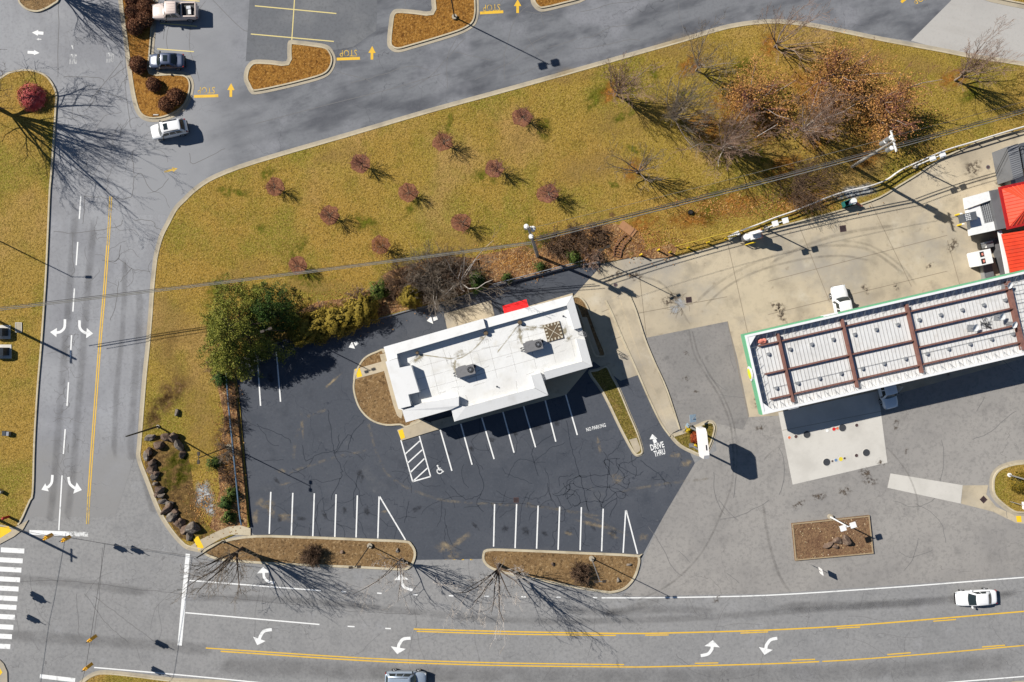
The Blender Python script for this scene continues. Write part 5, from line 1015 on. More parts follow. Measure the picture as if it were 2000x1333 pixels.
for px, py, lb in ((970.5, 755.5, 'thin dark vent pipe in the open southern part of the roof'), (1100, 618, 'thin dark vent pipe by the upper right roof corner')):
    p = G(px, py, ZD); t = thing('vent_pipe', lb, 'vent', (p.x, p.y, ZD), 0, 'thin roof vent pipes'); MB().cyl((0, 0, 0), 0.06, 0.28, 8).build('pipe', A_['black'], t, local=True); MB().cyl((0, 0, 0), 0.12, 0.03, 10).build('flange', A_['alu'], t, local=True)

# ------------------------------------------------------------------ fuel station canopy
ZT, ZC = 5.2, 4.36
cn = thing('fuel_canopy', 'long white fuel canopy with green fascia and rust red roof beams', 'canopy', G(1740, 670))
C0, C1 = G(1455, 655.5, ZT), G(1991, 533, ZT); C3 = G(1488, 811, ZT)
U = (C1 - C0); U.z = 0; LU = U.length * 1.07; U.normalize(); V = Vector((U.y, -U.x, 0)); LV = (C3 - C0).dot(V)
def cp(u, v, z=0.0): q = C0 + U * u + V * v; return Vector((q.x, q.y, z))
def crect(u0, u1, v0, v1): return [cp(u0, v0)[:2], cp(u1, v0)[:2], cp(u1, v1)[:2], cp(u0, v1)[:2]]
ang = math.atan2(U.y, U.x)
A_['deck'] = material('white_steel_deck', seen(222, 222, 221), [(0.25, 4, 0.45, 0.72, seen(202, 201, 198), 0.7), (1.6, 6, 0.5, 0.75, seen(190, 188, 184), 0.55), (0.5, 5, 0.6, 0.74, seen(186, 172, 156), 0.4), (2.6, 5, 0.62, 0.75, seen(178, 170, 160), 0.5)], rough=0.5)
A_['fascia_white'] = plain('white_fascia', 238, 238, 238, 0.4, grain=0.04)
A_['fascia_green'] = plain('green_fascia', 112, 178, 136, 0.45, grain=0.05)
MB().prism(crect(0.15, LU - 0.15, 0.15, LV - 0.15), ZC - 0.2, ZC, True).build('deck', A_['deck'], cn)
d = MB(); n = int(LU / 0.44)
for i in range(n): u = 0.4 + i * (LU - 0.8) / n; d.add([cp(u - 0.035, 0.3, ZC + 0.002), cp(u + 0.03, 0.3, ZC + 0.002), cp(u + 0.035, LV - 0.3, ZC + 0.002), cp(u - 0.035, LV - 0.3, ZC + 0.002), cp(u, 0.3, ZC + 0.06), cp(u, LV - 0.3, ZC + 0.06)], [(0, 4, 5, 3), (4, 1, 2, 5)])
A_['deck_seam'] = plain('grey_deck_seam', 176, 174, 172, 0.6); d.build('deck_rib', A_['deck_seam'], cn)['kind'] = 'stuff'
w = 0.26; fm = MB()
for a in ((0, LU, 0, w), (0, LU, LV - w, LV), (0, w, w, LV - w), (LU - w, LU, w, LV - w)): fm.prism(crect(*a), ZC - 0.25, ZT, True)
for (u, v, su, sv) in ((w, w, 1, 1), (w, LV - w, 1, -1), (LU - w, w, -1, 1), (LU - w, LV - w, -1, -1)): fm.prism([cp(u, v)[:2], cp(u + su * 1.0, v)[:2], cp(u, v + sv * 1.1)[:2]], ZT - 0.14, ZT - 0.05, True)
fm.build('fascia', A_['fascia_white'], cn)
gm_ = MB(); gw = 0.17
for a in ((-gw, LU + gw, -gw, -0.003), (-gw, -0.003, 0, LV)): gm_.prism(crect(*a), ZC - 0.1, ZT - 0.12, True)
gm_.build('green_band', A_['fascia_green'], cn)
bd = MB(); bd.prism(crect(9.3, 11.0, -gw - 0.05, -gw + 0.12), ZC, ZT - 0.1, True); bd.prism(crect(3.0, 4.2, LV, LV + 0.12), ZC, ZT - 0.1, True); bd.build('sign_panel', A_['fascia_white'], cn)
lg = MB(); c = cp(-gw - 0.05, LV * 0.48, ZT - 0.5)
ringp = [(c + V * (0.62 * math.cos(a)) + Vector((0, 0, 0.42 * math.sin(a)))) for a in np.linspace(0, 6.283, 17)[:-1]]
lg.loft([[p - U * 0.14 for p in ringp], [p + U * 0.1 for p in ringp]]); A_['lemon'] = plain('lemon_sign', 222, 226, 44, 0.4, grain=0.03); lg.build('round_sign', A_['lemon'], cn)
lg2 = MB(); ringp = [(c + V * (0.86 * math.cos(a)) + Vector((0, 0, 0.56 * math.sin(a)))) for a in np.linspace(0, 6.283, 17)[:-1]]; lg2.loft([[p - U * 0.07 for p in ringp], [p + U * 0.12 for p in ringp]]); lg2.build('sign_ring', A_['fascia_white'], cn)
def uvp(px, py, z): q = G(px, py, z) - C0; q.z = 0; return q.dot(U), q.dot(V)
def ibeam(u0, v0, u1, v1, z, wd, ht):
    b = MB(); a, e = cp(u0, v0, z), cp(u1, v1, z); P = [(a.x, a.y), (e.x, e.y)]
    strip_mesh(b, P, wd, z + ht - 0.025, False, 0.025); strip_mesh(b, P, wd * 0.16, z + 0.02, False, ht - 0.05); strip_mesh(b, P, wd, z, False, 0.022); return b.build('roof_beam', A_['rust_steel'], cn)
zb = ZC + 0.07
L1 = uvp(1540, 663, zb + .3)[1]; L2 = uvp(1540, 721, zb + .3)[1]; L3 = uvp(1546, 771, zb + .3)[1]
Ts = [uvp(x, y, zb + .3)[0] for x, y in ((1534, 720), (1659, 690), (1785, 661), (1980, 605))]
us = [1.3] + Ts
for i in range(4):
    a, b = us[i] + 0.12, us[i + 1] - 0.12
    for v in (L1, L2, L3):
        if i == 3 and v == L2: continue
        ibeam(a, v, b, v, zb, 0.15, 0.34)
    if i == 3: ibeam(a, L1 + (L3 - L1) * .36, b, L1 + (L3 - L1) * .36, zb, 0.15, 0.34); ibeam(a, L1 + (L3 - L1) * .68, b, L1 + (L3 - L1) * .68, zb, 0.15, 0.34)
for i, u in enumerate(Ts): ibeam(u, L1 - 0.9, u, L3 + 0.9, zb, 0.22 if i < 3 else 0.4, 0.52)
br = MB(); k = 0; u = 1.4
while u < LU - 2: br.tube([cp(u, L3 + 0.5, ZC + .3), cp(u + 0.35, LV - w, ZC + .75)], 0.022, 4); br.tube([cp(u, L3 + 0.5, ZC + .3), cp(u - 0.2, LV - w, ZC + .75)], 0.022, 4); br.tube([cp(u, L1 - 0.6, ZC + .25), cp(u + 0.2, w, ZC + .75)], 0.02, 4); u += 1.05
for v in np.linspace(L1, L3, 7): br.tube([cp(1.4, v, ZC + .25), cp(w, v, ZC + .75)], 0.025, 4)
for v in np.linspace(1, LV - 1, 8): br.tube([cp(Ts[3], v, ZC + .5), cp(LU - w, v, ZC + .7)], 0.04, 5)
br.build('fascia_brace', A_['galv'], cn)['kind'] = 'stuff'
cd = MB(); cv = L3 - 1.2; cd.tube([cp(2.0, cv, ZC + .1), cp(LU - 3, cv, ZC + .1)], 0.022, 4); cd.build('conduit', A_['galv'], cn)
u = 2.4; i = 0
while u < LU - 3:
    for v in (cv + 0.1, L1 + 1.15):
        b = MB().box(cp(u, v, ZC + .12), (0.36, 0.3, 0.22), ang + 0.1); b.box(cp(u - .05, v + .12, ZC + .26), (0.2, 0.16, 0.08), ang); b.build('junction_box', A_['galv'], cn)
    u += 2.55
for v in (L1, L3):
    for u in (Ts[0], Ts[1], Ts[2], Ts[3]): MB().box(cp(u, v, ZC / 2), (0.3, 0.3, ZC - 0.2), ang).build('column', A_['steel_white'], cn)
# satellite dishes and odds on the canopy
for px, py, rx, lb in ((1905, 641, 0.46, 'white satellite dish on the canopy, furthest from its end'), (1957, 619, 0.46, 'white satellite dish in the middle of the canopy end group'), (1981, 635, 0.42, 'white satellite dish over the end beam'), (1972, 558, 0.40, 'white dish at the upper corner of the canopy')):
    p = G(px, py, 5.2); t = thing('satellite_dish', lb, 'satellite dish', (p.x, p.y, ZC), 0, 'satellite dishes on the canopy')
    tl = Matrix.Rotation(math.radians(24), 3, Vector((0.6, 0.8, 0))); R_ = []
    for k, (r, z) in enumerate(((0.05, -0.10), (0.5, -0.07), (0.85, 0.0), (1.0, 0.06))): R_.append([tuple(tl @ Vector((rx * r * math.cos(a), rx * r * math.sin(a), z)) + Vector((0, 0, 0.85))) for a in np.linspace(0, 6.283, 21)[:-1]])
    MB().loft(R_, cap=False).build('reflector', A_['steel_white'], t, local=True, smooth=True)
    MB().cyl((0, 0, 0), 0.04, 0.8, 6).build('mast', A_['galv'], t, local=True); MB().tube([tuple(tl @ Vector((0, -rx, 0)) + Vector((0, 0, 0.85))), tuple(tl @ Vector((0, -rx * .3, 0.45)) + Vector((0, 0, 0.85)))], 0.02, 5).build('feed_arm', A_['galv'], t, local=True)
    MB().box((0, 0, 0.04), (0.8, 0.8, 0.06)).build('base', A_['galv'], t, local=True)
p = G(1488, 667, 4.6); t = thing('tarp_bundle', 'crumpled pink tarp bundle in the canopy corner', 'tarp', (p.x, p.y, ZC)); A_['pink'] = plain('faded_pink_tarp', 226, 140, 122, 0.8)
MB().sphere((0, 0, 0.16), 0.36, 10, 7, (1.3, 0.7, 0.6), 0.3, random.Random(2), 0.07).sphere((0.3, 0.08, 0.14), 0.26, 8, 6, (1, 1, .7), 0.3, random.Random(4), 0.07).build('tarp', A_['pink'], t, local=True)
p = G(1925, 630, 4.5); t = thing('cable_tangle', 'tangle of dark cables between two satellite dishes', 'cables', (p.x, p.y, ZC + 0.08)); R = random.Random(9); m = MB()
for i in range(9): m.tube([(R.uniform(-.8, .8), R.uniform(-.7, .7), R.uniform(0.02, .12)) for _ in range(5)], 0.018, 4)
m.build('cables', A_['black'], t, local=True)
# pumps under the canopy
for i, u in enumerate((Ts[0] + 2.2, Ts[1] + 2.2, Ts[2] + 2.2)):
    for j, v in enumerate((L1 + .2, L3 - .2)):
        c = cp(u, v); t = thing('fuel_pump', 'fuel pump in the shade under the canopy', 'fuel pump', (c.x, c.y, 0.02), ang, 'fuel pumps under the canopy')
        MB().box((0, 0, 0.08), (2.6, 1.1, 0.16)).build('island_kerb', A_['kerb'], t, local=True); MB().box((0, 0, 1.0), (0.9, 0.5, 1.7)).build('cabinet', A_['steel_white'], t, local=True); MB().box((0, 0, 1.93), (0.96, 0.56, 0.16)).build('topper', A_['fascia_green'], t, local=True); MB().box((0, -0.262, 1.3), (0.6, 0.03, 0.5)).build('display', A_['black'], t, local=True)

# ------------------------------------------------------------------ station shop at the right edge
A_['red_roof'] = material('orange_red_standing_seam', seen(238, 80, 50), [(0.5, 4, 0.42, 0.7, seen(216, 66, 42), 0.7), (1.2, 5, 0.5, 0.75, seen(206, 84, 60), 0.5), (0.9, 4, 0.62, 0.76, seen(190, 104, 84), 0.4)], rough=0.45, spec=0.4)
A_['dark_roof'] = material('dark_grey_flat_roof', seen(108, 108, 110), [(0.7, 5, 0.45, 0.7, seen(90, 90, 92), 0.7)], rough=0.9)
A_['grey_metal'] = material('grey_ribbed_metal', seen(128, 130, 134), [(0.4, 4, 0.45, 0.7, seen(108, 110, 114), 0.7)], rough=0.5, metal=0.2)
sh = thing('station_shop', 'fuel station shop with orange red standing seam roofs and white flat annexe', 'building', G(1990, 440))
ZR = 3.6
def sp(px, z): return [(p.x, p.y) for p in GL(px, z)]
MB().prism([(v.x, v.y) for v in GL([(1975, 376), (2260, 312), (2285, 368), (1990, 438)])], 0, 3.15).build('wall', A_['stucco'], sh)
# upper hipped roof
e = [G(1953, 368, 3.3), G(2260, 300, 3.3), G(2290, 372, 3.3), G(1969, 446, 3.3)]
r0, r1 = G(2012, 396, 5.0), G(2230, 345, 5.0)
m = MB().add([*e, r0, r1], [(0, 1, 5, 4), (1, 2, 5), (2, 3, 4, 5), (3, 0, 4)]); m.build('roof', A_['red_roof'], sh)
sm = MB()
def seam(a, b): sm.tube([a + Vector((0, 0, .03)), b + Vector((0, 0, .03))], 0.03, 4)
for i in range(12):
    t = (i + .5) / 12; a = e[0].lerp(e[3], t); b_ = r0.lerp(e[0].lerp(e[3], .5), 0) ; k_ = 1 - abs(2 * t - 1); seam(a, a.lerp(a + (r0 - e[0].lerp(e[3], .5)), k_))
for i in range(34):
    t = (i + .5) / 34; a = e[0].lerp(e[1], t); top = r0.lerp(r1, min(1, max(0, (t - .19) / .62))); seam(a, top); a = e[3].lerp(e[2], t); seam(a, top)
sm.build('roof_seam', A_['red_roof'], sh)['kind'] = 'stuff'
A_['red_trim'] = plain('dark_red_trim', 176, 36, 36, 0.5)
tm = MB(); strip_mesh(tm, [(p.x, p.y) for p in (e[1], e[0], e[3], e[2])], 0.3, 3.2, False, 0.22); tm.build('gutter_trim', A_['red_trim'], sh)
# lower long roof
f = [G(1955, 458, 3.0), G(2200, 420, 3.9), G(2240, 560, 3.9), G(1992, 612, 3.0)]
MB().add([*f], [(0, 1, 2, 3)]).build('roof', A_['red_roof'], sh)
sm = MB()
for i in range(22): t = (i + .5) / 22; a, b_ = f[0].lerp(f[3], t), f[1].lerp(f[2], t); seam(a, b_)
sm.build('roof_seam', A_['red_roof'], sh)['kind'] = 'stuff'
def eave(name, px, z, th, mat, wall=True):
    """flat roof slab with the wall standing back under its eave"""
    MB().prism(sp(px, z), z - th, z, True).build(name, A_[mat], sh)
    if wall: MB().prism(offset([(v.x, v.y) for v in GL(px)], 0.0, True), 0, z - th - 0.004).build('wall', A_['stucco'], sh)
MB().prism([(v.x, v.y) for v in GL([(1990, 470), (2190, 436), (2230, 560), (2020, 600)])], 0, 2.85).build('wall', A_['stucco'], sh)
eave('flat_roof', [(1933, 373), (1953, 369), (1969, 445), (1949, 449)], 3.2, 0.4, 'dark_roof')
eave('annexe_roof', [(1887, 386), (1933, 373.5), (1936, 391), (1890, 407.5)], 3.05, 0.62, 'steel_white')
eave('annexe_roof', [(1890.5, 408), (1914, 401), (1923, 437), (1948, 431), (1949, 449), (1898, 460)], 2.8, 0.6, 'steel_white')
gr = MB(); gr.prism(sp([(1914.5, 401), (1937, 392), (1947, 430.5), (1923.5, 436.5)], 2.7), 2.3, 2.7, True); gr.build('mesh_floor', A_['dark_roof'], sh)
gl_ = MB()
for i in range(7):
    t = i / 6; a, b_ = G(1915, 401, 2.73).lerp(G(1937, 392, 2.73), t), G(1924, 436, 2.73).lerp(G(1946, 430, 2.73), t); gl_.tube([a, b_], 0.022, 4)
for i in range(9):
    t = i / 8; a, b_ = G(1915, 401, 2.73).lerp(G(1924, 436, 2.73), t), G(1937, 392, 2.73).lerp(G(1946, 430, 2.73), t); gl_.tube([a, b_], 0.022, 4)
gl_.build('wire_mesh', A_['galv'], sh)['kind'] = 'stuff'
MB().prism(sp([(1940, 466), (1951, 463), (1969, 534), (1962, 536)], 0.8), 0, 0.8).build('side_duct', A_['slate'] if 'slate' in A_ else A_['dark_roof'], sh)
eave('ledge', [(1949, 452), (1956, 450), (1972, 536), (1965, 537)], 2.6, 0.12, 'steel_white', False)
MB().prism(sp([(1921, 474), (1942, 469), (1943, 472), (1923, 477)], 0.6), 0, 0.6).build('low_ledge', A_['steel_white'], sh)
# things standing by the shop
p = G(1893, 424, 3.6); t = thing('compressor_unit', 'dark grey compressor box on the edge of the white annexe roof', 'compressor', (p.x, p.y, 2.81), ang); A_['slate'] = plain('slate_grey_steel', 92, 96, 102, 0.5)
MB().box((0, 0, 0.5), (1.5, 0.95, 1.0)).build('casing', A_['slate'], t, local=True)
m = MB()
for i in range(4):
    for j in range(3): m.box((-0.5 + j * .22, -.3 + i * .2, 1.01), (.15, .1, .02))
m.build('louvre', A_['steel_white'], t, local=True)
p = G(1923, 503, 1.8); t = thing('chiller_unit', 'white chiller box with two dark fan openings beside the shop wall', 'air conditioner', (p.x, p.y, 0.02), ang)
MB().box((0, 0, 1.0), (1.75, 1.75, 1.6)).box((0, 0, 0.1), (1.6, 1.6, 0.2)).build('casing', A_['steel_white'], t, local=True)
for j in (-0.42, 0.42): MB().box((-0.25, j, 1.806), (0.5, 0.62, 0.02)).build('fan_opening', A_['black'], t, local=True); MB().box((-0.2, j, 1.82), (0.22, 0.3, 0.02)).build('fan_blade', A_['pink'], t, local=True)
p = G(1928, 480, 0.5); t = thing('cabinet', 'small pale cabinet between the annexe and the chiller', 'cabinet', (p.x, p.y, 0.02), ang); MB().box((0, 0, 0.5), (0.8, 0.5, 0.9)).build('body', A_['steel_white'], t, local=True); MB().box((0, 0, 0.97), (0.86, 0.56, 0.04)).build('lid', A_['alu'], t, local=True)
p = G(1929, 530, 0.4); t = thing('metal_platform', 'dark sheet metal platform below the chiller', 'platform', (p.x, p.y, 0.02), ang); MB().box((0, 0, 0.3), (1.1, 1.6, 0.5)).build('deck', A_['grey_metal'], t, local=True); MB().box((-0.65, 0, 0.35), (0.12, 1.6, 0.6)).build('side_rail', A_['galv'], t, local=True)
for px, py, lb in ((1866, 421, 'upper white and yellow bollard by the compressor'), (1870, 441, 'lower white and yellow bollard by the compressor')):
    p = G(px, py); t = thing('bollard', lb, 'bollard', (p.x, p.y, 0.02), 0, 'bollards by the compressor'); MB().cyl((0, 0, 0), 0.11, 0.95, 10).build('post', A_['yellow_steel'], t, local=True); MB().cyl((0, 0, 0.95), 0.115, 0.25, 10, 0.08).build('cap', A_['steel_white'], t, local=True)
# ribbed shed and its neighbour
sd = thing('metal_shed', 'grey ribbed metal lean-to at the right edge under the pipe rail', 'shed', G(1985, 315)); S = [G(1967, 287, 2.6), G(1988, 281, 2.9), G(1999, 343, 2.9), G(1979, 351, 2.6)]
MB().prism([(s.x, s.y) for s in S], 0, [s.z for s in S]).build('roof', A_['grey_metal'], sd); m = MB()
for i in range(16): t_ = (i + .5) / 16; m.tube([S[0].lerp(S[3], t_) + Vector((0, 0, .02)), S[1].lerp(S[2], t_) + Vector((0, 0, .02))], 0.035, 4)
m.build('roof_rib', A_['slate'], sd)
sd = thing('storage_container', 'dark container cut by the right photo edge above the shop', 'container', G(2020, 320)); MB().prism(sp([(1991, 281), (2080, 258), (2090, 300), (2000, 330)], 2.4), 0, 2.4).build('body', A_['slate'], sd)
m = MB()
for i in range(9): m.box(G(1999 + i * 9, 303 - i * 2.4, 2.44), (0.1, 2.2, 0.08), ang)
m.build('roof_rib', A_['grey_metal'], sd)
p = G(1988, 352, 1.2); t = thing('cabinet', 'white cabinet with grey front between shed and red roof', 'cabinet', (p.x, p.y, 0.02), ang); MB().box((0.2, 0, 0.6), (1.1, 0.7, 1.2)).build('body', A_['steel_white'], t, local=True); MB().box((-0.6, -0.05, 0.6), (0.5, 0.6, 1.1)).build('front', A_['galv'], t, local=True)

# ------------------------------------------------------------------ vehicles
A_['tyre'] = material('tyre_rubber', (0.015, 0.015, 0.016, 1), rough=0.85)
A_['rim'] = plain('alloy_rim', 200, 202, 206, 0.3, 0.7, grain=0.04)
A_['carglass'] = material('tinted_car_glass', (0.018, 0.026, 0.028, 1), rough=0.04, spec=0.7)
A_['trim'] = material('black_car_trim', (0.012, 0.012, 0.013, 1), rough=0.5)
A_['headlight'] = plain('headlight_glass', 214, 220, 224, 0.1, 0.2, grain=0.02)
A_['taillight'] = plain('taillight_red', 150, 16, 18, 0.25, grain=0.03)
def paint(name, r, g, b, metal=0.0): return material(name, seen(r, g, b), [(0.7, 3, 0.4, 0.7, seen(r * .97, g * .97, b * .97), 0.6)], rough=0.32, metal=metal, spec=0.45, coat=0.5)

def lerp(a, b, t): return a + (b - a) * t
def interp(x, xs, ys):
    return float(np.interp(x, xs, ys))

def car(name, label, px, py, hx, hy, spec, col, z=0.02, group=None):
    """nose along +x; spec gives length, width, heights and the stations of the cabin"""
    L, Wd, belt, roofz = spec['L'], spec['W'], spec['belt'], spec['roof']; hw = Wd / 2
    p = G(px, py, 0.8); t = thing(name, label, spec['cat'], (p.x, p.y, z), math.atan2(-hy, hx), group)
    # lower body: lofted cross sections, rounded in plan and profile
    xs = np.concatenate([np.linspace(-1, -0.86, 5), np.linspace(-0.7, 0.7, 9), np.linspace(0.86, 1, 5)]) * L / 2
    rings = []
    for x in xs:
        u = abs(2 * x / L); w = hw * (1 - 0.20 * max(0, (u - 0.55) / 0.45) ** 2.6 - (0.10 if u > 0.995 else 0)); zt = interp(x, spec['px'], spec['pz']); zb = 0.30 + 0.14 * max(0, (u - 0.8) / 0.2)
        if u > 0.995: zt -= 0.10; zb += 0.05
        zm = lerp(zb, zt, 0.62)
        half = [(0, zt + 0.035), (w * 0.55, zt + 0.025), (w * 0.86, zt - 0.01), (w * 0.97, zt - 0.09), (w, zm), (w * 0.99, lerp(zb, zt, 0.3)), (w * 0.93, zb), (0, zb)]
        rings.append([(x, y, zz) for y, zz in half] + [(x, -y, zz) for y, zz in half[-2:0:-1]])
    MB().loft(rings).build('body', col, t, local=True, smooth=True)
    # cabin
    wb, wf, rf, rb = spec['wsb'], spec['wst'], spec['rwt'], spec['rwb']; bw, tw = hw * 0.92, hw * spec.get('tw', 0.74); bow, tb = spec.get('bow', 0.16), 0.07
    def edge(x, half, z_, b_, sgn, n=7): return [Vector((x + sgn * b_ * (1 - (i / (n - 1) * 2 - 1) ** 2), half * (1 - i / (n - 1) * 2), z_ + 0.02 * (1 - (i / (n - 1) * 2 - 1) ** 2))) for i in range(n)]
    zf = interp(wb, spec['px'], spec['pz']) - 0.01; zr = interp(rb, spec['px'], spec['pz']) - 0.01
    FB, FT = edge(wb, bw, zf, bow, 1), edge(wf, tw, roofz, tb, 1); RB, RT = edge(rb, bw, zr, 0.08, -1), edge(rf, tw, roofz - spec.get('drop', 0.03), 0.05, -1)
    cab = MB(); ringb = FB + RB[::-1]; ringt = FT + RT[::-1]; n = len(ringb)
    mid = [a.lerp(b, 0.5) + Vector((0, 0.035 * (1 if a.y > 0 else -1), 0)) for a, b in zip(ringb, ringt)]
    cr = [Vector((lerp(q.x, (wf + rf) / 2, 0.09), q.y * 0.90, q.z + 0.035)) for q in ringt]; ctr = [Vector((lerp(q.x, (wf + rf) / 2, 0.25), q.y * 0.62, q.z + 0.055)) for q in ringt]
    cab.loft([[tuple(v) for v in r] for r in (ringb, mid, ringt, cr, ctr)]); cab.build('cabin', col, t, local=True, smooth=True)
    def pane(nm, A, B, t0, t1, s0, s1, off, k=7):
        m = MB(); va = []; 
        for tt in (t0, (t0 + t1) / 2, t1):
            row = []
            for i in range(k):
                s = lerp(s0, s1, i / (k - 1)) * (len(A) - 1); a = int(min(s, len(A) - 2)); f_ = s - a
                row.append(A[a].lerp(A[a + 1], f_).lerp(B[a].lerp(B[a + 1], f_), tt) + off * (1.0 if tt in (t0, t1) else 1.35))
            va += row
        fs = [(r * k + i, r * k + i + 1, (r + 1) * k + i + 1, (r + 1) * k + i) for r in range(2) for i in range(k - 1)]
        return m.add(va, fs).build(nm, A_['carglass'], t, local=True, smooth=True)
    pane('windshield', FB, FT, 0.02, 0.93, 0.06, 0.94, Vector((0.03, 0, 0.035)))
    pane('rear_window', RB, RT, 0.12, 0.92, 0.10, 0.90, Vector((-0.03, 0, 0.035)))
    for sgn in (0, -1):
        i = 0 if sgn == 0 else -1; A = [FB[i], RB[i]]; B = [FT[i], RT[i]]; sy = 1 if sgn == 0 else -1
        for s0, s1 in spec['side']: pane('side_window', A, B, 0.16, 0.9, s0, s1, Vector((0, 0.036 * sy, 0.012)), 3)
    # wheels
    for sx in (spec['axf'], spec['axr']):
        for sy in (-1, 1):
            r = spec.get('wr', 0.34); rr_ = []
            for yy, q in ((-0.11, r * .86), (-0.09, r), (0.09, r), (0.11, r * .86)): rr_.append([(sx + q * math.cos(a), sy * (hw - 0.09) + yy, r + q * math.sin(a)) for a in np.linspace(0, 6.283, 19)[:-1]])
            wh = MB().loft(rr_).build('wheel', A_['tyre'], t, local=True)
            rim = [[(sx + q * math.cos(a), sy * (hw - 0.09 + dy), r + q * math.sin(a)) for a in np.linspace(0, 6.283, 13)[:-1]] for q, dy in ((r * .66, 0.1), (r * .62, 0.125), (r * .2, 0.105))]
            MB().loft(rim).build('rim', A_['rim'], wh, local=True)
    mx = wb - 0.28
    for sy in (-1, 1):
        MB().box((mx, sy * (hw + 0.10), belt + 0.10), (0.14, 0.22, 0.15), 0.12 * sy).box((mx, sy * (hw - 0.03), belt + 0.06), (0.06, 0.12, 0.05)).build('wing_mirror', A_['trim'] if spec.get('dark_mirror', True) else col, t, local=True)
        MB().box((L / 2 - 0.16, sy * hw * 0.68, interp(L / 2 - .2, spec['px'], spec['pz']) - 0.10), (0.2, 0.32, 0.14), -0.28 * sy).build('headlight', A_['headlight'], t, local=True)
        MB().box((-L / 2 + 0.08, sy * hw * 0.76, interp(-L / 2 + .1, spec['px'], spec['pz']) - 0.16), (0.12, 0.26, 0.2), 0.2 * sy).build('taillight', A_['taillight'], t, local=True)
    MB().box((L / 2 - 0.02, 0, 0.48), (0.1, Wd * 0.74, 0.2)).build('front_bumper', A_['trim'], t, local=True); MB().box((-L / 2 + 0.02, 0, 0.5), (0.1, Wd * 0.78, 0.2)).build('rear_bumper', A_['trim'] if spec.get('bed') is None else A_['rim'], t, local=True)
    if spec.get('sunroof'): MB().box((wf - 0.55, 0, roofz + 0.058), (0.5, Wd * 0.42, 0.025)).build('sunroof', A_['carglass'], t, local=True)
    if spec.get('ribs'):
        for i in range(spec['ribs']): y = (i - (spec['ribs'] - 1) / 2) * tw * 1.55 / spec['ribs']; MB().box(((wf + rf) / 2 - 0.1, y, roofz + 0.052), (abs(wf - rf) * 0.62, 0.05, 0.03)).build('roof_rib', col, t, local=True)
    if spec.get('rails'):
        for sy in (-1, 1): MB().box(((wf + rf) / 2, sy * tw * 0.9, roofz + 0.06), (abs(wf - rf) * 0.8, 0.05, 0.05)).build('roof_rail', A_['trim'], t, local=True)
    if spec.get('crease'):
        for sy in (-1, 1): MB().box((lerp(wb, L / 2, 0.5), sy * hw * 0.5, interp(lerp(wb, L / 2, 0.5), spec['px'], spec['pz']) + 0.03), ((L / 2 - wb) * 0.6, 0.025, 0.02)).build('bonnet_crease', col, t, local=True)
    if spec.get('bed'):
        x0, x1 = spec['bed']; zb_ = spec['pz'][0]
        MB().box(((x0 + x1) / 2, 0, zb_ + 0.045), (abs(x1 - x0), Wd * 0.74, 0.02)).build('bed_floor', A_['trim'], t, local=True)
        for sy in (-1, 1): MB().box(((x0 + x1) / 2, sy * hw * 0.86, zb_ + 0.1), (abs(x1 - x0) + 0.1, 0.13, 0.36)).build('bed_side', col, t, local=True)
        MB().box((x1 - 0.02, 0, zb_ + 0.1), (0.1, Wd * 0.84, 0.36)).build('tailgate', col, t, local=True); MB().box((x0 + 0.04, 0, zb_ + 0.1), (0.1, Wd * 0.84, 0.34)).build('bed_bulkhead', col, t, local=True)
    return t

SEDAN = dict(cat='car', L=4.85, W=1.8, belt=0.92, roof=1.42, px=[-2.43, -2.2, -1.3, 0, 1.0, 2.0, 2.43], pz=[0.86, 0.96, 0.98, 0.94, 0.92, 0.80, 0.66], wsb=1.02, wst=0.36, rwt=-0.98, rwb=-1.55, side=[(0.08, 0.44), (0.48, 0.82)], axf=1.5, axr=-1.35, wr=0.33, dark_mirror=False, crease=True)
COMPACT = dict(SEDAN, L=4.25, W=1.74, roof=1.47, px=[-2.12, -1.95, -1.1, 0, 0.9, 1.75, 2.12], pz=[0.9, 1.0, 1.0, 0.95, 0.92, 0.82, 0.68], wsb=0.95, wst=0.35, rwt=-0.75, rwb=-1.35, axf=1.28, axr=-1.22, sunroof=True, dark_mirror=True)
SUV = dict(cat='car', L=4.4, W=1.8, belt=1.05, roof=1.72, px=[-2.2, -2.1, -1, 0, 0.9, 1.8, 2.2], pz=[1.05, 1.08, 1.06, 1.04, 1.02, 0.95, 0.80], wsb=1.0, wst=0.5, rwt=-1.72, rwb=-2.02, side=[(0.07, 0.34), (0.38, 0.64), (0.68, 0.93)], axf=1.35, axr=-1.3, wr=0.36, sunroof=True, rails=True, tw=0.76, drop=0.05)
BIGSUV = dict(SUV, L=4.95, W=1.9, px=[-2.47, -2.3, -1, 0, 1.1, 2.0, 2.47], pz=[1.08, 1.12, 1.08, 1.06, 1.04, 0.98, 0.82], wsb=1.15, wst=0.6, rwt=-1.95, rwb=-2.28, axf=1.5, axr=-1.45, sunroof=False, ribs=5, crease=True)
PICKUP = dict(cat='pickup truck', L=5.4, W=1.92, belt=1.1, roof=1.82, px=[-2.7, -2.5, -0.9, 0, 1.2, 2.2, 2.7], pz=[1.02, 1.02, 1.02, 1.08, 1.10, 1.06, 0.92], wsb=1.2, wst=0.72, rwt=-0.55, rwb=-0.82, side=[(0.08, 0.46), (0.52, 0.9)], axf=1.65, axr=-1.65, wr=0.39, ribs=4, crease=True, bed=(-0.98, -2.62), tw=0.78, bow=0.1)
pk = car('pickup_truck', 'pinkish beige crew cab pickup with an open bed parked by the clipped shrubs', 342, 23, -1, 0.02, PICKUP, paint('pinkish_beige_paint', 222, 204, 194))
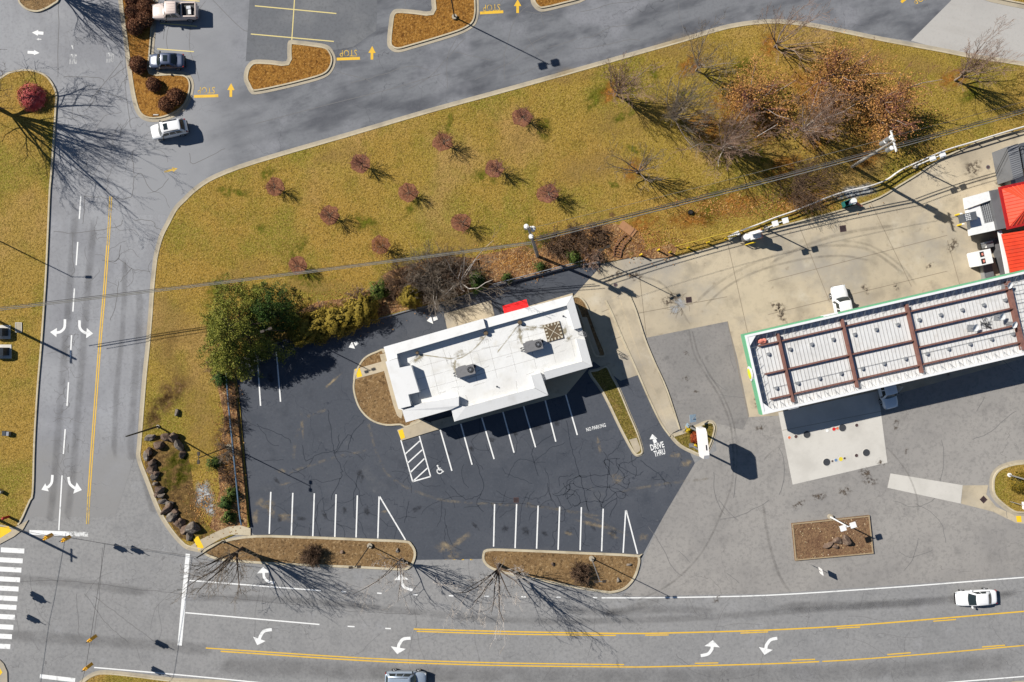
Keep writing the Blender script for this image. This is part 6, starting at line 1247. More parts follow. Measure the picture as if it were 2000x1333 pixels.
o = G(370, 20, 1.1); t = thing('boxes', 'pale boxes lying in the bed of the beige pickup', 'boxes', (o.x, o.y, 1.09)); MB().box((0, 0.2, 0.14), (0.5, 0.36, 0.26), 0.1).build('box', A_['rim'], t, local=True); MB().box((0.08, -0.28, 0.1), (0.36, 0.6, 0.2), 0.05).build('box', A_['galv'], t, local=True)
car('parked_car', 'blue-grey sedan with a sunroof parked at the inner corner of the long island', 325, 119, -1, 0.0, COMPACT, paint('blue_grey_paint', 78, 88, 112, 0.1))
car('moving_car', 'white estate-style SUV with dark sunroof driving past the island tip', 330, 253, -1, 0.21, SUV, paint('white_car_paint', 240, 240, 240))
car('parked_pickup', 'white crew cab pickup half under the upper edge of the fuel canopy', 1645, 602, -0.2, -0.98, dict(PICKUP, L=5.5, bed=None, W=1.86, rwt=-0.9, rwb=-1.1), paint('white_truck_paint', 244, 243, 241))
pc = car('parked_pickup', 'white pickup with an open door standing in the canopy shade', 1730.5, 757, 0.25, 0.97, dict(PICKUP, L=5.2, bed=None, W=1.8), paint('cool_white_paint', 226, 232, 238))
dm = MB().box((0.62, 1.35, 0.85), (0.06, 1.0, 0.85), 0.62).build('open_door', A_['steel_white'], pc, local=True)
car('moving_car', 'white sedan driving left on the main street', 1907.5, 1168.5, -1, 0.07, SEDAN, paint('clean_white_paint', 246, 246, 246))
car('moving_car', 'silver-blue SUV cut by the bottom photo edge on the main street', 792.5, 1327.5, 1, 0.02, BIGSUV, paint('silver_blue_paint', 170, 184, 200, 0.3))

# ------------------------------------------------------------------ poles, wires, lamps, signals
A_['pole_wood'] = material('weathered_pole_wood', seen(170, 165, 158), [(1.5, 5, 0.42, 0.7, seen(128, 122, 114), 0.8)], rough=0.9)
A_['pole_dark'] = plain('dark_painted_pole', 62, 60, 56, 0.5, 0.2)
A_['wire'] = plain('black_cable', 84, 82, 80, 0.7)
A_['wire_grey'] = plain('grey_cable', 124, 122, 116, 0.7)
A_['signal'] = plain('signal_yellow', 236, 172, 26, 0.45, grain=0.04)
A_['brown_light'] = plain('bronze_lamp_housing', 70, 62, 54, 0.5, 0.2)
A_['insul'] = plain('glazed_insulator', 160, 156, 150, 0.3)
A_['pole_grey'] = plain('galvanised_pole', 150, 150, 150, 0.45, 0.4)

def lamp_post(label, px, py, h, head='two', mat='pole_dark', hmat='brown_light', heading=0.0, arm=0.55, hw=(0.62, 0.5, 0.2), base=True, r=0.085, z=0.1, group='parking lot lamps'):
    p = G(px, py); t = thing('lamp_post', label, 'lamp post', (p.x, p.y, z), heading, group)
    MB().tube([(0, 0, 0), (0, 0, h * 0.5), (0, 0, h)], [r, r * 0.85, r * 0.7], 8).build('pole', A_[mat], t, local=True)
    if base: MB().cyl((0, 0, -0.05), 0.32, 0.3, 12).build('footing', A_['concrete'], t, local=True)
    for s in ((-1, 1) if head == 'two' else (1,)):
        MB().tube([(0, 0, h - 0.05), (s * arm, 0, h)], 0.04, 6).build('arm', A_[mat], t, local=True)
        hd = MB().box((s * (arm + hw[0] / 2), 0, h), hw).build('lamp_head', A_[hmat], t, local=True)
        MB().box((s * (arm + hw[0] / 2), 0, h - hw[2] / 2 - 0.012), (hw[0] * .8, hw[1] * .8, 0.02)).build('lens', A_['headlight'], hd, local=True)
    return t
lamp_post('tall lamp post with two heads in the top island, its long shadow over the road', 888, 35, 9.6, heading=0.25, hw=(0.8, 0.75, 0.25), arm=0.4)
lamp_post('parking lamp hidden in the dark evergreen by the drive', 568, 647, 8.2, heading=0.35, hw=(0.42, 0.26, 0.14), arm=0.25, r=0.07)
lamp_post('parking lamp beside the blue rail', 449, 872, 8.2, heading=1.55, hw=(0.42, 0.26, 0.14), arm=0.25, r=0.07)
lamp_post('parking lamp in the left street island near its right tip', 723, 1065, 8.0, heading=0.1, hw=(0.42, 0.26, 0.14), arm=0.25, r=0.07)
lamp_post('parking lamp in the right street island', 1155, 1090, 8.1, heading=0.05, hw=(0.42, 0.26, 0.14), arm=0.25, r=0.07, mat='pole_grey')
lamp_post('parking lamp at the pinkish bush where the drive meets the forecourt', 1163, 503, 8.1, heading=0.4, hw=(0.42, 0.26, 0.14), arm=0.25, r=0.07)
for x, y, hd, lb in ((1620, 1009, 0.3, 'white double-headed lamp in the stone planter bed'), (1495, 447, 0.28, 'white double-headed lamp beside the vacuum cabinet'), (1785, 326, 0.35, 'white double-headed lamp on the curved forecourt kerb')):
    lamp_post(lb, x, y, 4.5, mat='steel_white', hmat='steel_white', heading=hd, arm=0.28, hw=(0.66, 0.62, 0.16), r=0.1, group='white forecourt lamps')
lamp_post('street lamp standing left of the photo edge, its curved shadow on the left street', -31, 456, 9.0, 'one', heading=0.0, arm=1.6, hw=(0.7, 0.3, 0.14), group='poles left of the photo edge')
p = G(310, 833); q = G(246, 853, 6.3); t = thing('street_pole', 'slim dark pole beside the boulders at the street corner', 'pole', (p.x, p.y, 0.1))
MB().tube([(p.x, p.y, 0.1), (q.x, q.y, 6.3)], [0.12, 0.08], 8).build('pole', A_['pole_dark'], t); MB().cyl((p.x, p.y, 0.05), 0.22, 0.2, 10).build('footing', A_['concrete'], t)
p = G(437, 1057); t = thing('street_pole', 'slim dark pole between the corner walk and the tall bare tree', 'pole', (p.x, p.y, 0.1)); q = G(384, 1090, 7.3); MB().tube([(p.x, p.y, 0.1), (q.x, q.y, 7.3)], [0.11, 0.07], 8).build('pole', A_['pole_dark'], t); MB().cyl((p.x, p.y, 0.05), 0.22, 0.2, 10).build('footing', A_['concrete'], t)
for x, y, h, r, lb in ((-42, 608, 10, 0.2, 'thick utility pole left of the photo edge beside the transformer boxes'), (-26, 1003, 9.2, 0.2, 'signal pole left of the photo edge at the street corner')):
    p = G(x, y); t = thing('utility_pole', lb, 'utility pole', (p.x, p.y, 0), 0, 'poles left of the photo edge'); MB().tube([(0, 0, 0), (0, 0, h)], [r, r * .75], 8).build('pole', A_['pole_wood'], t, local=True); MB().box((0, 0, h - .5), (0.12, 1.6, 0.14)).build('crossarm', A_['pole_wood'], t, local=True)

def utility_pole(label, bx, by, tx, ty, h, arm_dir, cans, crossarm):
    p, q = G(bx, by, 0.1), G(tx, ty, h); t = thing('utility_pole', label, 'utility pole', p, 0, 'wooden utility poles with transformers')
    MB().tube([p, p.lerp(q, .5), q], [0.19, 0.16, 0.12], 9).build('pole', A_['pole_wood'], t)
    ax = Vector((math.cos(arm_dir), math.sin(arm_dir), 0)); rot = arm_dir
    for k, (f, side, off) in enumerate(cans):
        c = p.lerp(q, f) + ax * side + Vector((-ax.y, ax.x, 0)) * off
        cn_ = MB().cyl((c.x, c.y, c.z - 0.5), 0.26, 0.95, 14).build('transformer', A_['galv'], t); MB().cyl((c.x, c.y, c.z + 0.451), 0.27, 0.07, 14, 0.2).build('lid', A_['steel_white'], cn_)
        MB().cyl((c.x + .1, c.y, c.z + 0.525), 0.05, 0.26, 7).build('bushing', A_['insul'], cn_)
    for f, L in crossarm:
        c = p.lerp(q, f); MB().box((c.x, c.y, c.z), (L, 0.14, 0.14), rot).build('crossarm', A_['steel_white'], t)
        for s in (-0.46, -.2, .2, 0.46): e = c + ax * (L * s); MB().cyl((e.x, e.y, e.z + 0.07), 0.045, 0.22, 7).build('insulator', A_['insul'], t)
    m = MB()
    for k in range(3): c = p.lerp(q, 0.8 + 0.05 * k); m.tube([c + ax * 0.2, c + ax * 0.6 + Vector((0, 0, .15)), c + ax * .3 + Vector((0, 0, .5))], 0.02, 5)
    m.build('jumper_wire', A_['wire'], t)
    m = MB(); m.tube([p + Vector((.16, .1, .2)), p.lerp(q, .75) + Vector((.13, .1, 0))], 0.05, 6); m.build('riser', A_['galv'], t)
    return p, q
P1b, P1t = utility_pole('wooden pole carrying three transformer cans above the drive', 1050, 501, 1031, 443, 11.3, math.radians(15), [(0.78, 0.0, -0.36), (0.88, 0.44, 0.05), (0.92, -0.2, 0.3)], [(0.97, 0.8)])
P2b, P2t = utility_pole('wooden pole with a white crossarm and transformer cans by the pipe rail', 1664, 326, 1747, 275, 11.4, math.radians(105), [(0.80, 0.45, 0), (0.86, -0.5, -0.1), (0.93, 0.45, 0.1)], [(0.98, 2.3)])
A_['wood_post'] = A_['pole_wood']

def cable(label, pts, r, mat, zs, group='overhead lines', name='overhead_line'):
    """pts in photo pixels at heights zs"""
    P = [G(x, y, z) for (x, y), z in zip(pts, zs)]
    t = thing(name, label, 'cable', P[0], 0, group)
    s = []
    for i in range(len(P) - 1):
        n = 12
        for k in range(n): s.append(P[i].lerp(P[i + 1], k / n) - Vector((0, 0, 0.0)))
    s.append(P[-1]); MB().tube(s, r, 5).build('cable', A_[mat], t)
    return t
def sag(a, b, za, zb, s, n=9):
    pts, zs = [], []
    for i in range(n + 1):
        f = i / n; pts.append((a[0] + (b[0] - a[0]) * f, a[1] + (b[1] - a[1]) * f)); zs.append(za + (zb - za) * f - s * 4 * f * (1 - f))
    return pts, zs
def run(label, a, b, za, zb, s, r, mat):
    """real catenary between two points given at their own heights"""
    A, B = G(a[0], a[1], za), G(b[0], b[1], zb); t = thing('overhead_line', label, 'cable', A, 0, 'overhead lines')
    P = [A.lerp(B, i / 24) - Vector((0, 0, s * 4 * (i / 24) * (1 - i / 24))) for i in range(25)]
    MB().tube(P, r, 5).build('cable', A_[mat], t); return P
run('thick grey bundled cable from the transformer pole to the left street', (1038, 474), (-30, 607), 7.2, 7.0, 1.0, 0.055, 'wire_grey')
run('upper cable of the bundle crossing the lawn and left street', (1037, 472), (-30, 604), 7.8, 7.6, 1.0, 0.035, 'wire')
run('lower cable of the bundle crossing the lawn and left street', (1038, 477), (-30, 610), 6.7, 6.5, 0.9, 0.04, 'wire_grey')
for k, (dx, dy, dz, rr_, mt) in enumerate(((0, 0, 7.2, 0.08, 'wire'), (2, 4, 6.6, 0.06, 'wire_grey'), (-2, -3, 7.9, 0.04, 'wire'))):
    run(('thick cable', 'lower cable', 'upper cable')[k] + ' of the bundle between the two transformer poles', (1042 + dx, 468 + dy), (1716 + dx, 295 + dy), dz, dz, 0.8, rr_, mt)
    run(('thick cable', 'lower cable', 'upper cable')[k] + ' of the bundle leaving the crossarm pole to the right', (1718 + dx, 294 + dy), (2130 + dx, 178 + dy), dz, dz + .4, 0.7, rr_ * .8, mt)
run('thin top wire from the crossarm pole back to the transformer pole', (1743, 268), (1033, 447), 11.2, 11.2, 0.9, 0.018, 'wire_grey')
run('thin top wire leaving the crossarm pole to the right', (1744, 266), (2140, 160), 11.3, 11.4, 0.5, 0.022, 'wire')

# traffic signals on span wires
def signal(label, px, py, h=4.7, heading=0.0, double=False):
    p = G(px, py, h); t = thing('traffic_signal', label, 'traffic signal', (p.x, p.y, h), heading, 'traffic signals on the span wires')
    for o in ((-0.25, 0.25) if double else (0,)):
        MB().box((0, o, 0), (0.34, 0.38, 1.1)).build('housing', A_['signal'], t, local=True)
        for k in (-0.34, 0, 0.34):
            c = [(0.17, o + 0.15 * math.cos(a), k + 0.15 * math.sin(a)) for a in np.linspace(0, 6.283, 13)[:-1]]; e = [(0.42, y, z) for x, y, z in c]
            MB().loft([c, e], cap=False).build('visor', A_['signal'], t, local=True); MB().loft([[(0.172, y, z) for x, y, z in c], [(0.19, y, z) for x, y, z in c]]).build('lens', A_['black'], t, local=True)
    MB().tube([(0, 0, 0.55), (0, 0, 1.25)], 0.04, 6).build('hanger', A_['black'], t, local=True); return p
S1 = signal('left yellow traffic signal hanging by the stop bar of the left street', 95, 1048, heading=math.radians(222)); S2 = signal('right yellow traffic signal hanging by the stop bar of the left street', 130, 1052, heading=math.radians(222))
S3 = signal('upper yellow traffic signal hanging over the junction at the bottom left', 181, 1247, heading=math.radians(215)); S4 = signal('lower yellow traffic signal hanging near the bottom left kerb', 173, 1302, heading=math.radians(215))
S5 = signal('double traffic signal left of the photo edge, only its shadow in view', -75, 1150, double=True, heading=math.radians(215)); S6 = signal('single traffic signal left of the photo edge, only its shadow in view', -85, 1195, heading=math.radians(215))
def span(label, pts, r=0.022):
    t = thing('span_wire', label, 'cable', pts[0], 0, 'signal span wires'); MB().tube(pts, r, 5).build('wire', A_['wire'], t)
z_ = 5.95
def at(px, py): return G(px, py, z_)
span('span wire carrying the two signals over the left street', [at(-90, 1012), at(92, 1046), at(128, 1050), at(205, 1062), at(384, 1088)])
span('span wire carrying the two signals at the bottom left', [at(205, 1062), at(177, 1246), at(168, 1303), at(156, 1345), at(130, 1450)])
span('span wire left of the photo edge, its shadow across the junction', [at(-60, 1010), at(-85, 1150), at(-95, 1195), at(-110, 1300), at(-130, 1450)])

# ------------------------------------------------------------------ rails, bollards, walls
def post_rail(label, name, px, z0, h, rails, mat, rmat, every, rr_=0.06, pr=0.06, sub=3, cat='rail', beam=None, group=None):
    P = [Vector((p.x, p.y, 0)) for p in GL(smooth_line(px, sub))]; t = thing(name, label, cat, P[0], 0, group)
    for zz in rails:
        m = MB()
        if beam: strip_mesh(m, [(p.x, p.y) for p in P], beam[0], zz, False, beam[1])
        else: m.tube([p + Vector((0, 0, zz)) for p in P], rr_, 8)
        m.build('rail', A_[rmat], t)
    d = 0; nxt = 0.2
    for a, b in zip(P, P[1:]):
        L = (b - a).length
        while nxt <= d + L: q = a.lerp(b, (nxt - d) / L); MB().cyl((q.x, q.y, z0), pr, h - z0, 8).build('post', A_[mat], t); nxt += every
        d += L
    return t
A_['yellow_old'] = plain('faded_yellow_steel', 206, 180, 66, 0.6, grain=0.1)
post_rail('white pipe guard rail curving along the forecourt edge up to the shed', 'pipe_rail', [(1443, 453), (1478, 440), (1508, 428), (1543, 416), (1580, 401), (1615, 387), (1650, 376), (1688, 368), (1724, 355), (1752, 336), (1790, 318), (1840, 297), (1890, 282), (1935, 268), (2000, 249), (2100, 222)], 0.1, 1.0, (0.5, 1.0), 'pipe_white', 'pipe_white', 2.35, 0.075, 0.07)
post_rail('yellow pipe guard rail on the lawn edge left of the white one', 'pipe_rail', [(1316, 483), (1360, 472), (1400, 461), (1441, 451)], 0.1, 0.75, (0.72,), 'yellow_old', 'yellow_old', 2.2, 0.045, 0.05)
A_['blue_rail'] = plain('blue_grey_steel', 88, 112, 134, 0.5, 0.2)
post_rail('long blue-grey guard rail between the roadside shrubs and the dark lot', 'guard_rail', [(447, 724), (452, 790), (459, 860), (466, 930), (473, 1000), (477, 1022)], 0.1, 0.9, (0.72,), 'pole_grey', 'blue_rail', 1.9, beam=(0.13, 0.22), pr=0.06)
post_rail('grey guard rail on posts above the drive below the transformer pole', 'guard_rail', [(962, 557), (1010, 544), (1060, 531), (1110, 518), (1141, 510)], 0.1, 0.75, (0.62,), 'pole_grey', 'galv', 1.7, beam=(0.08, 0.16), pr=0.07)
w_ = thing('retaining_kerb', 'low dark retaining kerb under the grey guard rail', 'wall', G(960, 560)); m = MB(); strip_mesh(m, PX([(955, 562), (1010, 548), (1060, 536), (1110, 522), (1172, 513)]), 0.25, 0, False, 0.32); m.build('wall', A_['unit_grey'], w_)
w_ = thing('retaining_kerb', 'low retaining kerb along the shrubs at the upper edge of the dark lot', 'wall', G(735, 625)); m = MB(); strip_mesh(m, PX([(500, 684), (600, 652), (735, 624), (797, 607), (868, 590), (950, 563)]), 0.16, 0, False, 0.17); m.build('wall', A_['unit_grey'], w_)
BL = [(1250, 499, 'leftmost yellow bollard on the forecourt edge'), (1284, 490, 'second yellow bollard from the left on the forecourt edge'), (1307, 494, 'third yellow bollard from the left, set slightly lower'), (1342, 485, 'fourth yellow bollard from the left, nearest the yellow rail'), (1380, 475, 'fifth yellow bollard from the left on the forecourt edge')]
for i, (x, y, lb) in enumerate(BL):
    p = G(x, y); t = thing('bollard', lb, 'bollard', (p.x, p.y, 0.02), 0, 'yellow bollards along the forecourt'); MB().cyl((0, 0, 0), 0.11, 1.1, 10).build('post', A_['yellow_steel'], t, local=True); MB().sphere((0, 0, 1.1), 0.11, 10, 6, (1, 1, .6)).build('cap', A_['yellow_steel'], t, local=True)
for (a, b, lb) in (((1417, 466), (1437, 461), 'yellow hoop guard left of the vacuum cabinet'), ((1458, 478), (1474, 474), 'yellow hoop guard in front of the vacuum cabinet')):
    A, B = G(*a, 0.5), G(*b, 0.5); t = thing('hoop_guard', lb, 'guard', (A.x, A.y, 0), 0, 'yellow hoop guards'); MB().tube([(A.x, A.y, 0), (A.x, A.y, .8), A.lerp(B, .12) + Vector((0, 0, .42)), A.lerp(B, .88) + Vector((0, 0, .42)), (B.x, B.y, .8), (B.x, B.y, 0)], 0.07, 8).build('hoop', A_['yellow_steel'], t)
p = G(1469, 461, 1.0); t = thing('vacuum_machine', 'white vacuum cabinet with an octagonal top sign casting a wide shadow', 'vacuum machine', (p.x, p.y, 0.02), math.radians(14))
MB().box((0.25, 0, 0.8), (1.25, 0.95, 1.6)).build('cabinet', A_['steel_white'], t, local=True); MB().cyl((-0.72, 0.0, 0.0), 0.42, 1.25, 14).build('drum', A_['alu'], t, local=True); MB().cyl((-0.72, 0, 1.25), 0.44, 0.12, 14, 0.3).build('drum_lid', A_['steel_white'], t, local=True)
MB().tube([(-0.3, -0.3, 1.1), (-0.35, -0.75, 0.8), (-0.7, -0.7, 0.3), (-1.3, -0.5, 0.2)], 0.05, 7).build('hose', A_['black'], t, local=True); MB().box((0.9, 0, 0.85), (0.06, 1.1, 1.7)).build('side_frame', A_['pink'], t, local=True)
oc = [(0.2 + 0.8 * math.cos(a), 0.05, 2.3 + 0.8 * math.sin(a)) for a in np.linspace(math.pi / 8, 2 * math.pi + math.pi / 8, 9)[:-1]]; MB().loft([oc, [(x, y + .14, z) for x, y, z in oc]]).build('top_sign', A_['steel_white'], t, local=True)
p = G(1433, 460, 0.4); t = thing('white_rail_box', 'ribbed white box at the joint of the yellow and white rails', 'box', (p.x, p.y, 0.02), math.radians(28)); b_ = MB().box((0, 0, 0.4), (1.3, 0.5, 0.7)); [b_.box((-0.5 + i * .25, 0, 0.77), (0.08, 0.46, 0.05)) for i in range(5)]; b_.build('body', A_['pipe_white'], t, local=True)
p = G(1653, 398, 0.5); t = thing('cart', 'teal cart under the white pipe rail', 'cart', (p.x, p.y, 0.1), math.radians(20)); A_['teal'] = plain('teal_plastic', 38, 118, 112, 0.5)
for a, s in (((0, -0.3, 0.5), (0.9, 0.08, 0.7)), ((0, 0.3, 0.5), (0.9, 0.08, 0.7)), ((-0.42, 0, 0.5), (0.08, 0.6, 0.7)), ((0.42, 0, 0.5), (0.08, 0.6, 0.7))): MB().box(a, s).build('side_panel', A_['teal'], t, local=True)
MB().box((0, 0, 0.18), (0.86, 0.58, 0.06)).build('floor', A_['black'], t, local=True)
for sx in (-.4, .4): MB().cyl((sx, -0.34, 0.0), 0.12, 0.08, 10).build('wheel', A_['tyre'], t, local=True)
p = G(1666, 394, 0.9); t = thing('barrel', 'purplish grey barrel beside the teal cart', 'barrel', (p.x, p.y, 0.1)); A_['violet'] = plain('violet_grey_plastic', 142, 138, 160, 0.5); MB().cyl((0, 0, 0), 0.36, 0.95, 16).build('drum', A_['violet'], t, local=True); MB().cyl((0, 0, 0.95), 0.38, 0.08, 16).build('lid', A_['steel_white'], t, local=True)
p = G(1676, 399, 0.2); t = thing('flat_pipe', 'short pinkish pipe lying by the barrel at the kerb', 'pipe', (p.x, p.y, 0.2), math.radians(-35)); MB().tube([(-.45, 0, 0.08), (.45, 0, 0.08)], 0.1, 10).build('pipe', A_['pink'], t, local=True); MB().cyl((.45, 0, 0), 0.12, 0.2, 8).build('cap', A_['rust_steel'], t, local=True)

# ------------------------------------------------------------------ signs
A_['sign_white'] = plain('white_sign_cabinet', 244, 240, 236, 0.4, grain=0.03)
sg = thing('pole_sign', 'tall blank white sign cabinet on two steel posts over the small island', 'sign', G(1362, 860))
A0, A1 = G(1346, 834), G(1350, 870); d_ = (A1 - A0).normalized(); n_ = Vector((-d_.y, d_.x, 0)); 
if n_.x < 0: n_ = -n_
ctr = (A0 + A1) / 2
for a in (A0, A1): MB().tube([a, a + Vector((0, 0, 4.5))], 0.13, 8).build('post', A_['pole_grey'], sg); MB().box((a.x, a.y, 0.16), (0.6, 0.5, 0.16)).build('base', A_['unit_grey'], sg)
hw_, th_ = 1.72, 0.3; c4 = [ctr + d_ * (s * hw_) + n_ * (o * th_) for s, o in ((-1, -1), (1, -1), (1, 1), (-1, 1))]
prof = [(-hw_, 4.5), (-hw_, 6.2), (-hw_ + .45, 6.6), (hw_ - .45, 6.6), (hw_, 6.2), (hw_, 4.5), (hw_ - .3, 4.3), (-hw_ + .3, 4.3)]
def sgv(o): return [tuple(ctr + d_ * s + n_ * o + Vector((0, 0, z))) for s, z in prof]
MB().loft([sgv(-th_), sgv(th_)]).build('cabinet', A_['sign_white'], sg)
m = MB(); c_ = ctr + d_ * 0.4 + n_ * 0.05 + Vector((0, 0, 6.62)); m.box(tuple(c_), (0.12, 0.6, 0.05), math.atan2(d_.y, d_.x) - math.pi / 2); m.build('service_hatch', A_['black'], sg)
ts = thing('street_sign', 'small blank square sign tilted on a leaning post by the long walk', 'sign', G(1334, 845)); a, b_ = G(1334, 845, 0.1), G(1359, 812, 2.4); MB().tube([a, b_], 0.045, 6).build('post', A_['pole_grey'], ts)
A_['sign_sky_tint'] = plain('sky_tinted_sign_back', 186, 206, 220, 0.35, 0.2, grain=0.05)  # bluish sky light on the shaded panel put into its colour
dirv = (b_ - a).normalized(); tl = Matrix.Rotation(math.radians(25), 3, 'Y')
for f, s in ((0.83, 0.92), (0.42, 0.46)):
    c = a.lerp(b_, f); MB().box((c.x - .05, c.y, c.z - .1), (s, s, 0.03), 0.05 if s > .6 else 0.9, tl).build('sign_panel', A_['sign_sky_tint'], ts)
ts = thing('roadside_sign', 'small white sign on a thin post below the stone planter bed', 'sign', G(1583, 1103)); a = G(1583, 1103, 0.02); MB().tube([a, a + Vector((.35, -.15, 2.2))], 0.035, 6).build('post', A_['pole_grey'], ts); MB().box((a.x + .4, a.y - .17, 1.95), (0.08, 0.75, 0.85), 0.25).build('sign_panel', A_['sign_white'], ts)
ts = thing('yard_sign', 'small pink and white sign on a short post in the right edge island', 'sign', G(1973, 980)); a = G(1973, 980, 0.1); MB().tube([a, a + Vector((.7, -.15, 1.5))], 0.035, 6).build('post', A_['pole_grey'], ts); MB().box((a.x + .8, a.y - .2, 1.5), (0.3, 0.85, 0.7), 0.1).build('sign_panel', A_['sign_white'], ts); MB().box((a.x + .97, a.y - .22, 1.5), (0.03, 0.75, 0.4), 0.1).build('lettering_panel', A_['pink'], ts)
ts = thing('flag_pole', 'pale pole leaning out of view in the right edge island', 'pole', G(1971, 928)); a = G(1971, 928, 0.1); MB().tube([a, a + Vector((.2, -.1, 6.0))], [0.1, 0.07], 8).build('pole', A_['pole_grey'], ts); MB().cyl((a.x, a.y, 0.08), 0.25, 0.14, 12).build('footing', A_['steel_white'], ts)

# ------------------------------------------------------------------ boulders, planter, ladder
A_['rock'] = material('brown_boulder', seen(116, 96, 82), [(0.8, 5, 0.42, 0.7, seen(82, 66, 58), 0.8), (2.5, 5, 0.5, 0.7, seen(164, 146, 124), 0.6)], rough=0.95, bump=(3, 5, 0.08))
A_['rock_grey'] = material('grey_boulder', seen(122, 112, 102), [(0.8, 5, 0.42, 0.7, seen(82, 74, 68), 0.8), (2.5, 5, 0.5, 0.7, seen(176, 172, 164), 0.6)], rough=0.95, bump=(3, 5, 0.08))
def boulder(label, px, py, rx, ry, h, rot, seed, grey=False, group='boulders at the street corner'):
    p = G(px, py, h / 2); R = random.Random(seed); vs = []; t = thing('boulder', label, 'boulder', (p.x, p.y, 0.1), rot, group)
    bm = bmesh.new(); bmesh.ops.create_icosphere(bm, subdivisions=3, radius=1.18)
    ns = [Vector((R.gauss(0, 1), R.gauss(0, 1), R.gauss(0.2, .8))).normalized() for _ in range(9)]; ds = [R.uniform(0.45, 0.85) for _ in ns]
    for v in bm.verts:
        q = v.co.copy()
        for n_, d in zip(ns, ds):
            e = q.dot(n_) - d
            if e > 0: q -= n_ * e * 0.92
        q += q.normalized() * 0.05 * mnoise.noise(q * 3 + Vector((seed, 0, 0)))
        v.co = Vector((q.x * rx, q.y * ry, max(-0.1, (q.z * 0.8 + 0.35) * h)))
    me = bpy.data.meshes.new('stone'); bm.to_mesh(me); bm.free(); link('stone', me, A_['rock_grey' if grey else 'rock'], t); return t
RK = [(294, 854, 0.7, 0.35, 0.6, .6, 1, 'pale flat boulder at the upper left of the boulder row'), (307, 869, 0.75, 0.5, 0.8, .1, 0, 'rounded tan boulder below the slim pole'), (338, 857, 0.75, 0.6, 1.0, 1.3, 0, 'reddish pointed boulder at the right of the upper ring'), (350, 870, 0.5, 0.7, 0.8, .4, 1, 'pale angular boulder at the right end of the upper ring'), (291, 881, 0.6, 0.45, 0.7, .7, 0, 'brown boulder against the kerb in the deep shade'), (287, 890, 0.35, 0.6, 0.6, .1, 1, 'small grey boulder wedged by the kerb corner'), (294, 916, 0.7, 0.6, 0.8, .2, 0, 'reddish square boulder in the middle of the boulder row'), (300, 933, 0.5, 0.6, 0.6, .3, 1, 'grey boulder below the reddish square one'), (303, 945, 0.45, 0.3, 0.5, .4, 1, 'small pale boulder in the boulder row'), (311, 956, 0.6, 0.65, 0.8, .8, 0, 'brown split boulder left of the grassy mound'), (315, 970, 0.5, 0.35, 0.5, .4, 1, 'small greenish boulder in the boulder row'), (318, 980, 0.6, 0.35, 0.6, .5, 1, 'cream topped boulder in the lower boulder row'), (325, 994, 0.8, 0.5, 0.8, .9, 0, 'dark brown boulder in the lower boulder row'), (338, 1009, 0.7, 0.6, 0.8, .7, 1, 'grey boulder second from the lower end'), (349, 1022, 0.7, 0.65, 0.7, .8, 0, 'round brown boulder near the lower end'), (362, 1033, 0.75, 0.6, 0.7, .2, 0, 'tan boulder beside the corner walk'), (378, 1033, 0.85, 0.7, 1.1, .5, 1, 'tall dark grey boulder at the end by the tactile paving'), (346, 807, 0.28, 0.42, 0.5, .1, 1, 'lone small boulder in the grass above the boulder row')]
RK += [(326, 852, .6, .5, .7, .4, 0, 'dark boulder at the top of the boulder ring'), (299, 902, .55, .45, .6, .9, 0, 'brown boulder between the kerb corner and the reddish square one'), (307, 925, .4, .4, .5, .2, 0, 'small brown boulder behind the reddish square one'), (308, 966, .5, .4, .5, 1.1, 0, 'brown boulder by the kerb in the boulder row middle'), (331, 985, .5, .45, .6, .3, 1, 'grey boulder inside the lower boulder row'), (344, 1000, .45, .4, .5, .7, 0, 'small brown boulder inside the lower boulder row'), (357, 1018, .55, .45, .6, .2, 0, 'brown boulder behind the round one near the lower end'), (370, 1047, .6, .45, .5, .6, 1, 'low pale boulder touching the corner walk'), (357, 886, .45, .6, .6, .3, 0, 'brown boulder below the pale angular one on the right of the ring')]
for i, (x, y, rx, ry, h, rot, gr_, lb) in enumerate(RK): boulder(lb, x, y, rx * 1.05, ry * 1.05, h * .9, rot, 300 + i, bool(gr_))
for i, (x, y, rx, ry, h, rot, lb) in enumerate(((1617, 1064, 0.6, 0.35, .4, .5, 'left slab of the three rocks in the stone planter bed'), (1636, 1056, 0.55, 0.5, .5, .9, 'middle rock of the three in the stone planter bed'), (1653, 1056, 0.65, 0.6, .7, .2, 'tall right rock of the three in the stone planter bed'), (1629, 1068, 0.45, 0.3, .35, .1, 'small front rock in the stone planter bed'))): boulder(lb, x, y, rx, ry, h, rot, 340 + i, False, 'rocks in the stone planter bed')
for i, (x, y, lb) in enumerate(((668, 1079, 'small grey rock in the left street island'), (776, 1075, 'small white rock at the tip of the left street island'), (1080, 1102, 'small dark rock in the right street island near the tall tree'), (1228, 1103, 'small white rock at the right end of the right street island'), (1207, 1133, 'small grey rock cluster in the lower right street island'))): boulder(lb, x, y, 0.3, 0.24, 0.3, i, 360 + i, i % 2 == 1 or i == 4, 'small rocks in the street islands')
A_['ply2'] = plain('brown_timber', 168, 148, 118, 0.9); A_['soil'] = material('dark_bark_soil', seen(134, 106, 80), [(1.0, 5, 0.45, 0.7, seen(108, 80, 62), 0.8), (3.5, 4, 0.5, 0.66, seen(84, 62, 50), 0.7), (5, 3, 0.55, 0.68, seen(160, 128, 96), 0.5)], rough=0.95, bump=(4, 5, 0.12), spec=0.1)
pl = thing('planter_bed', 'rectangular stone edged planting bed on the station asphalt', 'planter', G(1624, 1050)); q = GL([(1545, 1022), (1697, 1006), (1705, 1081), (1552, 1095)]); P = [(v.x, v.y) for v in q]
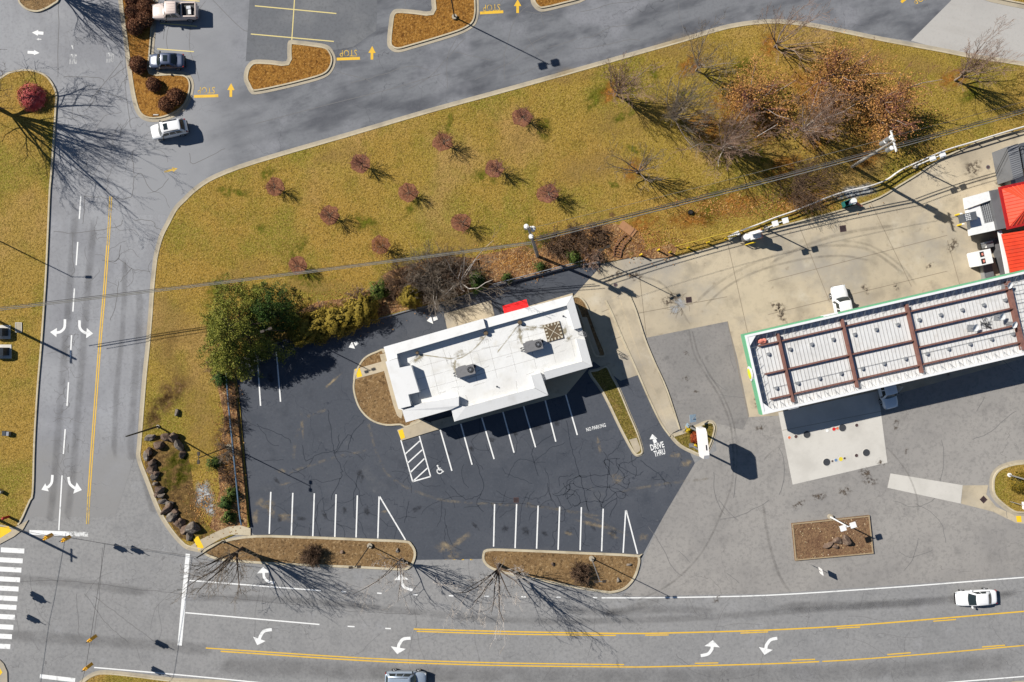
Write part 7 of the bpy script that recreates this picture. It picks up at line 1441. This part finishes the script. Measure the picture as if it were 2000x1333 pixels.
m = MB(); strip_mesh(m, offset(P, 0.1 if sum(P[i][0] * P[(i + 1) % 4][1] - P[(i + 1) % 4][0] * P[i][1] for i in range(4)) > 0 else -0.1, True), 0.13, 0.0, True, 0.24); m.build('timber_edge', A_['ply2'], pl); MB().prism(P, 0.0, 0.17).build('soil', A_['soil'], pl, normals=False)
rg = np.random.default_rng(12); pts = []
for _ in range(200): u, v = rg.random(2); a = q[0].lerp(q[1], u).lerp(q[3].lerp(q[2], u), v); pts.append((a.x, a.y, 0.2))
A_['debris'] = leafmat('pale_debris', (206, 184, 140), (170, 140, 90), (120, 92, 60), (230, 220, 200)); o = leaf_mesh('debris', pts, 0.075, A_['debris'], None, 4, 2.0); o.parent = pl; o.matrix_parent_inverse = pl.matrix_world.inverted(); o['kind'] = 'stuff'
for v_ in o.data.vertices: v_.co -= Vector((ORG[pl.name].x, ORG[pl.name].y, 0))
o.matrix_parent_inverse = Matrix()
ld = thing('rusty_ladder', 'rusty metal ladder lying at the forecourt corner near the bollards', 'ladder', G(1215, 480)); A_['rust'] = plain('rusty_iron', 130, 92, 70, 0.85); la = [G(1222, 457, .35), G(1208, 470, .35), G(1200, 485, .3), G(1199, 500, .25)]; lb_ = [G(1231, 464, .35), G(1219, 477, .35), G(1214, 489, .3), G(1212, 503, .25)]
for s in (la, lb_): MB().tube(s, 0.06, 6).build('stringer', A_['rust'], ld)
for i in range(9):
    f = i / 8 * 2.999; k = int(f); MB().tube([la[k].lerp(la[k + 1], f - k), lb_[k].lerp(lb_[k + 1], f - k)], 0.045, 5).build('rung', A_['rust'], ld)
p = G(1226, 447, .25); t = thing('plywood_sheet', 'weathered brown plank sheet lying below the cable', 'board', (p.x, p.y, 0.12), math.radians(-36)); A_['ply'] = plain('weathered_board', 172, 126, 88, 0.9); MB().box((0, 0, 0.06), (2.1, 1.0, 0.08)).build('board', A_['ply'], t, local=True); MB().box((.7, 0, .12), (.08, .96, .05)).build('batten', A_['rust'], t, local=True)
p = G(1349, 415, .2); t = thing('drain_box', 'small black box on the lawn below the cable', 'box', (p.x, p.y, 0.1), .2); MB().cyl((0, 0, 0), 0.34, 0.3, 8, .28).build('body', A_['black'], t, local=True); MB().cyl((0, 0, .3), 0.2, 0.04, 8).build('lid', A_['pole_dark'], t, local=True)

# ------------------------------------------------------------------ boxes on the left verge
A_['box_dark'] = plain('dark_green_cabinet', 54, 62, 70, 0.5)
for x, y, lb in ((3, 649, 'upper transformer box on a slab at the left photo edge'), (5, 687, 'lower transformer box on a slab at the left photo edge')):
    p = G(x, y); t = thing('transformer_box', lb, 'transformer box', (p.x, p.y, 0.1), 0, 'transformer boxes on the left verge'); MB().box((-0.4, 0, 0.03), (3.2, 1.7, 0.1)).build('slab', A_['concrete_new'], t, local=True)
    MB().box((-0.55, 0, 0.65), (1.3, 1.0, 1.15)).build('cabinet', A_['steel_white'], t, local=True); MB().add([(.1, -.48, .08), (.95, -.48, .08), (.95, .48, .08), (.1, .48, .08), (.1, -.48, 1.2), (.85, -.48, .95), (.85, .48, .95), (.1, .48, 1.2)], [(0, 1, 5, 4), (1, 2, 6, 5), (2, 3, 7, 6), (4, 5, 6, 7), (0, 4, 7, 3)]).build('cowl', A_['box_dark'], t, local=True)
p = G(37, 640, .1); t = thing('utility_vault', 'flat framed utility vault lid beside the transformer boxes', 'vault lid', (p.x, p.y, 0.1)); MB().box((0, 0, 0.03), (0.75, 1.15, 0.06)).build('lid', A_['gutter'], t, local=True); m = MB(); strip_mesh(m, [(-.37, -.57), (.37, -.57), (.37, .57), (-.37, .57)], 0.07, 0.0, True, 0.09); m.build('frame', A_['concrete_new'], t, local=True)
p = G(17, 847, .3); t = thing('ground_floodlight', 'small dark floodlight box on the left verge', 'floodlight', (p.x, p.y, 0.1), -.1); MB().box((-.35, 0, .3), (.42, .55, .5)).build('housing', A_['box_dark'], t, local=True); MB().box((.05, 0, .3), (.34, .5, .42)).build('shade', A_['rim'], t, local=True); MB().cyl((0, 0, 0), .06, .2, 6).build('stem', A_['black'], t, local=True)
p = G(1, 960, .2); t = thing('meter_box', 'small pale box at the left photo edge above the street corner', 'box', (p.x, p.y, 0.1), -.5); MB().box((0, 0, .25), (.6, .45, .5)).build('body', A_['rim'], t, local=True); MB().box((0, 0, .52), (.64, .49, .04)).build('lid', A_['galv'], t, local=True)
p = G(4, 1014, 1.2); t = thing('hydrant', 'small red post box at the left photo edge by the signal pole', 'hydrant', (p.x, p.y, 0.1)); MB().cyl((0, 0, 0), .16, .9, 10).build('barrel', A_['red_trim'], t, local=True); MB().sphere((0, 0, .92), .2, 10, 6).build('bonnet', A_['red_trim'], t, local=True); MB().box((0, 0, .6), (.5, .16, .16)).build('nozzle', A_['red_trim'], t, local=True)

# ------------------------------------------------------------------ lids and drains
def lid(label, px, py, r, mat, z=0.027, ring=None, name='tank_lid', group='round lids in the tank pad'):
    p = G(px, py); t = thing(name, label, 'lid', (p.x, p.y, z), 0, group); MB().cyl((0, 0, -0.03), r / PPM, 0.045, 20).build('cover', A_[mat], t, local=True)
    m = MB(); strip_mesh(m, MB().ring((0, 0), r / PPM * 1.08, 20), 0.06, -.03, True, 0.05); m.build('rim', A_[ring or 'concrete_new'], t, local=True)
A_['lid_dark'] = plain('dark_lid', 66, 68, 72, 0.6); A_['lid_brown'] = plain('brown_lid', 84, 66, 66, 0.6); A_['lid_red'] = plain('red_lid', 214, 40, 40, 0.6); A_['lid_orange'] = plain('orange_lid', 226, 122, 84, 0.6); A_['lid_yellow'] = plain('yellow_lid', 232, 210, 60, 0.6); A_['lid_blue'] = plain('blue_lid', 110, 140, 176, 0.6)
for x, y, r, mt, lb in ((1541.5, 855, 3.0, 'lid_orange', 'orange lid at the left end of the upper lid row'), (1554.5, 853, 3.5, 'lid_brown', 'brown lid beside the orange one in the upper row'), (1576, 849, 7, 'lid_dark', 'large dark lid at the left of the upper row'), (1615, 841.5, 3.2, 'steel_white', 'white lid in the upper row'), (1628.5, 838.5, 3.6, 'lid_red', 'red lid in the upper row'), (1635.5, 837, 3.0, 'lid_orange', 'orange lid beside the red one'), (1645.5, 836, 7, 'lid_dark', 'large dark lid at the right of the upper row'), (1673, 831, 3.5, 'lid_brown', 'brown lid at the right end of the upper row'),
      (1614.5, 903, 7, 'lid_dark', 'large dark lid at the left end of the lower row'), (1625.5, 901, 2.4, 'lid_brown', 'tiny brown lid beside the blue one'), (1632.5, 899, 3.2, 'lid_blue', 'blue and white lid in the lower row'), (1642, 897, 4.2, 'lid_yellow', 'yellow lid in the lower row'), (1649.5, 895.5, 2.5, 'lid_brown', 'small brown lid beside the yellow one'), (1672.5, 890, 3.5, 'lid_brown', 'brown lid beside the right large one in the lower row'), (1692, 884.5, 7, 'lid_dark', 'large dark lid at the right end of the lower row')): lid(lb, x, y, r, mt)
for x, y, lb in ((1929.5, 327, 'round grey manhole near the shed'), (1202, 557, 'dark round manhole on the long walk junction')): lid(lb, x, y, 3.4, 'lid_brown', 0.024, 'unit_grey', 'manhole_cover', 'manholes in the concrete')
for x, y, s, rz, z, lb in ((1008, 977, 0.55, 0, 0.02, 'square drain grate at the second stall line of the lower lot'), (1646, 447, 0.7, .15, 0.024, 'square drain grate on the forecourt below the rail'), (1345, 586, 0.62, .1, 0.03, 'square drain grate in the cracked concrete patch'), (1920.5, 976, 0.6, .78, 0.028, 'tilted square drain grate beside the right edge island')):
    p = G(x, y); t = thing('drain_grate', lb, 'drain', (p.x, p.y, z), rz, 'square drain grates'); MB().box((0, 0, -.01), (s, s, .03)).build('pit', A_['black'], t, local=True); m = MB(); [m.box((0, -s / 2 + (i + .5) * s / 6, .012), (s, s / 14, .02)) for i in range(6)]; strip_mesh(m, [(-s / 2, -s / 2), (s / 2, -s / 2), (s / 2, s / 2), (-s / 2, s / 2)], .07, -.02, True, .045); m.build('grate', A_['lid_brown'], t, local=True)
# patched, crazed concrete round the forecourt drain
mb = MB(); R = random.Random(14); c0 = G(1330, 597)
for i in range(16):
    a = R.uniform(0, 6.28); r0_ = R.uniform(.3, 1.0); strip_mesh(mb, walk(R, c0.x + r0_ * math.cos(a), c0.y + r0_ * .7 * math.sin(a), a + R.gauss(0, .3), R.uniform(.8, 1.6), .22, .7), .05, .0285)
tag(mb.build('crack', A_['joint'], slab_st, normals=False), kind='stuff')
A_['patch_grey'] = material('grey_concrete_patch', seen(172, 174, 176), rough=.9, alpha=('blob', 1.4, .3, .55, .9)); uv_blobs('repair_patch', [(*G(1328, 592)[:2], .9, .8, .4), (*G(1318, 605)[:2], .9, .6, .1)], .0275, A_['patch_grey'], slab_st, 5)
# lane joint and small litter
p = G(305, 225, .1); t = thing('wheel_stop', 'short white wheel stop lying in the island tip mulch', 'wheel stop', (p.x, p.y, .11)); MB().box((0, 0, .05), (.62, .12, .09)).build('block', A_['concrete_new'], t, local=True); MB().cyl((0.2, 0, .09), .02, .02, 6).build('bolt', A_['black'], t, local=True)
